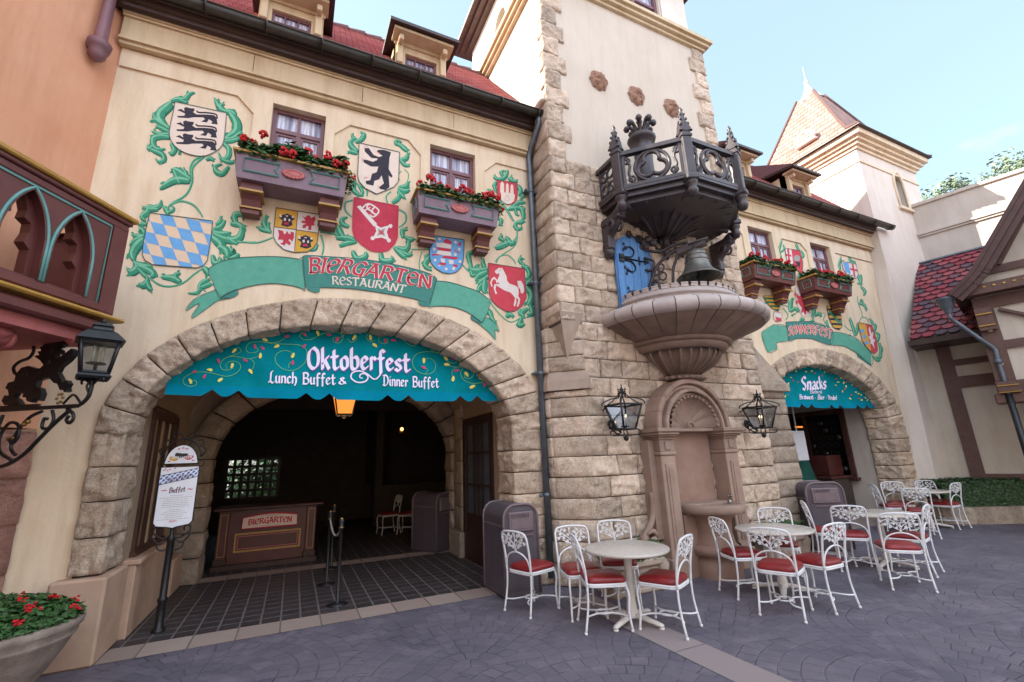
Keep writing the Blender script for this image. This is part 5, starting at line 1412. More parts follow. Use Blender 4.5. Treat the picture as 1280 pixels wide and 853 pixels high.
GRR = [((945, 280, .211), [
  ([(150,200),(135,160),(145,120),(155,95)], 12), ([(140,170),(165,150),(160,120)], 10), ([(255,160),(240,130),(235,115)], 12), ([(260,200),(280,190),(265,150)], 12), ([(270,320),(290,300),(300,290)], 16), ([(280,350),(290,330),(275,300)], 14), ([(262,290),(255,320),(285,350)], 10),
  ([(200,520),(205,470),(215,435)], 20), ([(200,520),(230,500),(255,525)], 18), ([(210,540),(240,530)], 14), ([(205,470),(190,460)], 12), ([(140,480),(175,485),(210,500)], 4, 's'), ([(160,500),(190,540),(175,570)], 6, 's'), ([(345,540),(340,490),(345,455)], 18), ([(345,545),(375,530),(380,555)], 16), ([(340,560),(330,530),(360,500)], 12), ([(375,530),(410,528)], 4, 's'),
  ([(300,380),(330,400),(325,470)], 4, 's'), ([(412,535),(400,570),(420,600)], 5, 's'), ([(520,600),(560,632),(590,615)], 5, 's'), ([(585,665),(575,620),(560,575),(555,550)], 14), ([(590,660),(600,620),(595,590)], 14), ([(590,690),(560,680),(555,650)], 12), ([(610,590),(625,555),(655,560),(668,590)], 4, 's'),
  ([(700,600),(685,580),(670,555)], 12), ([(700,640),(705,600),(685,590)], 14), ([(715,700),(725,660),(710,640)], 16), ([(730,780),(740,740),(720,700)], 16), ([(700,790),(735,790),(740,760)], 14), ([(690,780),(720,810),(735,800)], 12),
  ([(500,280),(492,240),(505,190)], 12), ([(495,220),(515,215)], 9), ([(560,235),(555,205),(545,190)], 12), ([(585,250),(580,225),(560,215)], 12), ([(600,300),(615,330),(620,370)], 16), ([(620,300),(620,340),(600,360)], 13), ([(620,370),(645,400),(635,425)], 14), ([(600,430),(605,470),(625,520),(630,560)], 4, 's'), ([(610,470),(640,480),(655,520)], 14), ([(615,460),(625,450),(635,470)], 10),
  ([(430,620),(420,590),(415,570)], 12), ([(260,580),(270,560),(285,575)], 14), ([(320,580),(335,570),(345,580)], 12), ([(40,430),(60,460),(40,480)], 10)])]
def scrollwork(groups, parent, plane):
    # brushed strokes that touch or nearly touch make one painted scroll
    items = [(c, st) for c, strokes in groups for st in strokes]; bb = []
    for c, st in items:
        P = crop(*c)(st[0]); w = st[1]*c[2]*.8+1.5
        bb.append((min(p[0] for p in P)-w, min(p[1] for p in P)-w, max(p[0] for p in P)+w, max(p[1] for p in P)+w))
    root = list(range(len(items)))
    def fd(i):
        while root[i] != i: i = root[i]
        return i
    for i in range(len(items)):
        for j in range(i):
            a, b = bb[i], bb[j]
            if a[0] < b[2] and b[0] < a[2] and a[1] < b[3] and b[1] < a[3]: root[fd(i)] = fd(j)
    cl = {}
    for i, it in enumerate(items): cl.setdefault(fd(i), []).append((it[0], [it[1]]))
    for g in cl.values(): scroll_one(g, parent, plane)
def scroll_one(groups, parent, plane):
    mb = MB(); q = 0
    for (c, strokes) in groups:
        cf = crop(*c); s = c[2]
        for st in strokes:
            pts = cf(st[0]); w = st[1]*s; kind = st[2] if len(st) > 2 else 'leaf'
            q += 1; lift = .0006+.0003*(q % 6)
            if kind == 's':
                paint_stroke(mb, pts, w*1.1, plane, lift, 0, 's')
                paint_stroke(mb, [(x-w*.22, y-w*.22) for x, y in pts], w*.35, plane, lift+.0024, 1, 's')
            else:
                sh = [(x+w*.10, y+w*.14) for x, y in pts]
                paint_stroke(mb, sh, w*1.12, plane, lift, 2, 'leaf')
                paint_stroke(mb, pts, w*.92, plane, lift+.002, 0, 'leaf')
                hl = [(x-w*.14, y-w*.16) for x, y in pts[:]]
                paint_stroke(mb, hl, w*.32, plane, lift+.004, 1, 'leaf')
                # small lobes along the leaf
                P = smooth([(a, b, 0) for a, b in pts], 4)
                for k in (len(P)//3, 2*len(P)//3):
                    d = (P[min(k+1, len(P)-1)]-P[k-1]); d = d.normalized() if d.length > 0 else Vector((1, 0, 0))
                    sd = 1 if (q+k) % 2 else -1; nn = Vector((-d.y, d.x, 0))*sd
                    a = P[k]; paint_stroke(mb, [(a.x, a.y), (a.x+nn.x*w*.45+d.x*w*.25, a.y+nn.y*w*.45+d.y*w*.25), (a.x+nn.x*w*.62+d.x*w*.75, a.y+nn.y*w*.62+d.y*w*.75)], w*.42, plane, lift+.0012, 0, 'leaf')
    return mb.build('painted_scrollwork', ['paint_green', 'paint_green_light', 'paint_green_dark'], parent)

def shield_part(parent, plane, outline, field, charges, label, mats, line=1.0, linemat='paint_outline', outl=True):
    """outline in photo pixels on the wall plane; charges: list of (kind, data, material)"""
    mb = MB(); M = [field, linemat]+mats
    paint_poly(mb, outline, plane, .007, 0)
    for k, ch in enumerate(charges):
        lift = .0078+.0002*k
        if ch[0] == 'p': paint_poly(mb, ch[1], plane, lift, 2+mats.index(ch[2]))
        elif ch[0] == 's': paint_stroke(mb, ch[1], ch[3], plane, lift, 2+mats.index(ch[2]), 's')
    if outl:
        n = len(outline)
        for i in range(n):
            paint_stroke(mb, [outline[i], ((outline[i][0]+outline[(i+1) % n][0])/2, (outline[i][1]+outline[(i+1) % n][1])/2), outline[(i+1) % n]], line, plane, .0145+.0001*(i % 5), 1, 'q')
    o = mb.build('painted_shield', M, parent); o['label'] = label
    return o
def curve_outline(tl, tr, pts_r, bottom, pts_l, k=3):
    a = smooth([(x, y, 0) for x, y in [tr]+pts_r+[bottom]+pts_l+[tl]], k)
    return [(p.x, p.y) for p in a]
def circ(cx, cy, r, n=10): return [(cx+r*cos(2*PI*i/n), cy+r*sin(2*PI*i/n)) for i in range(n)]
with _Frame(lb):
    pl = wallplane()
    scrollwork(GR, lb, pl)
    # three black lions
    c1 = crop(175, 110, .1289)
    lion = [(360,220),(400,208),(432,232),(428,200),(450,190),(480,200),(530,205),(530,225),(515,240),(550,262),(640,262),(720,270),(742,290),(755,360),(692,352),(702,330),(668,308),(650,340),(592,332),(632,308),(615,290),(520,290),(470,298),(368,292),(362,276),(430,275),(440,255),(400,235)]
    tail = [(748,305),(738,262),(655,246),(570,242),(550,222)]
    ch = []
    for dx_, dy_ in ((0, 0), (-8, 130), (-12, 255)):
        ch.append(('p', c1([(a+dx_, b+dy_) for a, b in lion]), 'paint_black')); ch.append(('s', c1([(a+dx_, b+dy_) for a, b in tail]), 'paint_black', 1.9))
    shield_part(lb, pl, c1([(342,140),(840,248)]+[(p.x, p.y) for p in smooth([(840,248,0),(828,400,0),(800,560,0),(700,640,0),(590,668,0),(450,640,0),(340,570,0),(288,470,0),(300,350,0),(325,240,0),(342,140,0)], 3)][1:-1]), 'paint_ivory', ch, 'cream shield with three striding black lions', ['paint_black'], .8)
    # blue and cream lozenges
    c2 = crop(150, 250, .1407)
    out = c2([(268,120),(825,192),(812,330),(778,540),(740,590),(680,608),(290,578),(225,540),(200,490),(205,420),(235,260)])
    ch = []
    e1 = (119, 26); e2 = (41, 107); O = (270, 195)
    for i in range(-2, 7):
        for j in range(-3, 6):
            if (i+j) % 2: continue
            o_ = (O[0]+i*e1[0]+j*e2[0], O[1]+i*e1[1]+j*e2[1])
            q = c2([o_, (o_[0]+e1[0], o_[1]+e1[1]), (o_[0]+e1[0]+e2[0], o_[1]+e1[1]+e2[1]), (o_[0]+e2[0], o_[1]+e2[1])])
            q = clip(q, out)
            if len(q) >= 3: ch.append(('p', q, 'paint_blue'))
    shield_part(lb, pl, out, 'paint_cream', ch, 'shield of slanting blue and cream lozenges', ['paint_blue'], .9)
    # quartered shield
    c3 = crop(335, 255, .0821)
    out = c3([(125,65),(785,170),(770,420),(750,590),(690,680),(600,735),(400,745),(240,700),(130,600),(82,500),(90,380)])
    bull = [(205,180),(250,165),(290,150),(330,170),(370,190),(405,240),(360,262),(375,330),(300,358),(200,332),(225,262),(165,215)]
    grif = [(520,180),(560,215),(600,180),(640,185),(650,220),(715,195),(725,240),(700,290),(710,330),(660,340),(660,400),(610,405),(620,350),(580,340),(570,375),(520,370),(530,330),(580,310),(510,290),(510,265),(570,265)]
    eag = [(150,395),(230,420),(245,470),(270,460),(290,415),(315,460),(345,470),(345,430),(395,440),(395,520),(370,580),(330,540),(310,560),(350,600),(330,640),(280,600),(250,640),(185,610),(230,590),(230,550),(150,550),(170,480)]
    ch = [('p', c3([(125,65),(455,120),(430,400),(100,355)]), 'paint_gold'), ('p', c3([(430,400),(765,450),(750,590),(690,680),(600,735),(402,744)]), 'paint_gold')]
    for dx_, dy_ in ((0, 0), (285, 330)):
        s = lambda P: c3([(a+dx_, b+dy_) for a, b in P])
        ch += [('p', s(bull), 'paint_black'), ('p', s([(185,150),(172,185),(190,210),(212,205),(205,180)]), 'paint_white'), ('p', s([(385,180),(395,215),(370,220),(355,200)]), 'paint_white'),
               ('p', s([(240,230),(270,215),(275,260),(245,265)]), 'paint_white'), ('p', s([(315,235),(340,235),(335,275),(310,265)]), 'paint_white'), ('p', s([(250,285),(310,285),(320,325),(245,318)]), 'paint_red'), ('p', s([(260,180),(310,185),(290,205)]), 'paint_white')]
    ch += [('p', c3(grif), 'paint_red'), ('p', c3(eag), 'paint_red'), ('s', c3([(455,120),(442,260),(430,400),(415,570),(402,744)]), 'paint_black', .7), ('s', c3([(100,355),(430,400),(768,452)]), 'paint_black', .7)]
    shield_part(lb, pl, out, 'paint_white', ch, 'shield quartered gold and white with bull heads, griffin and eagle', ['paint_gold', 'paint_black', 'paint_white', 'paint_red'], .8)
    # bear
    c4 = crop(420, 160, .1993)
    bear = [(270,140),(300,140),(345,155),(335,190),(330,260),(355,305),(345,315),(330,300),(335,375),(310,392),(272,385),(275,370),(300,350),(285,300),(270,325),(240,335),(235,365),(190,355),(185,335),(215,330),(225,290),(255,280),(265,245),(220,245),(175,220),(172,200),(200,205),(230,215),(255,205),(262,195),(220,190),(180,150),(178,130),(205,128),(235,172),(268,185),(292,178),(256,152),(262,140)]
    ch = [('p', c4(bear), 'paint_black'), ('p', c4([(258,150),(280,158),(262,158)]), 'paint_red')]
    for (a, b) in ((178,128),(188,122),(198,120),(168,198),(168,206),(172,214),(182,322),(186,316),(192,314),(270,370),(272,378)): ch.append(('s', c4([(a-8,b-5),(a-2,b-1),(a+4,b+3)]), 'paint_red', .4))
    shield_part(lb, pl, c4([(145,97),(398,155),(394,280),(390,340),(360,375),(255,418),(180,380),(145,340),(135,300),(140,200)]), 'paint_ivory', ch, 'cream shield with a black standing bear', ['paint_black', 'paint_red'], .8)
    # key
    out = [(p[0], p[1]) for p in c4([(112,437),(392,492),(388,600),(386,690),(368,730),(330,770),(285,783),(220,775),(160,735),(115,690),(102,640),(104,560)])]
    ch = [('p', c4([(130,495),(152,488),(258,605),(238,622)]), 'paint_white')]
    for P in ([(165,505),(205,478),(268,520),(235,560),(210,545)], [(205,478),(195,505),(235,532)], [(240,500),(222,528),(250,545)], [(180,520),(215,500)]): ch.append(('s', c4(P), 'paint_white', 1.9))
    sq = [(242,605),(280,628),(335,612),(318,655),(335,710),(285,690),(228,698),(252,650)]
    ch += [('p', c4(sq), 'paint_white'), ('p', c4([(262,632),(280,642),(308,632),(300,655),(308,682),(282,672),(256,680),(265,655)]), 'paint_grey'), ('p', c4([(268,645),(285,650),(300,642),(294,658),(300,674),(283,666),(268,672),(274,658)]), 'paint_crimson'), ('p', c4(circ(341,618,13)), 'paint_white'), ('p', c4(circ(331,708,13)), 'paint_white'), ('p', c4(circ(229,694,13)), 'paint_white')]
    shield_part(lb, pl, out, 'paint_red', ch, 'red shield with a slanting white key', ['paint_white', 'paint_crimson', 'paint_grey'], .6, 'paint_crimson')
    # striped lion on blue
    c5 = crop(530, 285, .0762)
    out = c5([(85,120),(655,200),(650,400),(640,560),(600,660),(520,735),(420,758),(300,740),(190,670),(120,590),(90,480)])
    R_s = [[(320,210),(370,180),(420,205),(452,235),(445,278),(320,250)], [(200,318),(440,350),(440,396),(230,372)], [(270,490),(340,460),(570,490),(520,525)], [(130,430),(290,440),(270,458),(130,460)], [(265,570),(360,580),(350,622),(220,605)], [(470,600),(550,610),(545,652),(480,640)], [(500,360),(580,412),(575,428),(498,378)], [(580,230),(608,240),(605,290),(560,302),(540,285),(575,268)], [(130,235),(170,205),(190,215),(190,248)]]
    W_s = [[(190,250),(320,252),(445,285),(440,348),(210,316)], [(210,395),(240,374),(430,398),(450,465),(340,458),(200,432)], [(265,503),(340,520),(340,578),(285,568)], [(400,528),(480,536),(480,600),(410,595)], [(485,640),(510,645),(500,670),(470,665)], [(225,608),(270,614),(262,640),(235,635)]]
    ch = [('p', c5(P), 'paint_red') for P in R_s]+[('p', c5(P), 'paint_white') for P in W_s]
    ch += [('p', c5(circ(a, b, 25)), 'paint_white') for a, b in ((250,190),(510,240),(575,355),(160,355),(180,535),(360,680),(480,675),(585,560),(510,445))]
    shield_part(lb, pl, out, 'paint_blue', ch, 'blue shield with a red and white striped lion and white dots', ['paint_red', 'paint_white'], .8)
    # castle
    c6 = crop(600, 205, .1173)
    cas = [(215,210),(235,190),(255,215),(255,305),(272,310),(275,225),(288,206),(302,225),(305,312),(320,312),(325,235),(338,218),(352,237),(358,325),(370,332),(362,395),(330,425),(290,432),(240,420),(222,385),(225,325),(212,300)]
    shield_part(lb, pl, c6([(178,175),(392,208),(398,330),(385,400),(340,430),(290,440),(230,400),(180,330)]), 'paint_crimson', [('p', c6(cas), 'paint_ivory'), ('s', c6([(270,350),(300,350),(305,395),(268,395),(270,350)]), 'paint_grey', .5)], 'small red shield with a white three-towered castle', ['paint_ivory', 'paint_grey'], .5)
    # horse
    c7 = crop(590, 320, .1055)
    hs = [(268,182),(290,165),(312,148),(320,140),(330,150),(355,145),(380,190),(405,240),(415,300),(440,330),(520,360),(545,380),(552,440),(545,480),(568,512),(562,560),(545,606),(528,600),(546,522),(520,495),(524,550),(508,600),(490,592),(508,500),(460,440),(380,410),(330,380),(285,352),(275,400),(296,448),(278,458),(252,380),(265,338),(320,335),(310,312),(290,330),(280,290),(255,275),(238,300),(228,320),(242,362),(228,368),(213,320),(235,268),(262,250),(298,290),(318,240),(324,208),(290,218),(275,205)]
    tl = [(532,300),(578,298),(608,350),(615,425),(595,450),(575,440),(570,400),(548,372)]
    shield_part(lb, pl, c7([(190,88),(615,155),(630,330),(640,500),(590,600),(500,660),(400,662),(300,600),(230,530),(200,440),(192,300)]), 'paint_crimson', [('p', c7(hs), 'paint_white'), ('p', c7(tl), 'paint_white'), ('s', c7([(322,175),(335,175)]), 'paint_black', .8)], 'red shield with a white leaping horse', ['paint_white', 'paint_black'], .6)
    # ribbon banner with the name
    def banner(parent, plane, polys, lines, texts, mats, lw=.7):
        mb = MB()
        for k, (P, m) in enumerate(polys): paint_poly(mb, P, plane, .0022+.0016*k, m)
        for k, (P, w_) in enumerate(lines): paint_stroke(mb, P, w_, plane, .0118+.0002*k, 2, 'q')
        b = mb.build('painted_banner', mats, parent)
        for k, (txt, base, top, mat, nib, lift, nm) in enumerate(texts):
            t = MB(); lay_text(t, txt, base, top, plane, 0, nib=nib, lift=lift); o = t.build('lettering', mat, b)
        return b
    b1 = crop(225, 300, .15625); b2 = crop(370, 300, .1484); b3 = crop(530, 300, .1524)
    tailL = b1([(290,400),(180,440),(110,480),(60,540),(52,570),(130,520),(155,520),(100,600),(100,630),(190,570),(300,490),(400,470),(330,455)])
    foldL = b1([(320,468),(360,440),(455,396),(468,430),(440,455),(390,472)])
    mainL = [(p.x, p.y) for p in smooth([(x, y, 0) for x, y in b1([(240,225),(330,175),(480,145),(700,135),(850,142),(985,162)])], 3)]+b1([(1000,400)])+[(p.x, p.y) for p in smooth([(x, y, 0) for x, y in b1([(1000,400),(900,370),(760,352),(600,365),(450,405),(320,468)])], 3)][1:]+b1([(285,400),(262,330),(228,270)])
    mainR = [(p.x, p.y) for p in smooth([(x, y, 0) for x, y in b3([(95,338),(200,348),(330,385),(450,430),(540,500)])], 3)]+b3([(520,600),(470,680)])+[(p.x, p.y) for p in smooth([(x, y, 0) for x, y in b3([(470,680),(380,610),(280,565),(170,545),(40,550)])], 3)][1:]
    tailR = b3([(390,620),(385,650),(440,685),(530,760),(585,822),(580,740),(615,755),(590,690),(520,640),(495,640),(470,682)])
    foldR = b3([(390,625),(385,652),(430,675),(472,683),(450,660)])
    cen = [(p.x, p.y) for p in smooth([(x, y, 0) for x, y in b2([(55,150),(90,134),(300,145),(560,165),(830,210),(1060,265),(1165,310),(1182,345)])], 3)]+[(p.x, p.y) for p in smooth([(x, y, 0) for x, y in b2([(1125,545),(1000,500),(760,455),(480,415),(250,404),(90,408)])], 3)]+b2([(65,300)])
    foldc1 = b2([(90,408),(200,405),(200,440),(160,448),(100,425)]); foldc2 = b2([(1030,512),(1125,545),(1120,565),(1060,560),(1030,540)])
    cl = lambda P: P+[P[0]]
    banner(lb, pl, [(tailL, 0), (tailR, 0), (mainL, 0), (mainR, 0), (foldL, 1), (foldR, 1), (cen, 0), (foldc1, 1), (foldc2, 1)][:6]+[(cen, 1), (foldc1, 1), (foldc2, 1)],
           [(cl(tailL), .55), (cl(mainL), .7), (cl(mainR), .7), (cl(tailR), .55), (cl(cen), .7), (cl(foldL), .5), (cl(foldR), .5)],
           [('BIERGARTEN', b2([(118,280),(340,278),(600,308),(870,358),(1122,412)]), b2([(118,158),(400,168),(650,205),(900,250),(1135,312)]), 'paint_ivory', .25, .0165, ''),
            ('BIERGARTEN', b2([(118,280),(340,278),(600,308),(870,358),(1122,412)]), b2([(118,158),(400,168),(650,205),(900,250),(1135,312)]), 'paint_red', .16, .019, ''),
            ('RESTAURANT', b2([(308,378),(500,388),(700,412),(905,450)]), b2([(305,312),(500,322),(720,352),(925,388)]), 'paint_ivory', .16, .0165, '')],
           ['paint_banner', 'paint_banner_dark', 'paint_outline'])
with _Frame(rb):
    pl = wallplane()
    scrollwork(GRR, rb, pl)
    r = crop(945, 280, .211)
    shield_part(rb, pl, r([(168,145),(258,160),(275,230),(272,300),(215,255),(180,215)]), 'paint_white', [('p', r([(208,152),(258,160),(275,230),(272,300),(222,260)]), 'paint_crimson'), ('p', r([(182,148),(194,150),(200,232),(190,222)]), 'paint_crimson'), ('p', r([(172,178),(206,184),(208,196),(174,190)]), 'paint_crimson'), ('p', r(circ(240,205,20)), 'paint_grey'), ('p', r([(232,220),(262,230),(255,265),(240,240)]), 'paint_black')], 'shield split between a red cross and a red field', ['paint_crimson', 'paint_grey', 'paint_black'], .5)
    out = r([(230,375),(318,390),(328,450),(325,540),(300,552),(270,545),(240,470)])
    eg = [(262,372),(280,375),(288,400),(300,376),(296,398),(322,440),(326,500),(308,470),(302,490),(318,530),(298,515),(290,545),(278,520),(262,538),(270,500),(250,470),(238,480),(232,455),(248,452),(226,420),(228,400),(256,430),(266,420)]
    shield_part(rb, pl, out, 'paint_white', [('p', r(eg), 'paint_crimson')], 'white shield with a red eagle', ['paint_crimson'], .4, 'paint_ivory')
    out = r([(415,487),(482,492),(500,540),(508,610),(490,630),(455,615),(430,560)])
    ch = []
    for i in range(5):
        y0 = 500+i*28; q = clip(r([(400,y0),(520,y0+8),(520,y0+20),(400,y0+12)]), out)
        if len(q) > 2: ch.append(('p', q, 'paint_black'))
    ch.append(('s', r([(430,520),(460,545),(480,575),(505,590)]), 'paint_green', 3))
    shield_part(rb, pl, out, 'paint_gold', ch, 'shield striped black and gold', ['paint_black', 'paint_green'], .5)
    out = r([(45,425),(130,430),(140,480),(130,520),(90,500),(60,465)])
    ch = []
    for i in range(4):
        y0 = 436+i*22; q = clip(r([(30,y0),(150,y0+6),(150,y0+16),(30,y0+10)]), out)
        if len(q) > 2: ch.append(('p', q, 'paint_green_dark'))
    shield_part(rb, pl, out, 'paint_gold', ch, 'shield striped green and gold', ['paint_green_dark'], .4)
    shield_part(rb, pl, r([(105,520),(150,530),(150,575),(120,582),(100,560)]), 'paint_white', [('p', r([(112,550),(148,560),(148,575),(120,580)]), 'paint_crimson')], 'small white and red shield', ['paint_crimson'], .3)
    out = r([(600,585),(682,600),(712,690),(718,750),(700,770),(660,745),(625,690)])
    ch = [('p', r([(648,593),(682,600),(712,690),(718,750),(700,770),(682,758)]), 'paint_crimson'), ('p', r([(665,625),(672,610),(680,650),(692,640),(690,680),(705,690),(695,705),(700,740),(684,710),(676,715),(676,690),(664,670),(674,665)]), 'paint_white'),
          ('p', r(circ(628,635,12)), 'paint_blue'), ('p', r(circ(640,668,12)), 'paint_blue'), ('p', r(circ(654,705,12)), 'paint_blue')]
    shield_part(rb, pl, out, 'paint_gold', ch, 'shield gold with blue marks and red with a white leaf', ['paint_crimson', 'paint_white', 'paint_blue'], .5)
    out = r([(503,222),(590,240),(603,300),(590,325),(545,310),(515,270)])
    shield_part(rb, pl, out, 'paint_white', [('p', r([(510,228),(545,232),(560,300),(530,285)]), 'paint_blue'), ('p', r([(565,238),(576,240),(588,318),(578,316)]), 'paint_crimson'), ('p', r([(555,262),(600,272),(601,284),(557,274)]), 'paint_crimson')], 'shield with pale blue beast and red cross', ['paint_blue', 'paint_crimson'], .4)
    mL = r([(100,598),(175,606),(192,690),(120,705),(122,745),(70,762),(40,690),(35,640)]); mR = r([(450,640),(520,650),(600,685),(680,765),(682,835),(600,770),(520,725),(440,715)])
    tR = r([(590,750),(600,790),(690,850),(660,800)])
    ce = r([(175,582),(310,578),(400,600),(450,632),(440,720),(330,682),(240,680),(195,695)])
    banner(rb, pl, [(tR, 1), (mL, 0), (mR, 0), (ce, 1)], [(mL+[mL[0]], .5), (mR+[mR[0]], .5), (ce+[ce[0]], .5)],
           [('SOMMERFEST', r([(192,662),(250,650),(310,651),(380,660),(443,680)]), r([(190,610),(250,600),(310,602),(380,610),(447,628)]), 'paint_ivory', .3, .0112, ''),
            ('SOMMERFEST', r([(192,662),(250,650),(310,651),(380,660),(443,680)]), r([(190,610),(250,600),(310,602),(380,610),(447,628)]), 'paint_crimson', .14, .0142, '')],
           ['paint_banner', 'paint_banner_dark', 'paint_outline'])

# ================================================================== AWNINGS
def awning(name, label, dx, Y, cusps, zl, texts, sprigs, loc):
    root = thing(name, label, 'banner', loc)
    with _Frame(root):
        def wave(x, z):
            return Y+.018*sin(x*4.1+dx)*max(0, min(1, (z-2.6)/.3))+.012*sin(x*9+z*7)-.10*max(0, 1-(z-2.5)/.9)
        xl, xr = IC+dx-IA*.89, IC+dx+IA*.985
        def ztop(x):
            k = 1-((x-IC-dx)/(IA+.02))**2; return SPR-.03+(IB+.015)*math.sqrt(max(0, k))
        def zlow(x):
            d = 9
            for i, c in enumerate(cusps): d = min(d, abs(x-c))
            return zl+.085*max(0, 1-d/.11)**1.3+.028*(2*abs((x-xl)/(xr-xl)-.5))**2
        n = 190; rows = 10; vs = []
        for i in range(n+1):
            x = xl+(xr-xl)*i/n; a, b = zlow(x), max(ztop(x), zlow(x)+.004)
            for j in range(rows+1):
                z = a+(b-a)*j/rows; vs.append((x, wave(x, z), z))
        mb = MB(); fs = [(i*(rows+1)+j, (i+1)*(rows+1)+j, (i+1)*(rows+1)+j+1, i*(rows+1)+j+1) for i in range(n) for j in range(rows)]
        mb.add(vs, fs, 0, True); o = mb.build('canvas', 'awning_canvas', root)
        # brighter hem
        hm = MB(); vs = []
        for i in range(n+1):
            x = xl+(xr-xl)*i/n; a = zlow(x); hz = min(max(ztop(x), a+.004), zl+.125+.02*(2*abs((x-xl)/(xr-xl)-.5)))
            for z in (a-.004, max(a, hz)): vs.append((x, wave(x, z)-.004, z))
        hm.add(vs, [(i*2, i*2+2, i*2+3, i*2+1) for i in range(n)], 0, True); hm.build('hem', 'awning_hem', o)
        def plane(px, py, lift=0.0):
            p = on_y(px, py, Y); return Vector((p.x, wave(p.x, p.z)-.007-lift, p.z))
        for (txt, base, top, mat, nib, lift) in texts:
            t = MB(); lay_text(t, txt, base, top, plane, 0, nib=nib, lift=lift); t.build('lettering', mat, o)
        sprigs(root, o, plane)
        ties = MB()
        for i in range(9):
            x = xl+.25+(xr-xl-.5)*i/8; z = ztop(x)
            ties.tube([(x, Y-.02, z-.03), (x+.01, Y-.01, z+.02)], .008, 5); ties.ball((x, wave(x, z-.03)-.006, z-.03), .014, 0, 8)
        ties.build('ties', 'steel', root)
    return root
a1 = crop(220, 400, .1719); a2 = crop(420, 400, .1719)
def sprigs_big(root, o, plane):
    S = MB(); Lf = MB(); q = 0
    left = [a1(P) for P in ([(95,450),(150,450),(155,480),(110,490),(65,470),(65,430),(120,395),(200,385),(290,400),(370,418),(440,395),(475,350),(455,315),(405,305),(365,330),(375,365)],
        [(390,270),(350,290),(325,330),(340,365),(380,372),(425,355)], [(390,270),(440,255),(475,235),(460,208),(430,215)], [(390,270),(450,275),(540,290),(600,275)], [(540,290),(572,320),(560,370)],
        [(700,178),(620,165),(540,175),(512,215),(530,245),(580,245),(600,225),(575,205)], [(640,170),(740,165),(800,130)], [(690,178),(800,180),(900,188),(945,220),(945,300),(900,350),(840,375),(770,360),(725,310),(730,260),(775,230),(830,235),(860,270)], [(820,355),(825,320),(850,310)],
        [(1060,100),(990,140),(930,148),(900,120),(915,95),(950,90)], [(1060,100),(1130,88),(1190,95),(1215,130),(1190,165),(1150,160),(1145,130),(1175,125)], [(1215,120),(1240,90),(1300,75),(1380,75),(1430,110)])]
    right = [a2(P) for P in ([(30,130),(75,100),(130,100),(150,140),(110,165),(85,140)], [(320,130),(290,100),(240,100),(222,130),(245,160),(280,150)], [(320,110),(310,160),(360,175),(378,150),(350,135)], [(320,120),(370,108),(450,130),(520,180),(565,192),(578,165),(550,155)],
        [(650,165),(700,220),(760,245),(830,240),(875,270),(870,310),(835,315),(790,285)], [(770,240),(660,232),(580,255),(550,310),(575,370),(640,400),(700,385),(722,330),(690,285),(640,290)], [(640,400),(660,370),(635,350)],
        [(920,345),(850,345),(790,320)], [(870,345),(840,380),(845,430)], [(900,345),(960,355),(990,400),(960,432),(925,420),(935,395)], [(920,350),(900,390),(920,440),(980,468),(1050,460),(1040,435)], [(900,300),(930,290),(960,330),(1000,380)], [(1050,460),(1110,450),(1170,490),(1150,530),(1100,520),(1110,500)])]
    for P in left+right:
        paint_stroke(S, P, .62, plane, .0008+.0003*(q % 7), 0, 'q'); q += 1
    ye = [a1(p) for p in ([(60,0)],)]
    Y_ = a1([(425,230),(615,268),(545,385),(250,372),(330,445),(410,340),(110,452),(650,152),(732,198),(850,262),(1030,98),(1218,86)])+a2([(55,86),(130,132),(248,128),(280,190),(490,142),(665,180),(632,302),(795,280),(805,328),(932,315),(845,430),(938,402),(1042,437),(980,492),(1125,505)])
    P_ = a1([(310,302),(508,304),(140,384),(215,418),(575,203),(630,214),(810,125),(930,197),(848,316),(935,112),(1112,108),(1175,140)])+a2([(10,140),(355,155),(417,155),(550,168),(780,230),(838,282),(628,352),(875,372),(1008,380),(1060,478)])
    k = 0
    for pts, mm in ((Y_, 0), (P_, 1)):
        for (x, y) in pts:
            k += 1; a = (k*2.4) % (2*PI); L_ = 3.6 if mm == 0 else 3.0
            paint_stroke(Lf, [(x-cos(a)*L_, y-sin(a)*L_), (x+.4, y-.4), (x+cos(a)*L_, y+sin(a)*L_)], 3.0 if mm == 0 else 2.4, plane, .004+.0003*(k % 5), mm, 'leaf')
    fl = a2([(318,268),(322,330),(320,395),(275,440),(215,395),(160,376),(115,392),(108,430),(150,460),(205,455),(228,425),(205,398),(175,402),(170,425),(190,430)])
    sw = MB(); paint_stroke(sw, fl, 1.7, plane, .008, 0, 'q'); sw.build('flourish', 'cloth_white', o)
    S.build('vine_drawing', 'cloth_lime', o); Lf.build('leaf_drawing', ['cloth_yellow', 'cloth_pink'], o)
cus = [on_y(x, 485, 6.42).x for x in (267.3, 300, 383.3, 411.7, 483.6, 509, 573, 594)]
awning('festival_banner', 'wide teal banner with white blackletter writing filling the top of the large arch', 0, 6.42, cus, 2.565,
  [('Oktoberfest', [(386,463.5),(450,464),(511,467)], [(386,437),(450,438),(511,443.5)], 'cloth_violet', .21, .004),
   ('Oktoberfest', [(385,462),(450,462.5),(510,465.5)], [(385,435.5),(450,436.5),(510,442)], 'cloth_white', .19, .008),
   ('Lunch Buffet', [(336.5,480),(418,482)], [(337,466),(418,468.5)], 'cloth_white', .17, .008), ('&', [(423,481.5),(432,482)], [(423,472),(432,472.5)], 'cloth_white', .17, .008),
   ('Dinner Buffet', [(477.5,483.5),(546,485.5)], [(477.5,470.5),(546,473.5)], 'cloth_white', .17, .008)], sprigs_big, (.63, 6.42, 2.55))
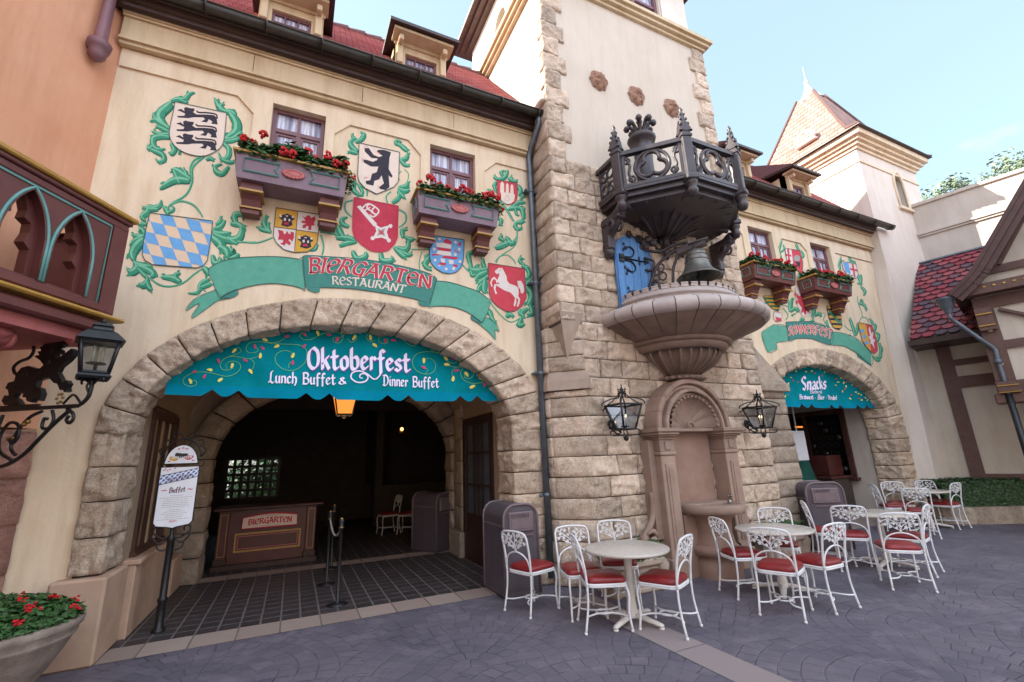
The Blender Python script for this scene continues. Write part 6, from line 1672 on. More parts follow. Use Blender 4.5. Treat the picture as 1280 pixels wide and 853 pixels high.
def sprigs_small(root, o, plane):
    Lf = MB(); R3 = random.Random(5); c8 = crop(960, 450, .1994); k = 0
    for (x, y) in c8([(150,62),(205,52),(290,48),(235,75),(272,72),(350,78),(138,112),(118,150),(92,185),(82,232),(455,115),(420,160),(480,168),(515,160),(468,145),(460,200),(530,205),(500,245),(562,222),(560,255),(602,255),(590,240),(320,60),(375,75),(180,70),(120,75),(440,140),(545,215)]):
        k += 1; a = R3.uniform(0, PI)
        paint_stroke(Lf, [(x-cos(a)*1.3, y-sin(a)*1.3), (x, y), (x+cos(a)*1.3, y+sin(a)*1.3)], 1.3, plane, .002, 0, 'q')
    for (x, y) in c8([(110,90),(170,95),(185,140),(105,222),(125,180),(290,85),(330,100),(380,110),(475,185),(508,222),(520,180),(545,245),(430,120),(440,185),(90,130),(150,130),(575,245),(480,140)]):
        k += 1; a = R3.uniform(0, PI)
        paint_stroke(Lf, [(x-cos(a)*1.1, y-sin(a)*1.1), (x, y), (x+cos(a)*1.1, y+sin(a)*1.1)], 1.2, plane, .0025, 1 if k % 3 else 2, 'q')
    Lf.build('confetti_drawing', ['cloth_yellow', 'cloth_red', 'cloth_blue'], o)
cus = [on_y(x, 505, 6.42).x for x in (997.8, 1008.5, 1033, 1045, 1067, 1077)]
awning('snack_banner', 'smaller teal banner listing snacks in the top of the right arch', DXR, 6.42, cus, 2.58,
  [('Snacks', [(1001.5,488),(1029.5,486.5)], [(1001.5,471.5),(1029.5,471.5)], 'cloth_white', .2, .006), ('(Selters)', [(1010.5,492.5),(1022,492.5)], [(1010.5,488.5),(1022,488.5)], 'cloth_white', .16, .006),
   ('Bratwurst . Bier . Strudel', [(996,499.5),(1042,500.5)], [(996,494),(1042,495)], 'cloth_white', .2, .006)], sprigs_small, (10.75, 6.42, 2.55))

# ================================================================== FLOWER BOXES
def flower_box(label, x0, x1, gp, seed, blooms=11, big=1.0):
    root = thing('flower_box', label, 'flower box', ((x0+x1)/2, 5.98, 5.2), 0, gp)
    rr = random.Random(seed)
    with _Frame(root):
        yf, yb, zb, zt = 5.76, 6.165, 5.22, 5.55
        b = MB(); s = .03
        P = [(x0+s, zb), (x1-s, zb), (x1, zt), (x0, zt)]
        b.add([(x0+s, yf+.05, zb), (x1-s, yf+.05, zb), (x1, yf, zt), (x0, yf, zt), (x0+s, yb, zb), (x1-s, yb, zb), (x1, yb, zt), (x0, yb, zt)],
              [(0, 1, 2, 3), (5, 4, 7, 6), (4, 0, 3, 7), (1, 5, 6, 2), (4, 5, 1, 0)])
        b.box(x0+.03, x1-.03, yf+.03, yb-.03, zt-.06, zt-.04, 1)
        b.build('planter', ['mauve_paint' if x0 < 5 else 'maroon_paint', 'soil'], root)
        r = MB(); r.box(x0-.03, x1+.03, yf-.035, yf+.02, zt-.005, zt+.03, bev=.006); r.box(x0-.03, x0+.02, yf+.021, yb, zt-.005, zt+.03, bev=.006); r.box(x1-.02, x1+.03, yf+.021, yb, zt-.005, zt+.03, bev=.006)
        r.build('rim', 'gold_paint', root)
        o = MB(); L = x1-x0
        yy = lambda z: yf+.05*(zt-z)/(zt-zb)-.008
        def frm(a, c, notch):
            z0_, z1_ = zb+.1, zt-.07; mid = (z0_+z1_)/2
            pts = [(a, z0_), (c, z0_), (c, z1_), (a, z1_)]
            if notch > 0: pts = [(a, z0_), (c+.02, z0_), (c-.03, mid), (c+.02, z1_), (a, z1_)]
            if notch < 0: pts = [(a-.02, z0_), (c, z0_), (c, z1_), (a-.02, z1_), (a+.03, mid)]
            o.tube([(p, yy(q), q) for p, q in pts], .015, 4, closed=True, sm=False)
        frm(x0+.1, x0+L*.36, 1); frm(x0+L*.66, x1-.1, -1)
        for i in range(1, 3):
            y = yf+.12*i
        o.tube([(x0+.02, yf+.12, zb+.1), (x0+.02, yb-.1, zb+.1), (x0-.005, yb-.1, zt-.07), (x0-.005, yf+.12, zt-.07)], .01, 4, closed=True, sm=False)
        o.build('panel_moulding', 'teal_paint', root)
        c = MB(); cx, cz = (x0+x1)/2, (zb+zt)/2+.005
        for i in range(16):
            a = 2*PI*i/16; c.ball((cx+.11*cos(a), yy(cz)-.002, cz+.05*sin(a)), (.03, .014, .022), 0, 6)
        c.ball((cx, yy(cz), cz), (.1, .016, .045), 0, 10)
        c.build('rosette', 'rose_paint', root)
        for xb in (x0+.08, x1-.08-.24):
            k = MB()
            k.box(xb, xb+.24, yf+.12, 6.165, zb-.1, zb-.003); k.box(xb-.012, xb+.252, yf+.1, 6.165, zb-.128, zb-.102, 1)
            k.prism([(xb+.015, yf+.15, zb-.128), (xb+.015, 6.165, zb-.128), (xb+.015, 6.165, zb-.3), (xb+.015, 6.0, zb-.3), (xb+.015, yf+.2, zb-.2)], (.21, 0, 0))
            k.box(xb-.005, xb+.245, 5.985, 6.166, zb-.3, zb-.278, 1)
            k.box(xb+.02, xb+.22, 6.01, 6.165, zb-.36, zb-.301)
            k.build('bracket', ['maroon_paint', 'gold_paint'], root)
        g = MB()
        def pt(R):
            x = R.uniform(x0+.02, x1-.02); e = 1 if R.random() < .25 else 0
            y = R.uniform(yf-.05, yb-.05); z = zt+.02+R.random()**.8*(.19+.06*sin(x*9+seed))*big
            if y < yf+.03: z -= R.uniform(0, .08)
            return (x, y, z), (R.uniform(-.3, .3), -.6, .6)
        leaf_cloud(g, pt, 2600, .085, 0, rr)
        def side(R): return (x1+R.uniform(-.02, .09), R.uniform(yf, yb-.05), zt+R.uniform(-.12, .1)), (.5, -.5, .4)
        leaf_cloud(g, side, 90 if x0 < 5 else 20, .06, 0, rr)
        g.build('foliage', 'leaf_green', root)
        f = MB()
        for i in range(blooms):
            x = x0+(x1-x0)*(i+.5+rr.uniform(-.35, .35))/blooms; y = rr.uniform(yf-.09, yf+.1); z = zt+.06+rr.uniform(-.03, .13)*big
            for k in range(16):
                a, b_ = rr.uniform(0, 2*PI), rr.uniform(-1, 1)
                q = Vector((cos(a)*math.sqrt(1-b_*b_), sin(a)*math.sqrt(1-b_*b_), b_))*.042
                f.ball((x+q.x, y+q.y, z+q.z+.05), .021, 0, 5, sm=False)
        if x0 < 5: 
            for k in range(14): f.ball((x1+.08+rr.uniform(-.03, .03), yf+rr.uniform(-.03, .03), zt-.03+rr.uniform(-.03, .03)), .014, 0, 5)
        f.build('flowers', 'flower_red', root)
    return root
GPF = 'window boxes with red geraniums'
flower_box('mauve window box with the tallest red geraniums, below the leftmost window', -.93, .38, GPF, 11, 11, 1.15)
flower_box('mauve window box with low red geraniums, under the window nearest the drainpipe', 1.34, 2.62, GPF, 12, 16, .6)
flower_box('maroon window box partly behind the carved balcony, left of the two on the right wing', 8.45, 9.83, GPF, 13, 12, .6)
flower_box('maroon window box on the right wing nearest the pink tower', 10.5, 11.95, GPF, 14, 12, .7)

# ================================================================== CARVED BALCONY WITH THE BELL
def octp(h, y1=5.6, cx=5.75, s=1.0):
    """half octagon in plan, scale s: left wall point, four corners, right wall point"""
    a, b = 1.3*s, .55*s
    return [(cx-a, 5.6), (cx-a, 5.6-b), (cx-b, 5.6-a), (cx+b, 5.6-a), (cx+a, 5.6-b), (cx+a, 5.6)]
bc = thing('carved_balcony', 'dark carved half-octagon balcony with pinnacles high on the tower front', 'balcony', (5.75, 5.6, 5.75))
with _Frame(bc):
    f = MB(); P = octp(0)
    for (s, za, zb_) in ((1.03, 5.81, 5.88), (.985, 5.73, 5.808), (.92, 5.65, 5.728)):
        f.prism([(x, y, za) for x, y in octp(0, s=s)], (0, 0, zb_-za))
    f.build('floor_moulding', 'carved_wood', bc)
    u = MB(); n = 6    # ribbed underside running down to the pendant
    lv = []
    for k in range(n+1):
        t_ = k/n; s = .9-.74*t_; z = 5.65+.07*sin(PI*min(1, t_*1.3))-.2*t_**3
        lv.append([(5.75+(x-5.75)*s, 5.6+(y-5.6)*s, z) for x, y in octp(0)])
    for A_, B_ in zip(lv, lv[1:]):
        for i in range(5): u.add([A_[i], A_[i+1], B_[i+1], B_[i]], [(0, 1, 2, 3)])
    for i in range(6): u.tube([(l[i][0], l[i][1], l[i][2]-.01) for l in lv], [.05, .05, .045, .04, .035, .03, .03], 6)
    for i in range(5):
        for q in (.33, .66):
            u.tube([(l[i][0]*(1-q)+l[i+1][0]*q, l[i][1]*(1-q)+l[i+1][1]*q, l[i][2]-.004) for l in lv], [.03, .028, .024, .02, .018, .015, .012], 5)
        for k in (1, 2):
            a, b, c, d = [Vector(p) for p in (lv[k][i], lv[k][i+1], lv[k+1][i+1], lv[k+1][i])]
            for q in (.2, .5, .8): u.ball((a.lerp(b, q)+d.lerp(c, q))/2, (.05, .05, .02), 0, 8)
    rr = random.Random(4)
    for i in range(26):
        a = PI+PI*rr.random(); L_ = rr.uniform(.12, .28)
        u.tube(smooth([(5.75+.04*cos(a), 5.56+.03*sin(a), 5.25), (5.75+L_*.6*cos(a), 5.56+L_*.6*sin(a), 5.36+L_*.3), (5.75+L_*cos(a), 5.56+L_*sin(a), 5.34+rr.uniform(-.08, .1))], 3), [.03, .04, .045, .04, .03, .02, .01], 5, flat=.4)
    u.ball((5.75, 5.5, 5.17), (.06, .06, .14))
    u.tube([(5.75, 5.52, 5.25), (5.75, 5.5, 5.5)], [.06, .14], 8)
    u.build('underside', 'carved_wood', bc)
    posts = P[1:5]
    for (x, y) in posts:
        p = MB(); a = math.atan2(y-5.6, x-5.75)
        Mx = Matrix.Translation((x, y, 0)) @ Matrix.Rotation(a+PI/2, 4, 'Z')
        q = MB(Mx)
        q.box(-.075, .075, -.075, .075, 5.78, 6.66, bev=.012); q.box(-.1, .1, -.1, .1, 5.74, 5.84, bev=.02)
        q.box(-.09, .09, -.09, .09, 6.5, 6.55, bev=.01)
        for sgn in (0, 1, 2, 3):
            Mr = Mx @ Matrix.Rotation(sgn*PI/2, 4, 'Z'); g2 = _MB(local(bc) @ Mr)
            g2.prism([(-.105, -.085, 6.6), (.105, -.085, 6.6), (0, -.085, 6.8)], (0, .03, 0))
            for pnt in g2.v: pass
            q.v += []  # keep list alive
            b0 = len(q.v); q.v += g2.v; q.f += [[i+b0 for i in ff] for ff in g2.f]; q.m += g2.m; q.sm += g2.sm; q.t += g2.t; q.uv += g2.uv
        q.lathe([(.075, 6.62), (.07, 6.7), (.03, 6.98), (.018, 7.0), (.035, 7.03), (.02, 7.06), (0.002, 7.1)], (0, 0, 0), 8)
        for k in range(3):
            for j in range(4):
                aa = j*PI/2+PI/4; rr_ = .07-.017*k; q.ball((rr_*cos(aa)*1.15, rr_*sin(aa)*1.15, 6.74+.1*k), (.026-.004*k, .026-.004*k, .03-.004*k), 0, 6)
        po = q.build('post', 'carved_wood', bc)
        d = MB(Mx); d.lathe([(.001, 5.48), (.06, 5.5), (.085, 5.56), (.085, 5.6), (.06, 5.64), (.09, 5.68), (.095, 5.73)], (0, 0, 0), 12); d.build('drop_knob', 'carved_wood', po)
    def tracery(a, b, m):
        A_, B_ = Vector((a[0], a[1], 0)), Vector((b[0], b[1], 0)); d = (B_-A_); L_ = d.length; d.normalize(); nrm = Vector((d.y, -d.x, 0))
        if nrm.y > 0 and abs(nrm.y) > .1: nrm = -nrm
        pt = lambda s, z, o=0: A_+d*s+Vector((0, 0, z))+nrm*o
        z0_, z1_ = 5.90, 6.46; s0, s1 = .08, L_-.08
        for (z, w_, h_) in ((z1_+.03, .1, .07), (z0_-.015, .09, .06)): m.beam(pt(0, z), pt(L_, z), w_, h_)
        for s in (s0+.015, s1-.015): m.beam(pt(s, z0_), pt(s, z1_), .05, .04, up=tuple(d))
        def ring(cs, cz, r, th=.018, n=20):
            th *= 1.35; m.tube([pt(cs+r*cos(2*PI*k/n), cz+r*sin(2*PI*k/n)) for k in range(n)], th, 6, closed=True)
        zc = (z0_+z1_)/2
        if L_ > .9:
            R0 = .275; ring(L_/2, zc, R0-.01, .022, 28)
            for k in range(3):
                aa = PI/2+k*2*PI/3; cs, cz = L_/2+.115*cos(aa), zc+.115*sin(aa)
                m.tube([pt(cs+.125*cos(t_), cz+.125*sin(t_)) for t_ in [aa-2.0+4.0*i/14 for i in range(15)]], .034, 6)
            for sg in (-1, 1):
                e = s0+.04 if sg < 0 else s1-.04; mid = L_/2+sg*(R0+.02)
                ce = (e+mid)/2; w_ = abs(e-mid)/2
                m.tube(smooth([pt(e, z1_-.02), pt(ce-sg*.01, zc+.09), pt(ce+sg*.0, zc), pt(ce+sg*.01, zc-.09), pt(mid, z0_+.02)], 4), .024, 6)
                ring(ce+sg*.03, zc+.17, min(.075, w_*.8), .016, 14); ring(ce-sg*.03, zc-.17, min(.075, w_*.8), .016, 14)
        else:
            for s in (L_*.35, L_*.65):
                ring(s, zc+.13, .085, .016, 14); ring(s, zc-.13, .085, .016, 14)
            m.tube(smooth([pt(s0, z1_), pt(L_/2, zc), pt(s1, z0_)], 5), .016, 6)
    for i in range(5):
        m = MB(); tracery(P[i], P[i+1], m); m.build('railing', 'carved_wood', bc)
    for s in (-1, 1):
        k = MB(); x = 5.75+s*1.27
        k.tube(smooth([(x, 5.1, 5.55), (x, 5.22, 5.5), (x, 5.3, 5.38), (x, 5.42, 5.28), (x, 5.5, 5.12), (x, 5.54, 5.0)], 4), [.1-.002*i for i in range(21)], 8)
        k.box(x-.075, x+.075, 5.1, 5.585, 5.42, 5.56, bev=.02); k.box(x-.07, x+.07, 5.4, 5.585, 5.0, 5.42, bev=.02)
        k.lathe([(.001, 4.86), (.06, 4.88), (.09, 4.95), (.085, 5.0), (.06, 5.03), (.1, 5.07), (.1, 5.1)], (x, 5.5, 0), 12)
        k.tube([(x+.09, 5.3+.07*cos(t_), 5.36+.07*sin(t_)) for t_ in [i*.5 for i in range(14)]], [.03-.001*i for i in range(14)], 6)
        k.tube([(x-.09, 5.3+.07*cos(t_), 5.36+.07*sin(t_)) for t_ in [i*.5 for i in range(14)]], [.03-.001*i for i in range(14)], 6)
        k.build('scroll_bracket', 'carved_wood', bc)
kf = thing('crown_finial', 'dark turned post with a crown of curled knobs standing inside the balcony', 'finial', (5.14, 5.15, 5.9))
with _Frame(kf):
    x, y = 5.14, 5.15
    k = MB(); k.lathe([(.16, 5.88), (.15, 6.6), (.16, 6.9), (.17, 7.0), (.23, 7.03), (.25, 7.08), (.22, 7.13), (.14, 7.15), (.1, 7.2), (.08, 7.3), (.001, 7.36)], (x, y, 0), 16); k.build('post', 'carved_wood', kf)
    c = MB()
    for i in range(8):
        a = 2*PI*i/8
        c.tube(smooth([(x+.07*cos(a), y+.07*sin(a), 7.14), (x+.1*cos(a), y+.1*sin(a), 7.28), (x+.17*cos(a), y+.17*sin(a), 7.4), (x+.22*cos(a), y+.22*sin(a), 7.4)], 3), .035, 6)
        c.ball((x+.23*cos(a), y+.23*sin(a), 7.37), .06, 0, 8)
    c.tube([(x, y, 7.2), (x, y, 7.44)], .04, 6); c.ball((x, y, 7.46), .06, 0, 8); c.build('crown', 'carved_wood', kf)

be = thing('tower_bell', 'weathered bronze bell hanging from a carved iron bracket above the stone basin', 'bell', (5.68, 4.85, 4.95))
with _Frame(be):
    b = MB(); x, y = 5.68, 4.83
    b.lathe([(.02, 4.99), (.12, 4.985), (.17, 4.95), (.19, 4.88), (.205, 4.78), (.23, 4.66), (.28, 4.55), (.35, 4.48), (.4, 4.44), (.405, 4.425), (.38, 4.42), (.33, 4.45), (.26, 4.54), (.2, 4.68), (.16, 4.9), (.001, 4.93)], (x, y, 0), 32)
    for (r_, z) in ((.196, 4.86), (.215, 4.76), (.3, 4.525)): b.tube([(x+r_*cos(t_), y+r_*sin(t_), z) for t_ in [2*PI*i/32 for i in range(32)]], .008, 5, closed=True)
    b.build('bell_body', 'bell_bronze', be)
    c = MB(); c.tube([(x, y, 4.9), (x, y, 4.47)], .02, 6); c.ball((x, y, 4.44), .05); c.build('clapper', 'black_iron', be)
    k = MB(); k.box(x-.05, x+.05, y-.03, y+.03, 4.99, 5.1); k.beam((x+.14, y-.16, 5.12), (x-.14, y+.3, 5.04), .16, .1); k.beam((x+.18, y-.2, 5.17), (x-.05, y+.1, 5.14), .2, .03)
    k.build('headstock', 'carved_wood', be)
be.scale = (.84, .84, .84); be.location.z -= .075
br = thing('bell_bracket', 'black pierced iron bracket with leaf scrolls and quatrefoil carrying the bell', 'bracket', (5.6, 5.6, 4.8))
with _Frame(br):
    k = MB(); X = 5.52
    def pl2(s, z): return (5.2+.58*s, 5.56-.82*s, z)
    for P_ in ([(0, 5.2), (.3, 5.05), (.55, 5.1), (.78, 5.1)], [(0, 4.2), (.1, 4.5), (.25, 4.8), (.5, 4.98), (.75, 5.05)], [(0, 4.15), (0, 5.25)], [(.02, 4.25), (.3, 4.25), (.45, 4.4), (.5, 4.7), (.62, 4.95)], [(.05, 5.0), (.2, 4.9), (.15, 4.75), (.05, 4.78)], [(.1, 4.3), (.25, 4.4), (.2, 4.55), (.08, 4.5)]):
        k.tube(smooth([pl2(a, b) for a, b in P_], 5), .035, 6, flat=.7)
    for (cs, cz) in ((.22, 4.72), (.32, 4.6), (.2, 4.58), (.3, 4.76)):
        k.tube([pl2(cs+.055*cos(t_), cz+.07*sin(t_)) for t_ in [2*PI*i/14 for i in range(14)]], .016, 5, closed=True)
    for (a, b, r_) in ((.05, 5.28, .1), (.15, 5.32, .09), (.0, 5.38, .08), (.22, 5.24, .08), (-.02, 5.2, .1), (.1, 5.2, .09)):
        k.ball(pl2(a, b), (.07, r_, r_*.8), 0, 7, sm=False)
    k.build('pierced_panel', 'carved_wood', br)
    r = MB()
    for (x0_, z0_, x1_, z1_) in ((4.92, 5.38, 5.5, 5.22), (5.5, 5.22, 6.1, 5.2)):
        r.tube([(x0_, 5.5, z0_), (x1_, 5.45, z1_)], .014, 6)
    for (x_, z_) in ((4.92, 5.38), (5.98, 5.26), (6.1, 5.2), (5.12, 5.33), (5.2, 5.3)):
        for t_ in range(6): r.ball((x_+.045*cos(t_*1.05), 5.48, z_+.045*sin(t_*1.05)), (.028, .02, .028), 0, 6)
    r.build('tie_rod', 'black_iron', br)

# ================================================================== STONE BASIN
sb = thing('stone_basin', 'large projecting half-round stone basin with battlemented rim below the bell', 'basin', (5.74, 5.6, 3.2))
with _Frame(sb):
    c = (5.74, 5.6, 0); A0, A1 = PI, 2*PI
    r = MB(); segs = 15
    for i in range(segs):
        a, b = A0+(A1-A0)*i/segs+.004, A0+(A1-A0)*(i+1)/segs-.004
        r.lathe([(1.0, 3.98), (1.22, 3.985), (1.3, 3.96), (1.36, 3.92), (1.42, 3.9), (1.48, 3.86), (1.5, 3.8), (1.49, 3.74), (1.44, 3.7), (1.4, 3.69)], c, 6, 0, a, b)
    r.build('rim', 'carved_stone_pale', sb)
    w = MB(); seg2 = 15
    for i in range(seg2):
        a, b = A0+(A1-A0)*i/seg2+.005, A0+(A1-A0)*(i+1)/seg2-.005
        w.lathe([(1.41, 3.72), (1.38, 3.68), (.86, 3.46)], c, 5, 0, a, b)
    w.lathe([(1.38, 3.70), (.84, 3.455)], c, 48, 0, A0, A1)
    for (pa) in ([(.86, 3.47), (.9, 3.46), (.9, 3.42), (.86, 3.40), (.83, 3.40)], [(.83, 3.40), (.84, 3.36), (.8, 3.33), (.78, 3.30), (.72, 3.30)]):
        w.lathe(pa, c, 48, 0, A0, A1)
    w.build('bowl', 'carved_stone', sb)
    f = MB()
    f.lathe([(.70, 3.32), (.69, 3.24), (.64, 3.16), (.54, 3.08), (.4, 3.0), (.3, 2.93)], c, 168, 0, A0, A1, rf=lambda a, z: 1-.14*abs(sin((a-PI)*7))**.6)
    for i in range(15):
        a = A0+(A1-A0)*i/14
        f.tube([(c[0]+rr_*cos(a), c[1]+rr_*sin(a), z) for rr_, z in ((.71, 3.3), (.70, 3.24), (.65, 3.16), (.55, 3.08), (.41, 3.0), (.31, 2.93))], [.02, .02, .018, .016, .012, .01], 6)
    f.build('fluted_cone', 'carved_stone', sb)
    s = MB()
    s.lathe([(.3, 2.95), (.4, 2.92), (.43, 2.895), (.41, 2.87), (.28, 2.86)], c, 120, 0, A0, A1, rf=lambda a, z: 1+.05*sin(a*26) if z < 2.93 else 1)
    s.lathe([(.25, 2.87), (.2, 2.78), (.17, 2.7), (.19, 2.64), (.26, 2.6)], c, 90, 0, A0, A1, rf=lambda a, z: 1+.06*sin(a*24))
    s.build('ruffled_collar', 'carved_stone', sb)
    k = MB()
    k.lathe([(1.0, 3.95), (1.14, 3.96), (1.14, 4.0), (1.10, 4.01), (1.10, 4.06), (1.13, 4.07), (1.13, 4.1), (1.07, 4.11), (1.07, 4.17), (.97, 4.17), (.97, 3.95)], c, 48, 0, A0, A1)
    nb = 23
    for i in range(nb):
        a, b = A0+(A1-A0)*(i+.14)/nb, A0+(A1-A0)*(i+.86)/nb
        k.lathe([(.975, 4.172), (.975, 4.24), (1.075, 4.24), (1.085, 4.225), (1.075, 4.21), (1.075, 4.172)], c, 4, 0, a, b, sm=False)
    k.build('battlement', 'carved_stone_pale', sb)
    t_ = MB(); t_.prism([(c[0]+1.0*cos(A0+PI*i/24), c[1]+1.0*sin(A0+PI*i/24), 3.97) for i in range(25)], (0, 0, .02)); t_.build('basin_floor', 'carved_stone', sb)

# ================================================================== WALL FOUNTAIN
fo = thing('wall_fountain', 'carved brown stone drinking fountain niche with shell hood at the foot of the tower', 'fountain', (5.66, 5.4, 0))
fo.scale = (.9, 1, .985)
with _Frame(fo):
    CX = 5.64
    p = MB()
    # niche: back slab, pilasters, arch
    p.box(CX-.56, CX+.56, 5.52, 5.57, 0.0, 2.5)
    p.build('niche_back', 'niche_stone', fo)
    for s in (-1, 1):
        q = MB(); xa, xb = (CX-.96, CX-.53) if s < 0 else (CX+.53, CX+.96)
        q.box(xa+.1, xb-.02, 5.27, 5.58, 0, 1.72, bev=.01); q.box(xa+.06, xb, 5.23, 5.58, 0, .3, bev=.015)
        q.box(xa+.17, xb-.09, 5.252, 5.272, .42, 1.6, bev=.008); q.box(xa+.21, xb-.13, 5.24, 5.254, .46, 1.56, bev=.006)
        q.box(xa+.08, xb, 5.25, 5.58, 1.722, 1.775, bev=.012)
        q.box(xa+.1, xb-.02, 5.27, 5.58, 1.777, 1.95, bev=.005); q.box(xa+.2, xb-.12, 5.252, 5.272, 1.8, 1.93, bev=.008)
        for (o_, za, zb_) in ((.0, 1.952, 1.99), (.04, 1.992, 2.02), (.08, 2.022, 2.06), (.11, 2.062, 2.12)): q.box(xa+.08-o_, xb+.0+(o_ if s > 0 else o_*.3), 5.25-o_, 5.58, za, zb_, bev=.008)
        q.box(xa-.02+(.9 if s > 0 else 0)*0, xa+.1, 5.4, 5.58, .55, 1.95) if s < 0 else q.box(xb-.02, xb+.1, 5.4, 5.58, .55, 1.95)
        q.build('pilaster', 'fountain_stone', fo)
        v = MB(); e = xa if s < 0 else xb
        v.tube(smooth([(e, 5.45, 1.2), (e+s*.02, 5.45, .9), (e+s*.12, 5.45, .72), (e+s*.24, 5.45, .6), (e+s*.28, 5.45, .42), (e+s*.18, 5.45, .34), (e+s*.12, 5.45, .44)], 4), [.05]*12+[.07]*6+[.05]*7, 8)
        for j in range(4): v.tube(smooth([(e+s*.04, 5.4, .3+.1*j), (e+s*.12, 5.38, .38+.1*j), (e+s*.22, 5.4, .28+.12*j)], 4), [.03, .04, .04, .04, .035, .03, .025, .02, .015], 6)
        v.build('volute', 'fountain_stone', fo)
    a = MB()
    for (ra, rb_, y, nseg) in ((.86, .77, 5.26, 9), (.77, .69, 5.32, 9), (.69, .62, 5.24, 9), (.62, .55, 5.3, 9)):
        for i in range(nseg):
            t0, t1 = PI*i/nseg+.004, PI*(i+1)/nseg-.004; m_ = 5
            vs = []
            for j in range(m_+1):
                t_ = t0+(t1-t0)*j/m_
                for (r_, yy) in ((ra, 5.56), (ra, y+.02), (ra-.015, y), (rb_+.015, y), (rb_, y+.02), (rb_, 5.56)): vs.append((CX+r_*cos(t_), yy, 2.12+r_*.92*sin(t_)))
            fs = [(j*6+q_, (j+1)*6+q_, (j+1)*6+q_+1, j*6+q_+1) for j in range(m_) for q_ in range(5)]
            a.add(vs, fs+[(0, 1, 2, 3, 4, 5), tuple(m_*6+q_ for q_ in range(6))], 0)
    a.build('arch_moulding', 'fountain_stone', fo)
    h = MB(); n, m_ = 120, 8     # scallop shell in the half dome
    vs = [(CX, 5.48, 2.14)]
    for j in range(1, m_+1):
        for i in range(n+1):
            t_ = PI*i/n; r_ = .57*j/m_; rib = .022*abs(sin(t_*8))*(j/m_)
            vs.append((CX+r_*cos(t_), 5.28+.22*math.sqrt(max(0, 1-(j/m_)**2))-rib-.02, 2.13+r_*.92*sin(t_)))
    fs = [(0, 1+i, 2+i) for i in range(n)]+[(1+(j-1)*(n+1)+i, 1+j*(n+1)+i, 2+j*(n+1)+i, 2+(j-1)*(n+1)+i) for j in range(1, m_) for i in range(n)]
    h.add(vs, fs, 0, True)
    for i in range(19):
        t_ = PI*(i+.5)/19; h.ball((CX+.55*cos(t_), 5.28, 2.12+.5*sin(t_)), (.028, .03, .028), 0, 6)
    h.tube([(CX+.07*cos(t_), 5.37, 2.15+.07*sin(t_)) for t_ in [PI*i/10 for i in range(11)]], .02, 6)
    h.box(CX-.5, CX+.5, 5.34, 5.5, 2.07, 2.12, bev=.01)
    h.build('shell_hood', 'fountain_stone', fo)
    b = MB()
    b.lathe([(.0, .88), (.4, .87), (.46, .88), (.47, .93), (.47, .97), (.45, 1.0), (.41, 1.01), (.37, .985), (.2, .95), (.001, .94)], (CX, 5.2, 0), 40, rf=lambda a_, z: 1+.06*abs(cos(a_*2)))
    b.box(CX-.48, CX+.48, 5.2, 5.5, .87, 1.005, bev=.02)
    b.build('bowl', 'fountain_stone', fo)
    d = MB()
    d.lathe([(.34, 0), (.34, .2), (.3, .24), (.28, .3), (.34, .36), (.34, .42), (.29, .46), (.26, .6), (.28, .78), (.38, .88)], (CX+.02, 5.22, 0), 28)
    d.box(CX-.5, CX+.5, 5.3, 5.5, 0, .86); d.lathe([(.36, .3), (.4, .34), (.4, .4), (.36, .44)], (CX+.02, 5.22, 0), 28)
    d.build('pedestal', 'niche_stone', fo)
    s = MB(); s.tube(smooth([(CX+.36, 5.12, .99), (CX+.36, 5.12, 1.06), (CX+.34, 5.08, 1.1), (CX+.31, 5.04, 1.09)], 4), .015, 8); s.lathe([(.03, .99), (.03, 1.01), (.018, 1.03)], (CX+.36, 5.12, 0), 12); s.ball((CX+.37, 5.14, 1.08), .022)
    s.build('spout', 'steel', fo)

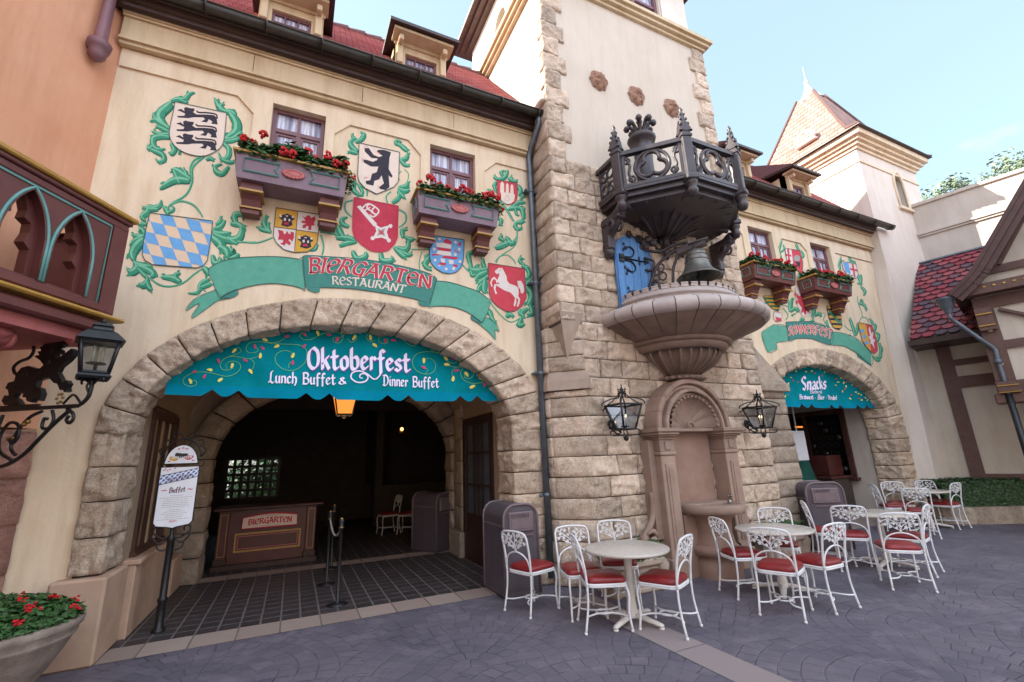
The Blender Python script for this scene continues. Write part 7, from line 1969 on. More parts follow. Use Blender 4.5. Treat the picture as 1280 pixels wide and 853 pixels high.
# ================================================================== LANTERNS
def wall_lantern(label, x, gp):
    root = thing('wall_lantern', label, 'lantern', (x, 5.26, 2.2), 0, gp)
    with _Frame(root):
        y = 5.24; z0_, z1_ = 2.08, 2.42; a, b = .10, .185
        f = MB()
        def sq(r, z): return [(x-r, y-r, z), (x+r, y-r, z), (x+r, y+r, z), (x-r, y+r, z)]
        f.tube(sq(b, z1_), .016, 6, closed=True, sm=False); f.tube(sq(a, z0_), .016, 6, closed=True, sm=False)
        for p, q in zip(sq(a, z0_), sq(b, z1_)): f.tube([p, q], .014, 6)
        for (p, q) in zip(sq(b, z1_), sq(.02, 2.6)):
            mid = Vector(p).lerp(Vector(q), .45)+Vector((0, 0, -.025))
            f.tube(smooth([p, mid, q], 4), .008, 5)
        for i in range(4):
            s, t_ = (1 if i in (1, 2) else -1), (1 if i > 1 else -1)
            f.tube(smooth([(x+s*b*1.15, y+t_*b*1.15, z1_+.0), (x+s*b*1.1, y+t_*b*1.1, z1_+.05), (x+s*b*.6, y+t_*b*.6, z1_+.1), (x+s*.04, y+t_*.04, z1_+.11), (x+s*.02, y+t_*.02, z1_+.2)], 4), .009, 5)
            f.tube(smooth([(x+s*a, y+t_*a, z0_), (x+s*a*1.5, y+t_*a*1.5, z0_-.03), (x+s*a*1.3, y+t_*a*1.3, z0_-.08), (x+s*.03, y+t_*.03, z0_-.09), (x, y, z0_-.14)], 4), .009, 5)
            for q_ in range(4): f.ball((x+s*(.03+.01*(q_ % 2)), y+t_*.03, z1_+.14+.03*q_), .015, 0, 6)
        f.lathe([(.0, z1_+.15), (.03, z1_+.17), (.02, z1_+.2), (.035, z1_+.22), (.012, z1_+.25), (.006, z1_+.31)], (x, y, 0), 10)
        f.lathe([(.001, z0_-.17), (.03, z0_-.15), (.04, z0_-.12), (.02, z0_-.1)], (x, y, 0), 10)
        f.build('frame', 'black_iron', root)
        m = MB(); m.tube(smooth([(x, 5.53, 2.2), (x, 5.45, 2.12), (x, y+.1, 2.04)], 4), .016, 6); m.tube([(x-.03, 5.52, 2.1), (x-.03, 5.4, 2.02), (x-.02, y+.1, 2.02)], .012, 6)
        for k_ in range(10): m.ball((x-.04+.04*cos(k_), 5.5, 2.16+.05*sin(k_)), (.03, .025, .03), 0, 6)
        m.tube(smooth([(x-.17, 5.5, 2.36), (x-.2, 5.3, 2.44), (x-.185, y+.1, 2.42)], 4), .01, 5)
        m.build('mount', 'black_iron', root)
        g = MB()
        A_, B_ = sq(a-.004, z0_+.01), sq(b-.006, z1_-.01)
        for i in range(4): j = (i+1) % 4; g.add([A_[i], A_[j], B_[j], B_[i]], [(0, 1, 2, 3)])
        g.build('glass', 'clear_glass', root)
        c = MB()
        for (cx_, cy_) in ((-.035, 0), (.035, .01), (0, -.035)):
            c.tube([(x+cx_, y+cy_, z0_+.04), (x+cx_, y+cy_, z0_+.16)], .011, 8, m=0); c.ball((x+cx_, y+cy_, z0_+.185), (.009, .009, .02), 1, 8)
        c.tube([(x, y, z0_-.02), (x, y, z0_+.05)], .01, 6, m=2); c.lathe([(.06, z0_+.03), (.065, z0_+.04), (.0, z0_+.05)], (x, y, 0), 12, m=2)
        c.build('candles', ['candle_wax', 'lamp_glow_core', 'black_iron'], root)
    return root
GPW = 'tapered iron lanterns flanking the wall fountain'
wall_lantern('black tapered iron lantern left of the wall fountain', 4.24, GPW)
wall_lantern('black tapered iron lantern right of the wall fountain by the snack arch', 7.14, GPW)

lc = Vector((-1.60, 4.95, 0))
ll = thing('lion_bracket_lamp', 'black iron lantern on a scrolled bracket with a rampant lion silhouette, far left', 'street lamp', (-2.6, 5.7, 2.2))
with _Frame(ll):
    M2 = Matrix.Translation(lc) @ Matrix.Rotation(rad(-131+90)+PI, 4, 'Z')     # local x from lantern back to the wall? set below
    ax = Vector((-.755, .656, 0))                                              # from the lantern back to the wall
    sd_ = Vector((.656, .755, 0))
    def P3(s, z, o=0): return lc+ax*s+sd_*o+Vector((0, 0, z+.085))
    # lantern
    f = MB(); zb_, zt_ = 2.57, 2.85
    def sq(r, z): return [lc+Vector((r*sx, r*sy, z)) for sx, sy in ((-1, -1), (1, -1), (1, 1), (-1, 1))]
    sq_ = sq
    Rz = Matrix.Rotation(rad(20), 4, 'Z')
    def sq(r, z): return [lc+(Rz @ Vector((r*sx, r*sy, 0)))+Vector((0, 0, z)) for sx, sy in ((-1, -1), (1, -1), (1, 1), (-1, 1))]
    a, b = .088, .125
    f.tube(sq(a, zb_), .017, 4, closed=True, sm=False); f.tube(sq(b, zt_), .02, 4, closed=True, sm=False); f.tube(sq(a+.01, zb_-.03), .02, 4, closed=True, sm=False)
    f.add(sq(a, zb_-.01), [(0, 1, 2, 3)])
    for p, q in zip(sq(a, zb_), sq(b, zt_)): f.tube([p, q], .014, 5)
    lv = [sq(b+.035, zt_+.0), sq(b+.02, zt_+.02), sq(.1, zt_+.075), sq(.065, zt_+.1), sq(.055, zt_+.13), sq(.07, zt_+.135), sq(.05, zt_+.16), sq(.02, zt_+.17)]
    for A_, B_ in zip(lv, lv[1:]):
        for i in range(4): j = (i+1) % 4; f.add([A_[i], A_[j], B_[j], B_[i]], [(0, 1, 2, 3)])
    f.add(lv[0], [(0, 1, 2, 3)]); f.ball(lc+Vector((0, 0, zt_+.185)), .022)
    f.build('lantern_frame', 'black_iron', ll)
    g = MB(); A_, B_ = sq(a-.005, zb_+.01), sq(b-.007, zt_-.01)
    for i in range(4): j = (i+1) % 4; g.add([A_[i], A_[j], B_[j], B_[i]], [(0, 1, 2, 3)])
    g.build('glass', 'clear_glass', ll)
    c = MB(); 
    for k in range(3): aa = k*2.1; c.tube([lc+Vector((.035*cos(aa), .035*sin(aa), zb_+.1)), lc+Vector((.035*cos(aa), .035*sin(aa), zb_+.24))], .012, 8)
    c.lathe([(.0, .08), (.07, .085), (.065, .095), (0, .1)], lc+Vector((0, 0, zb_)), 12, m=1); c.tube([lc+Vector((0, 0, zb_)), lc+Vector((0, 0, zb_+.1))], .012, 6, m=1)
    c.build('candles', ['candle_wax', 'black_iron'], ll)
    s = MB()
    s.tube(smooth([P3(0, 2.44), P3(0, 2.36), P3(.02, 2.28), P3(.12, 2.22), P3(.3, 2.225)], 5), .016, 6)
    for q in (-1, 1):
        s.tube(smooth([P3(0, 2.38), P3(q*.05, 2.42), P3(q*.1, 2.44), P3(q*.13, 2.43), P3(q*.12, 2.405)], 4), .009, 5); s.tube(smooth([P3(0, 2.44), P3(.025, 2.38, q*.02), P3(0, 2.3)], 4), .009, 5)
    s.beam(P3(.12, 2.22), P3(1.35, 2.25), .03, .03); s.beam(P3(.6, 2.255), P3(1.25, 2.27), .02, .03)
    def sc(pts, r_=.014): s.tube(smooth([P3(a_, b_) for a_, b_ in pts], 6), r_, 6)
    sc([(.24, 2.2), (.16, 2.16), (.14, 2.11), (.18, 2.08), (.22, 2.11), (.2, 2.14)]); sc([(.2, 2.19), (.34, 2.1), (.5, 1.97), (.66, 1.84), (.85, 1.76), (1.05, 1.74), (1.3, 1.72)], .017)
    sc([(.42, 2.2), (.38, 2.12), (.42, 2.05), (.5, 2.06), (.5, 2.13), (.46, 2.13)]); sc([(.55, 2.2), (.7, 2.15), (.82, 2.02), (.84, 1.9), (.76, 1.84)]); sc([(.8, 1.8), (.98, 1.88), (1.02, 2.02), (.94, 2.12), (.82, 2.1), (.78, 2.0), (.84, 1.94), (.9, 1.99)])
    sc([(1.05, 2.2), (1.1, 2.05), (1.2, 1.95), (1.3, 1.95)]); sc([(.1, 2.25), (.2, 2.32), (.3, 2.25)], .01)
    for (a_, b_) in ((.84, 1.99), (.74, 2.1), (.7, 2.12), (.9, 1.98)): s.ball(P3(a_, b_), .022, 1, 6)
    for (k) in range(6): s.ball(P3(.36+.035*cos(k), 2.3+.04*sin(k), 0), .014, 1, 6)
    s.beam(P3(1.3, 1.6), P3(1.3, 2.45), .05, .05); s.build('scroll_bracket', ['black_iron', 'brass'], ll)
    # lion cut from thick plate, traced from crop (0, 390) and set on the bracket plane
    c9 = crop(0, 390, .2229)
    lion = [(300,165),(325,152),(330,165),(352,158),(368,165),(372,185),(350,200),(330,205),(350,215),(352,235),(335,240),(330,225),(318,262),(340,262),(372,240),(415,208),(425,225),(420,245),(395,275),(350,310),(335,340),(350,370),(365,400),(385,385),(398,405),(385,425),(390,445),(372,452),(368,430),(350,440),(335,405),(315,400),(290,372),(262,375),(225,385),(215,420),(240,430),(250,460),(235,500),(205,485),(190,510),(165,500),(160,480),(140,480),(150,445),(130,460),(110,450),(90,480),(110,490),(130,520),(40,525),(25,500),(40,470),(65,470),(60,440),(45,430),(60,400),(95,390),(105,350),(135,315),(175,305),(215,320),(240,318),(258,300),(240,275),(205,250),(235,245),(225,225),(245,222),(240,200),(255,195),(262,178),(285,180),(280,165)]
    dn = sd_; L0 = P3(0, 0)
    def onp(px, py):
        r_ = ray(px, py); o_ = Vector((0, 0, EYE)); t_ = (L0-o_).dot(dn)/r_.dot(dn); return o_+r_*t_
    lm = MB(); tri = tessellate_polygon([[Vector((x, y, 0)) for x, y in c9(lion)]])
    pp = [onp(x, y) for x, y in c9(lion)]; n = len(pp)
    # puff the plate a little towards its middle so that it reads as a modelled beast
    lm.add([p-dn*.02 for p in pp]+[p+dn*.02 for p in pp], [list(t_) for t_ in tri]+[[n+q for q in t_] for t_ in tri]+[(i, (i+1) % n, (i+1) % n+n, i+n) for i in range(n)])
    for (x, y, r_) in [(305,220,.055),(285,285,.06),(230,345,.055),(160,350,.06),(100,420,.05),(200,440,.045),(330,350,.035),(330,185,.035)]:
        q = c9([(x, y)])[0]; lm.ball(onp(*q), (r_*.6, r_*.6, r_*.6), 0, 12)
    lm.tube(smooth([onp(*q) for q in c9([(115,355),(85,345),(78,310),(110,280),(160,260),(185,230),(190,200),(185,175)])], 5), .014, 6)
    lm.build('lion', 'black_iron', ll)

hl = thing('hanging_lantern', 'glowing amber lantern hanging under the vault just below the teal banner', 'lantern', (.7, 8.0, 2.7))
with _Frame(hl):
    x, y = .70, 8.0; f = MB(); A_, B_ = [], []
    def hx(r, z): return [(x+r*cos(PI/4+PI/2*i), y+r*sin(PI/4+PI/2*i), z) for i in range(4)]
    g = MB(); P_, Q_ = hx(.16, 2.54), hx(.25, 2.86)
    for i in range(4): j = (i+1) % 4; g.add([P_[i], P_[j], Q_[j], Q_[i]], [(0, 1, 2, 3)])
    g.add(P_, [(0, 1, 2, 3)])
    g.build('amber_glass', 'lamp_glow', hl)
    for p, q in zip(hx(.163, 2.53), hx(.253, 2.87)): f.tube([p, q], .014, 6)
    f.tube(hx(.165, 2.53), .014, 6, closed=True, sm=False); f.tube(hx(.256, 2.87), .018, 6, closed=True, sm=False)
    lv = [hx(.27, 2.88), hx(.2, 2.96), hx(.05, 3.02)]
    for A_, B_ in zip(lv, lv[1:]):
        for i in range(4): j = (i+1) % 4; f.add([A_[i], A_[j], B_[j], B_[i]], [(0, 1, 2, 3)])
    f.tube([(x, y, 3.0), (x, y, 3.78)], .012, 6); f.tube([(x-.06, y, 2.52), (x, y, 2.48), (x+.06, y, 2.52)], .012, 6)
    f.build('frame', 'black_iron', hl)
    pl_ = bpy.data.lights.new('lantern_light', 'POINT'); pl_.energy = 4; pl_.color = (1, .62, .3); pl_.shadow_soft_size = .12
    po_ = bpy.data.objects.new('lantern_light', pl_); C.objects.link(po_); po_.parent = hl; po_.location = (0, 0, -.42)
for (nm, lab, x, y, z) in (('wall_sconce', 'tiny amber bulb glowing on the dark back wall of the hall', 2.9, 14.1, 2.7),):
    r = thing(nm, lab, 'lamp', (x, y, z))
    with _Frame(r):
        m = MB(); m.ball((x, y-.06, z), .05, 0, 8); m.build('bulb', 'bulb_glow', r)
        m = MB(); m.box(x-.05, x+.05, y-.02, y+.05, z-.12, z-.04); m.tube([(x, y, z-.1), (x, y-.06, z-.06)], .012, 6); m.build('arm', 'brass', r)
# ================================================================== CHAIRS AND TABLES
def make_chair():
    root = thing('garden_chair', '', 'chair')
    tb_ = lambda m, P, r=.0115, k=4: m.tube(smooth(P, k), r, 7)
    seat = MB()
    # padded seat: rounded slab wider in front
    n = 28; ring = []
    def outl(s, z):
        o = []
        for i in range(n):
            a = 2*PI*i/n; c_, s_ = cos(a), sin(a)
            ex = .34; x = (abs(c_)**ex)*(1 if c_ > 0 else -1)*(.205-.018*(-s_)*1.0); y = (abs(s_)**ex)*(1 if s_ > 0 else -1)*.21
            o.append((x*s, y*s+.01, z))
        return o
    L = [outl(.97, .452), outl(1.0, .462), outl(1.0, .482), outl(.95, .502), outl(.8, .514), outl(.45, .52)]
    vs = [p for r in L for p in r]+[(0, .01, .521)]
    fs = [(j*n+i, j*n+(i+1) % n, (j+1)*n+(i+1) % n, (j+1)*n+i) for j in range(len(L)-1) for i in range(n)]+[((len(L)-1)*n+i, (len(L)-1)*n+(i+1) % n, len(vs)-1) for i in range(n)]+[list(range(n))[::-1]]
    seat.add(vs, fs, 0, True)
    seat.build('seat', 'red_vinyl', root)
    fr = MB()
    fr.tube([(p[0]*1.0, p[1], .442) for p in outl(1.0, 0)], .0125, 7, closed=True)
    fr.tube([(p[0]*1.0, p[1], .425) for p in outl(1.0, 0)], .0115, 7, closed=True)
    fr.build('seat_frame', 'white_enamel', root)
    bk = MB(); w = .205
    P = [(-w+.005, -.20, .43), (-w, -.215, .6), (-w-.004, -.25, .78), (-w+.006, -.268, .85), (-w+.05, -.278, .884), (0, -.285, .897), (w-.05, -.278, .884), (w-.006, -.268, .85), (w+.004, -.25, .78), (w, -.215, .6), (w-.005, -.20, .43)]
    bk.tube(smooth(P, 5), .0125, 8)
    tb_(bk, [(-w+.01, -.205, .50), (-.17, -.22, .585), (-.1, -.228, .64), (0, -.232, .662), (.1, -.228, .64), (.17, -.22, .585), (w-.01, -.205, .50)], .0095)
    bk.build('back_frame', 'white_enamel', root)
    lf = MB()
    def pb(x, z): return (x, -.222-.07*max(0, min(1, (z-.62)/.27))+0, z)
    vines = [[(0, .66), (0, .7), (-.01, .74), (-.05, .79), (-.11, .83), (-.17, .86)], [(0, .7), (.03, .75), (.08, .79), (.14, .83), (.18, .85)], [(-.01, .74), (.02, .8), (.03, .86), (.04, .89)], [(-.05, .79), (-.05, .84), (-.06, .885)],
             [(-.11, .83), (-.16, .81), (-.2, .79)], [(.08, .79), (.13, .78), (.2, .77)], [(.14, .83), (.12, .87), (.1, .885)], [(-.02, .7), (-.06, .72), (-.1, .76), (-.15, .77), (-.2, .74)], [(.02, .7), (.07, .72), (.12, .745)]]
    for V_ in vines: lf.tube(smooth([pb(a, b) for a, b in V_], 3), .0062, 5)
    R5 = random.Random(9)
    leaves = [(-.17, .855), (-.12, .80), (-.15, .76), (-.08, .85), (-.06, .775), (-.03, .83), (0, .745), (.02, .87), (.045, .80), (.08, .85), (.1, .765), (.14, .81), (.17, .85), (.165, .765), (-.195, .8), (0, .69), (-.1, .735), (.06, .73), (-.035, .72), (.12, .86)]
    for (x, z) in leaves:      # five-lobed ivy leaves
        a0 = R5.uniform(0, 2*PI); r_ = R5.uniform(.02, .026); c = Vector(pb(x, z)); pts = []
        for k in range(10):
            a = a0+2*PI*k/10; rr_ = r_ if k % 2 == 0 else r_*.5
            pts.append(c+Vector((rr_*cos(a), 0, rr_*sin(a))))
        lf.prism([p+Vector((0, -.005, 0)) for p in pts], (0, .01, 0))
    lf.build('ivy_lattice', 'white_enamel', root)
    for sx in (-1, 1):
        m = MB(); m.tube(smooth([(sx*(w-.005), -.20, .44), (sx*(w-.003), -.205, .25), (sx*(w+.008), -.245, .02)], 4), .012, 7); m.lathe([(.0, 0), (.016, 0), (.016, .022), (0, .024)], (sx*(w+.008), -.247, 0), 8); m.build('leg', 'white_enamel', root)
        m = MB(); m.tube(smooth([(sx*(w-.012), .20, .43), (sx*(w-.002), .225, .34), (sx*(w-.01), .215, .18), (sx*(w-.004), .232, .02)], 4), .012, 7); m.lathe([(.0, 0), (.016, 0), (.016, .022), (0, .024)], (sx*(w-.004), .232, 0), 8); m.build('leg', 'white_enamel', root)
    st = MB()
    for s in (-1, 1): st.tube(smooth([(s*(w-.002), -.225, .13), (s*.12, -.19, .135), (s*.06, -.08, .14), (s*.05, .0, .14), (s*.07, .1, .14), (s*.13, .18, .135), (s*(w-.012), .218, .13)], 4), .009, 6)
    st.tube([(.075*cos(t_), .0+.085*sin(t_), .139) for t_ in [2*PI*i/24 for i in range(24)]], .009, 6, closed=True)
    st.build('stretcher', 'white_enamel', root)
    return root
CH = make_chair()
GC = 'white ivy-backed garden chairs with red seats'
spots = [
 (2.68, 5.32, -72, 'white chair in front of the near trash bin, leftmost of all the chairs'),
 (3.10, 4.88, 165, 'white chair behind the nearest table on its left, second chair from the trash bin'),
 (3.08, 4.44, -112, 'white chair seen from the side against the left edge of the nearest table'),
 (3.70, 4.95, 148, 'white chair pushed in behind the nearest table, its back by the planter'),
 (3.60, 4.05, 26, 'white chair at the right front of the nearest table, seen from behind'),
 (5.22, 4.42, -110, 'white chair at the left of the second table, in front of the fountain'),
 (6.15, 4.55, 130, 'white chair behind the second table, nearest the tower wall'),
 (4.98, 3.74, -66, 'white chair turned away at the front left of the second table'),
 (5.55, 3.68, 0, 'white chair turned away at the front right of the second table'),
 (7.62, 4.78, -138, 'white chair seen edge-on at the left of the third table beside the dark bin'),
 (7.48, 4.38, -54, 'white chair on the near left side of the third table, back towards the camera'),
 (7.08, 3.6, -48, 'white chair turned away at the front of the third table'),
 (7.95, 3.88, 14, 'white chair with red seat at the right end of the third table'),
 (11.45, 5.75, -135, 'white chair seen edge-on at the left of the farthest table'),
 (12.1, 5.92, 130, 'white chair behind the farthest table, in front of the snack arch'),
 (11.0, 5.12, -57, 'white chair turned away at the near left of the farthest table'),
 (12.85, 5.55, 150, 'white chair behind the farthest table next to the hedge, half hidden'),
 (12.5, 5.3, -2, 'white chair with red seat at the right of the farthest table beside the hedge kerb')]
for i, (x, y, a, lab) in enumerate(spots):
    o = CH if i == 0 else copy_tree(CH)
    o.location = (x, y, .004); o.rotation_euler = (0, 0, rad(a)); tag(o, lab, 'chair', GC)

def make_table():
    root = thing('bistro_table', '', 'table')
    t_ = MB(); t_.lathe([(.0, .706), (.43, .706), (.452, .71), (.458, .722), (.455, .735), (.445, .741), (0, .742)], (0, 0, 0), 48)
    t_.build('tabletop', 'table_top_laminate', root)
    p = MB(); p.lathe([(.075, .06), (.06, .1), (.048, .2), (.042, .5), (.045, .68), (.1, .69), (.1, .705)], (0, 0, 0), 18)
    p.tube([(.045, .0, .1), (.043, 0, .68)], .008, 5); p.build('post', 'table_base_paint', root)
    for k in range(4):
        a = PI/2*k; m = MB(Matrix.Rotation(a, 4, 'Z'))
        m.tube([(.0, 0, .075), (.12, 0, .07), (.24, 0, .05), (.33, 0, .036), (.35, 0, .03)], [.045, .042, .036, .03, .022], 8, flat=.62)
        m.lathe([(0, 0), (.028, 0), (.028, .015), (0, .02)], (.33, 0, 0), 10)
        m.build('foot', 'table_base_paint', root)
    return root
TB = make_table(); GT = 'round beige bistro tables outside'
for i, (x, y, a, lab) in enumerate(((3.40, 4.38, 20, 'round beige table nearest the camera, at the left with a bare top'), (5.68, 4.26, 35, 'round beige table in front of the wall fountain, second from the left'),
                      (8.06, 4.27, 10, 'round beige table beside the dark trash bin, third from the left'), (12.25, 5.52, 30, 'round beige table farthest away, next to the hedge'))):
    o = TB if i == 0 else copy_tree(TB)
    o.location = (x, y, .004); o.rotation_euler = (0, 0, rad(a)); tag(o, lab, 'table', GT)

# ================================================================== BINS
def trash_bin(label, x, y, rz, w=.50, d=.70, h=1.13, plate='bin_face', gp='arched trash bins'):
    root = thing('trash_bin', label, 'trash bin', (x, y, .004), rad(rz), gp)
    # local: front towards -y, width along x
    def prof(r, k=10): 
        hw = w/2
        return [(-hw, .03)]+[(-hw+r-r*cos(PI/2*i/k), h-r+r*sin(PI/2*i/k)) for i in range(k+1)]+[(hw-r+r*sin(PI/2*i/k), h-r+r*cos(PI/2*i/k)) for i in range(k+1)]+[(hw, .03)]
    b = MB(); pr = prof(.17)
    b.prism([(a, -d/2, c) for a, c in pr], (0, d, 0)); b.box(-w/2+.03, w/2-.03, -d/2+.03, d/2-.03, 0, .03)
    b.build('body', 'bin_plastic', root)
    r = MB()
    for yy in (-d/2-.002, d/2+.002): r.tube([(a*1.0, yy, c) for a, c in pr], .018, 6)
    r.box(-w/2-.006, w/2+.006, -d/2+.02, d/2-.02, h-.27, h-.25); r.build('edge_trim', 'bin_face', root)
    f = MB(); y0 = -d/2
    pi_ = [(a*.84, .10+(c-.03)*.885) for a, c in pr]
    f.prism([(a, y0-.006, c) for a, c in pi_], (0, .005, 0)); fo_ = f.build('front_panel', 'bin_plastic', root)
    s = MB(); s.box(-w*.36, w*.36, y0-.03, y0-.007, h-.34, h-.09, bev=.02, m=0); s.box(-w*.3, w*.3, y0-.036, y0-.031, h-.3, h-.15, bev=.005, m=1); s.box(-w*.33, w*.33, y0-.034, y0-.031, h-.39, h-.37, m=1)
    for k in range(9): s.box(-w*.28+k*.03, -w*.28+k*.03+.008, y0-.05, y0-.036, h-.16, h-.11, 0)
    s.build('flap', ['bin_face', plate], fo_)
    return root
trash_bin('dark arched trash bin with reddish flap beside the big arch, behind the leftmost chair', 2.79, 6.13, 0)
trash_bin('dark arched trash bin by the snack arch behind the third table', 8.52, 5.42, -28, w=.64, d=.46, h=1.12, plate='bin_face')
bb = trash_bin('dim arched trash bin standing inside by the inner arch', 2.68, 9.66, 28, w=.5, h=1.1, plate='bin_face')

# ================================================================== MENU SIGN
ms = thing('menu_sign', 'white buffet menu board with blue lozenge stripe on a black cast post', 'sign', (-1.22, 6.88, 0))
with _Frame(ms):
    X, Y = -1.235, 6.86; M3 = Matrix.Translation((X, Y, 0)) @ Matrix.Rotation(rad(4), 4, 'Z')
    p = MB(M3); p.lathe([(.0, 0), (.07, 0), (.07, .02), (.045, .05), (.04, .3), (.05, .32), (.05, .34), (.036, .36), (.034, .95), (.045, .97), (.03, 1.0), (.02, 1.02), (.02, 1.2)], (0, .02, 0), 12, rf=lambda a, z: 1-.08*abs(sin(a*4)))
    p.build('post', 'black_iron', ms)
    s = MB(M3)
    for q in (-1, 1):
        for P_ in ([(0, 1.0), (.08, .98), (.17, 1.04), (.17, 1.1), (.12, 1.1), (.12, 1.05)], [(0, .86), (.07, .85), (.12, .88), (.12, .93), (.08, .93)], [(.03, .98), (.1, .92), (.15, .96), (.19, 1.02)], [(.185, 1.9), (.22, 1.94), (.235, 1.99), (.2, 2.01)], [(.17, 1.78), (.22, 1.8), (.22, 1.86), (.18, 1.86)], [(.16, 2.02), (.2, 2.05), (.19, 2.1), (.14, 2.1)], [(.02, 2.14), (.07, 2.19), (.12, 2.17), (.1, 2.13)]):
            s.tube(smooth([(q*a, .02, b) for a, b in P_], 4), .0085, 5)
    s.tube([(.19*cos(t_), .01, 1.9+.215*sin(t_)) for t_ in [PI*i/16 for i in range(17)]], .012, 6)
    s.build('scrollwork', 'black_iron', ms)
    b = MB(M3)
    main = [(-.19, 1.16), (-.16, 1.12), (-.06, 1.105), (0, 1.09), (.06, 1.105), (.16, 1.12), (.19, 1.16), (.19, 1.785), (-.19, 1.785)]
    top = [(.165*cos(t_), 1.82+.225*sin(t_)) for t_ in [PI*i/16 for i in range(17)]]
    b.prism([(a, -.02, c) for a, c in main], (0, .03, 0), 0, 1); b.prism([(a, -.02, c) for a, c in top], (0, .03, 0), 0, 1)
    for P_ in (main, top): b.tube([(a, -.018, c) for a, c in P_], .007, 5, m=1, closed=True)
    bd = b.build('board', ['menu_white', 'black_iron'], ms)
    def spl(px, py, lift=0.0): return M3_loc @ Vector((px, -.0215-lift, py))
    M3_loc = M3
    d = MB(M3); pl5 = lambda x, z, lift=0.0: Vector((x, -.0215-lift, z))
    band = [(-.19, 1.60), (.19, 1.70), (.19, 1.76), (-.19, 1.66)]
    band = [(-.188, 1.585), (.188, 1.665), (.188, 1.765), (-.188, 1.685)]
    paint_poly(d, band, pl5, .0005, 0)
    for i in range(-1, 17):
        for j in range(4):
            if (i+j) % 2: continue
            x = -.19+i*.026; z = 1.585+(x+.19)*.21+j*.028
            q = clip([(x, z), (x+.022, z-.014+.018), (x+.034, z+.028), (x+.01, z+.028)], band)
            if len(q) > 2: paint_poly(d, q, pl5, .0012, 1)
    paint_stroke(d, band[:2], .008, pl5, .0018, 3, 'q'); paint_stroke(d, [band[3], band[2]], .008, pl5, .0018, 3, 'q')
    lay_text(d, 'Spezialitaten'.replace('p', 'p'), [(-.12, 1.615), (.13, 1.668)], [(-.12, 1.665), (.13, 1.718)], pl5, 2, nib=.15, lift=.0022)
    lay_text(d, 'Buffet', [(-.075, 1.49), (.075, 1.498)], [(-.075, 1.545), (.075, 1.553)], pl5, 2, nib=.2, lift=.0006)
    for q in (-1, 1): paint_stroke(d, [(q*.1, 1.515), (q*.12, 1.525), (q*.14, 1.515), (q*.155, 1.53)], .008, pl5, .0008, 4, 'leaf')
    RR = random.Random(8)
    for k in range(13):     # lines of very small print
        z = 1.455-k*.021-(.012 if k > 6 else 0); hw_ = RR.uniform(.08, .155)
        if k in (0, 7): hw_ *= .6
        x = -hw_
        while x < hw_:
            w_ = RR.uniform(.012, .03); paint_stroke(d, [(x, z), (x+w_*.5, z), (min(x+w_, hw_), z)], .0045, pl5, .0006, 5, 'q'); x += w_+.006
    lay_text(d, 'Buffet', [(-.035, 1.16), (.035, 1.162)], [(-.035, 1.18), (.035, 1.182)], pl5, 4, nib=.15, lift=.0006)
    PR = ['menu_white', 'cloth_blue', 'paint_plum', 'black_iron', 'cloth_red', 'paint_grey', 'paint_gold']
    for (x, z) in ((-.14, 1.76), (-.1, 1.755), (-.05, 1.765), (-.12, 1.74), (-.155, 1.745)): paint_stroke(d, [(x-.008, z), (x, z+.006), (x+.008, z)], .009, pl5, .0007, 4, 'leaf')
    d.build('printing', PR, bd); d = MB(M3)
    # emblem on the round top: a swag of colours with a dark ribbon
    for (x0_, x1_, z0_, c_) in ((-.12, -.02, 1.90, 6), (.02, .12, 1.91, 4), (-.07, .06, 1.935, 3)):
        paint_stroke(d, [(x0_, z0_), ((x0_+x1_)/2, z0_-.02), (x1_, z0_)], .045, pl5, .0006+.0006*(c_ == 3), c_, 'leaf')
    lay_text(d, 'BIERGARTEN', [(-.1, 1.885), (0, 1.87), (.1, 1.887)], [(-.1, 1.915), (0, 1.9), (.1, 1.917)], pl5, 0, nib=.2, lift=.003)
    for (x, z) in ((-.04, 1.99), (0, 2.0), (.04, 1.99), (-.12, 1.845), (.12, 1.85)): paint_stroke(d, [(x-.014, z), (x, z+.008), (x+.014, z)], .01, pl5, .0007, 4, 'leaf')
    d.build('printing', ['menu_white', 'cloth_blue', 'paint_plum', 'black_iron', 'cloth_red', 'paint_grey', 'paint_gold'], bd)

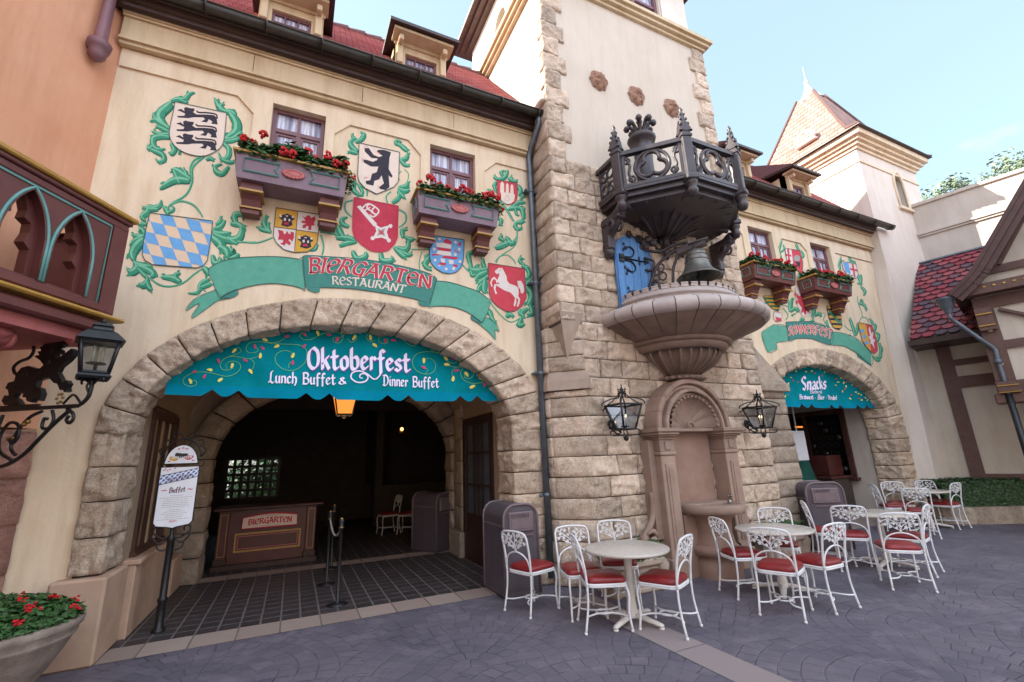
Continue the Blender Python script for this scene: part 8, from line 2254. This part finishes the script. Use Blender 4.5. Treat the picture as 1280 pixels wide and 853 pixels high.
# ================================================================== PODIUM, ROPE POSTS, INDOOR THINGS
po = thing('host_podium', 'dark red wooden reception counter with a cream name plate under the arch', 'counter', (-.33, 10.3, 0))
with _Frame(po):
    x0, x1, yf = -1.12, .46, 9.98
    b = MB(); b.box(x0, x1, yf+.05, yf+.65, .1, 1.0); b.box(x0-.06, x1+.06, yf-.03, yf+.7, 0, .1, 1, bev=.01)
    for xa in (x0-.01, x1-.16): b.box(xa, xa+.17, yf+.0, yf+.06, .1, 1.0, bev=.008); b.box(xa-.02, xa+.19, yf-.02, yf+.06, .1, .2, 1, bev=.008)
    b.build('body', ['counter_wood', 'dark_brown_wood'], po)
    t_ = MB(); t_.box(x0-.1, x1+.12, yf-.07, yf+.72, 1.0, 1.05, bev=.012); t_.build('countertop', 'brown_wood', po)
    l = MB()
    def fr_(a, c, z0_, z1_, t, m, y):
        l.box(a, c, y-.006, y, z0_, z0_+t, m); l.box(a, c, y-.006, y, z1_-t, z1_, m); l.box(a, a+t, y-.006, y, z0_+t, z1_-t, m); l.box(c-t, c, y-.006, y, z0_+t, z1_-t, m)
    fr_(x0+.26, x1-.24, .28, .6, .03, 0, yf+.049); fr_(x0+.31, x1-.29, .33, .55, .012, 1, yf+.049)
    for xa in (x0+.01, x1-.14):
        fr_(xa+.01, xa+.125, .24, .94, .008, 0, yf-.001)
    l.build('inlay', ['gold_paint', 'rose_paint'], po)
    n_ = MB(); xa, xb = x0+.36, x1-.32; za, zb_ = .67, .86
    ptsP = [(xa, za), (xb, za), (xb, zb_)]+[(xb+(xa-xb)*i/10, zb_+.05*sin(PI*i/10)) for i in range(1, 10)]+[(xa, zb_)]
    n_.prism([(a, yf+.015, c) for a, c in ptsP], (0, .034, 0), 0, 1); n_.tube([(a, yf+.014, c) for a, c in ptsP], .013, 5, m=1, closed=True)
    pn_ = n_.build('name_plate', ['paint_ivory', 'cloth_red'], po)
    t_ = MB(); pl6 = lambda x, z, lift=0.0: Vector((x, yf+.014-lift, z))
    lay_text(t_, 'BIERGARTEN', [(xa+.1, .735), ((xa+xb)/2, .745), (xb-.1, .735)], [(xa+.1, .825), ((xa+xb)/2, .84), (xb-.1, .825)], pl6, 0, nib=.22, lift=.001)
    for z, hw_ in ((.70, .14), (.868, .16)):
        x = (xa+xb)/2-hw_
        while x < (xa+xb)/2+hw_: paint_stroke(t_, [(x, z), (x+.01, z), (x+.022, z)], .009, pl6, .001, 1, 'q'); x += .03
    t_.build('lettering', ['cloth_red', 'paint_grey'], pn_)
def stanchion(label, x, y):
    r = thing('rope_post', label, 'post', (x, y, 0), 0, 'rope barrier posts')
    with _Frame(r):
        m = MB(); m.lathe([(0, 0), (.13, 0), (.13, .012), (.04, .03), (.022, .05), (.022, .9), (.034, .91), (.034, .95), (.022, .96), (.036, 1.0), (.03, 1.03), (0, 1.045)], (x, y, 0), 14); m.build('pole', 'black_iron', r)
        m = MB(); m.tube([(x+.028*cos(t_), y+.028*sin(t_), .93) for t_ in [2*PI*i/12 for i in range(12)]], .01, 6, closed=True); m.ball((x, y, 1.03), .024); m.build('cap', 'brass', r)
stanchion('black rope barrier post nearest the tables, at the edge of the kerb', .64, 6.82)
stanchion('black rope barrier post to the left of the nearest one, beside the counter', .58, 8.0)
stanchion('farther black rope barrier post close to the reception counter', .72, 9.1)
rp = MB(); P_ = []
for (a, b) in (((.64, 6.82, .93), (.58, 8.0, .93)),):
    for i in range(15): t_ = i/14; P_.append(Vector(a).lerp(Vector(b), t_)+Vector((0, 0, -.28*4*t_*(1-t_)*.6)))
rp.tube(P_, .013, 7); o = rp.build('barrier_rope', 'paint_grey'); tag(o, 'grey rope sagging between the two nearer barrier posts', 'rope')
# cafe chairs stacked in the dark of the hall
for i, (x, y, a, lab) in enumerate(((2.75, 12.2, 60, 'pale metal chair in the dark beside the indoor bin'), (2.3, 12.5, 100, 'pale metal chair set back in the dark hall, left of the other'))):
    c = copy_tree(CH); c.location = (x, y, .004); c.rotation_euler = (0, 0, rad(a)); tag(c, lab, 'chair', 'chairs left inside the dark hall')
# hall background: greenery seen through the far window
gs = thing('garden_bush', 'sunlit shrub seen through the far window of the hall', 'bush', (-.6, 19, 0))
with _Frame(gs):
    m = MB(); rr = random.Random(6)
    def pt(R):
        a = R.uniform(0, 2*PI); u = R.uniform(-1, 1); q = Vector((cos(a)*math.sqrt(1-u*u), sin(a)*math.sqrt(1-u*u), u)); k = R.random()**.35
        return (-.6+1.9*q.x*k, 19+.8*q.y*k, 1.3+1.2*q.z*k), q
    leaf_cloud(m, pt, 1600, .22, 0, rr); m.build('foliage', 'leaf_green', gs)
    m = MB(); m.tube([(-.6, 19, 0), (-.6, 19, 1.2)], [.08, .05], 7); m.build('trunk', 'trunk_bark', gs)
gwk = MB(); gwk.box(-5, 6, 21.5, 21.8, 0, 3.2); o = gwk.build('garden_wall', 'white_plaster'); tag(o, 'pale garden wall in the sun seen small through the far hall window', 'wall')

# snack hatch things
mb_ = MB(); p_ = on_y(1003, 560, 7.2)
mm = MB(); mm.box(p_.x-.32, p_.x+.16, 7.18, 7.21, 1.42, 2.12, bev=.02); mm.beam((p_.x-.1, 7.2, 2.12), (p_.x-.1, 7.2, 3.4), .02, .02)
o = mm.build('menu_board', 'menu_white'); tag(o, 'small white board hanging in the snack arch, half hidden by the tower corner', 'sign')
cv = thing('covered_stand', 'stand wrapped in dark green canvas inside the snack arch', 'stand', (11.7, 7.9, 0))
with _Frame(cv):
    m = MB(); n, k = 26, 9; vs = []
    for j in range(k+1):
        t_ = j/k
        for i in range(n):
            a = 2*PI*i/n; r_ = (1.0-.32*t_**2)*(1+.07*sin(a*7+t_*2)*(1-t_*.5)); vs.append((11.6+.75*r_*cos(a)*(1 if abs(cos(a)) < .95 else 1), 7.9+.45*r_*sin(a), 1.55*t_+.08*t_*sin(a*2)))
    m.add(vs+[(11.6, 7.9, 1.6)], [(j*n+i, j*n+(i+1) % n, (j+1)*n+(i+1) % n, (j+1)*n+i) for j in range(k) for i in range(n)]+[(k*n+i, k*n+(i+1) % n, (k+1)*n) for i in range(n)], 0, True)
    m.build('canvas', 'green_canvas', cv)
cr_ = thing('wooden_crate', 'reddish wooden crate standing on the snack counter', 'crate', (12.65, 7.6, 1.0))
with _Frame(cr_):
    m = MB(); m.box(12.4, 12.98, 7.45, 7.9, 1.0, 1.5, bev=.01)
    for z in (1.06, 1.2, 1.34): m.box(12.385, 12.399, 7.44, 7.91, z, z+.1)
    m.build('box', 'counter_wood', cr_)
ct = thing('snack_counter', 'reddish wooden counter ledge below the crate in the snack arch', 'counter', (12.5, 7.7, 0))
with _Frame(ct):
    m = MB(); m.box(12.2, 12.95, 7.3, 9.2, 0, .94); m.build('base', 'dark_interior', ct)
    m = MB(); m.box(12.1, 12.97, 7.25, 9.25, .94, .995, bev=.01); m.build('top', 'counter_wood', ct)
sl_ = thing('strip_light', 'thin pale strip lamp on the ceiling inside the snack arch', 'lamp', (12.2, 8.6, 3.0))
with _Frame(sl_):
    q0 = on_y(1001, 534, 8.8); m = MB(); m.box(q0.x-.25, q0.x+.25, 8.77, 8.83, q0.z-.02, q0.z+.02, bev=.01); m.build('tube', 'lamp_glow', sl_)
    m = MB(); m.box(q0.x-.5, q0.x+.5, 8.75, 8.85, q0.z+.021, q0.z+.06); m.beam((q0.x, 8.8, q0.z+.06), (q0.x, 8.8, 3.9), .02, .02); m.build('housing', 'black_iron', sl_)

# ================================================================== PLANTS
def trough(label, x0, x1, y0, y1, seed):
    r = thing('stone_planter', label, 'planter', ((x0+x1)/2, (y0+y1)/2, 0), 0, 'carved stone troughs beside the fountain')
    with _Frame(r):
        m = MB(); e = .06
        m.box(x0+e, x1-e, y0+e, y1, 0, .3, bev=.02); m.box(x0, x1, y0, y1, .3, .39, bev=.02); m.box(x0-.02, x1+.02, y0-.02, y1, 0, .07, bev=.02)
        for i in range(6): 
            x = x0+.2+(x1-x0-.4)*i/5
            m.tube([(x+.07*cos(t_), y0+e-.004, .18+.06*sin(t_)) for t_ in [2*PI*k/14 for k in range(14)]], .014, 5, closed=True)
        for x in (x0+.02, x1-.02): m.lathe([(0, 0), (.1, 0), (.09, .06), (.05, .1), (.07, .2), (.09, .3), (.04, .36), (0, .42)], (x, y0+.06, 0), 12)
        m.build('trough', 'grey_smooth_stone', r)
        g = MB(); rr = random.Random(seed)
        def pt(R): return (R.uniform(x0, x1), R.uniform(y0, y1-.03), .38+R.random()**1.3*.2), (0, -.3, 1)
        leaf_cloud(g, pt, 900, .075, 0, rr); g.build('foliage', 'leaf_green', r)
        s = MB(); s.box(x0+.04, x1-.04, y0+.04, y1-.01, .391, .4); s.build('soil', 'soil', r)
trough('grey carved stone trough with green plants left of the fountain, behind the nearest table', 3.75, 4.62, 5.12, 5.5, 21)
trough('grey carved stone trough with plants right of the fountain, behind the second table', 6.72, 7.62, 5.12, 5.5, 22)

ur = thing('flower_urn', 'big weathered stone urn full of red and green bedding plants in the bottom left corner', 'urn', (-1.98, 5.35, -.07))
with _Frame(ur):
    x, y = -2.0, 5.3
    m = MB(); m.lathe([(r_*.95, z_*.85) for r_, z_ in [(.0, 0), (.3, 0), (.31, .03), (.3, .07), (.24, .1), (.26, .15), (.36, .3), (.44, .45), (.49, .56), (.51, .58), (.515, .6), (.5, .62), (.54, .66), (.55, .7), (.53, .73), (.48, .735), (.44, .72), (.42, .66), (0, .65)]], (x, y, 0), 48)
    m.build('bowl', 'urn_stone', ur)
    rr = random.Random(31); g = MB()
    def pt(R):
        a = R.uniform(0, 2*PI); r_ = R.random()**.5*.5; return (x+r_*cos(a), y+r_*sin(a), .6+.22*(1-(r_/.56)**2)*R.uniform(.4, 1)+R.uniform(-.01, .03)), (cos(a)*r_, sin(a)*r_, .8)
    leaf_cloud(g, pt, 2600, .06, 0, rr); g.build('foliage', 'leaf_green', ur)
    f = MB()
    for k in range(26):
        p, nn = pt(rr); p = Vector(p); p.z += .03
        for j in range(9): f.ball((p.x+rr.uniform(-.035, .035), p.y+rr.uniform(-.035, .035), p.z+rr.uniform(-.01, .02)), (.013, .013, .009), 0, 5, sm=False)
    f.build('flowers', 'flower_red', ur)

# hedge bed along the right wall
hk = MB()
HP = [(12.9, 6.05), (12.95, 5.65), (13.25, 5.25), (14.15, 4.7), (15.6, 3.85), (17.9, 2.5)]
P_ = smooth([(a, b, 0) for a, b in HP], 6)
for i, (a, c) in enumerate(zip(P_, P_[1:])):
    d = (c-a); 
    if d.length < .02: continue
    nn = Vector((-d.y, d.x, 0)).normalized()*.14
    g = d*.01
    hk.add([a+g, c-g, c-g+nn*-1, a+g+nn*-1, a+g+Vector((0, 0, .33)), c-g+Vector((0, 0, .33)), c-g+nn*-1+Vector((0, 0, .33)), a+g+nn*-1+Vector((0, 0, .33))] if False else
           [a+g, c-g, c-g+nn, a+g+nn, a+g+Vector((0, 0, .34)), c-g+Vector((0, 0, .34)), c-g+nn+Vector((0, 0, .34)), a+g+nn+Vector((0, 0, .34))],
           [(0, 1, 5, 4), (1, 2, 6, 5), (2, 3, 7, 6), (3, 0, 4, 7), (4, 5, 6, 7)])
o = hk.build('hedge_kerb', 'grey_sandstone'); tag(o, 'low grey stone kerb around the hedge bed at the right', 'kerb')
so_ = MB(); so_.panel([(a, b) for a, b in HP]+[(17.9, 6), (14, 6.1)], [], lambda a, b: (a, b, .27)); tag(so_.build('hedge_soil', 'soil'), kind='structure')
hd = thing('hedge', 'dense dark green clipped hedge along the wall under the timbered house', 'hedge', (13.8, 4.9, .3))
with _Frame(hd):
    rr = random.Random(41); g = MB(); A_ = Vector((13.15, 5.5, 0)); B_ = Vector((15.0, 4.42, 0)); d = (B_-A_).normalized(); nn = Vector((-d.y, d.x, 0)); L_ = (B_-A_).length; wd_ = .62
    core = MB()
    for i in range(16):
        p = A_+d*(L_*(i+.5)/16)+nn*(wd_*.5); core.ball((p.x, p.y, .58), (.22, .24, .30), 0, 7, sm=False)
    core.build('twigs', 'trunk_bark', hd)
    def pt(R):
        s = R.uniform(-.05, L_); f = R.random()
        bump = .05*noise.noise(Vector((s*2.2, f*3, 1)))
        if f < .5: q = A_+d*s+nn*(-.02+bump+R.uniform(0, .06)); z = R.uniform(.3, .86); n3 = -nn
        elif f < .9: q = A_+d*s+nn*R.uniform(0, wd_); z = .87+bump+R.uniform(-.07, .03); n3 = Vector((0, 0, 1))
        else: q = A_+d*R.uniform(-.06, .02)+nn*R.uniform(0, wd_); z = R.uniform(.3, .88); n3 = -d
        return (q.x, q.y, z), n3
    leaf_cloud(g, pt, 15000, .062, 0, rr); g.build('foliage', 'hedge_leaf', hd)

def tree(label, x, y, z0, h, r, seed, gp='trees rising behind the grey wall'):
    root = thing('tree', label, 'tree', (x, y, 0), 0, gp); rr = random.Random(seed)
    with _Frame(root):
        t_ = MB(); t_.tube(smooth([(x, y, 0), (x+.1, y, h*.4), (x-.1, y+.1, h*.75), (x, y, h*.95)], 4), [.26, .25, .24, .23, .21, .2, .18, .16, .14, .12, .1, .07, .05], 8)
        cl = []
        for i in range(13):
            a = rr.uniform(0, 2*PI); k = rr.random()**.5; zz = h-r*.75+rr.uniform(-.6, .75)*r
            c_ = Vector((x+cos(a)*r*k, y+sin(a)*r*k, zz)); cl.append((c_, rr.uniform(.3, .48)*r))
            st_ = Vector((x, y, h*rr.uniform(.45, .75))); t_.tube(smooth([st_, st_.lerp(c_, .5)+Vector((0, 0, .2)), c_], 3), [.09, .08, .06, .05, .04, .03, .02], 6)
        t_.build('trunk', 'trunk_bark', root)
        g = MB()
        def pt(R):
            c_, q = R.choice(cl); a = R.uniform(0, 2*PI); u = R.uniform(-1, 1); s = math.sqrt(1-u*u); k = R.random()**.45*q
            v = Vector((cos(a)*s, sin(a)*s, u*.8)); return c_+v*k*(1+.35*noise.noise((c_+v)*2)), v
        leaf_cloud(g, pt, 3000, .2, 0, rr); g.build('crown', 'tree_leaf', root)
for (px, py, D_, r, sd_, lab) in ((1232, 236, 34, 2.4, 1, 'broad pale green tree rising above the grey wall at the right'), (1190, 250, 33, 1.4, 2, 'small tree top just above the wall between the pink tower and the larger tree'), (1262, 222, 38, 1.8, 3, 'tree top at the far right behind the larger tree, nearest the frame edge')):
    q = ray(px, py); q = q*(D_/math.hypot(q.x, q.y)); tree(lab, q.x, q.y, 0, EYE+q.z+r*.35, r, sd_)

# ================================================================== THE FAR SIDE OF THE PLAZA (behind the camera), in full sun
for i, (x0, w, h, mt, lab) in enumerate(((-24, 11, 8.5, 'white_plaster', 'white gabled house opposite the restaurant, behind the camera on the left'), (-12, 13, 10, 'cream_plaster', 'broad cream house opposite the restaurant, behind the camera'),
                                        (2, 10, 9, 'white_plaster', 'white house opposite the tower, behind the camera'), (13, 12, 10.5, 'pink_plaster', 'pink house opposite the snack wing, behind the camera on the right'), (26, 12, 9, 'cream_plaster', 'cream house farthest right behind the camera'))):
    r = thing('plaza_house', lab, 'house', (x0+w/2, -20, 0), 0, 'houses across the plaza')
    with _Frame(r):
        m = MB(); nW = int(w/2.4); hs = []
        for k in range(nW):
            for z in (1.0, 4.2): xx = x0+(k+.5)*w/nW; hs.append(rect(xx-.5, xx+.5, z, z+1.6))
        m.panel(rect(x0, x0+w, 0, h), hs, lambda a, b: (a, -20, b), 0, thick=(0, -.2, 0)); m.box(x0, x0+w, -27, -20.25, 0, h); m.build('walls', mt, r)
        for q in hs:
            m = MB(); a, b = q[0][0], q[1][0]; z0, z1 = q[0][1], q[2][1]
            for bx_ in ((a, a+.06, z0, z1), (b-.06, b, z0, z1), (a+.06, b-.06, z0, z0+.06), (a+.06, b-.06, z1-.06, z1), ((a+b)/2-.03, (a+b)/2+.03, z0+.06, z1-.06)): m.box(bx_[0], bx_[1], -20.14, -20.08, bx_[2], bx_[3])
            m.build('window', 'brown_wood', r)
        m = MB(); m.quad((x0-.3, -19.5, h-.1), (x0+w+.3, -19.5, h-.1), (x0+w+.3, -23.5, h+3.6), (x0-.3, -23.5, h+3.6), uv=True); m.quad((x0-.3, -27.5, h-.1), (x0+w+.3, -27.5, h-.1), (x0+w+.3, -23.5, h+3.6), (x0-.3, -23.5, h+3.6), uv=True)
        m.build('roof', 'roof_tiles', r)
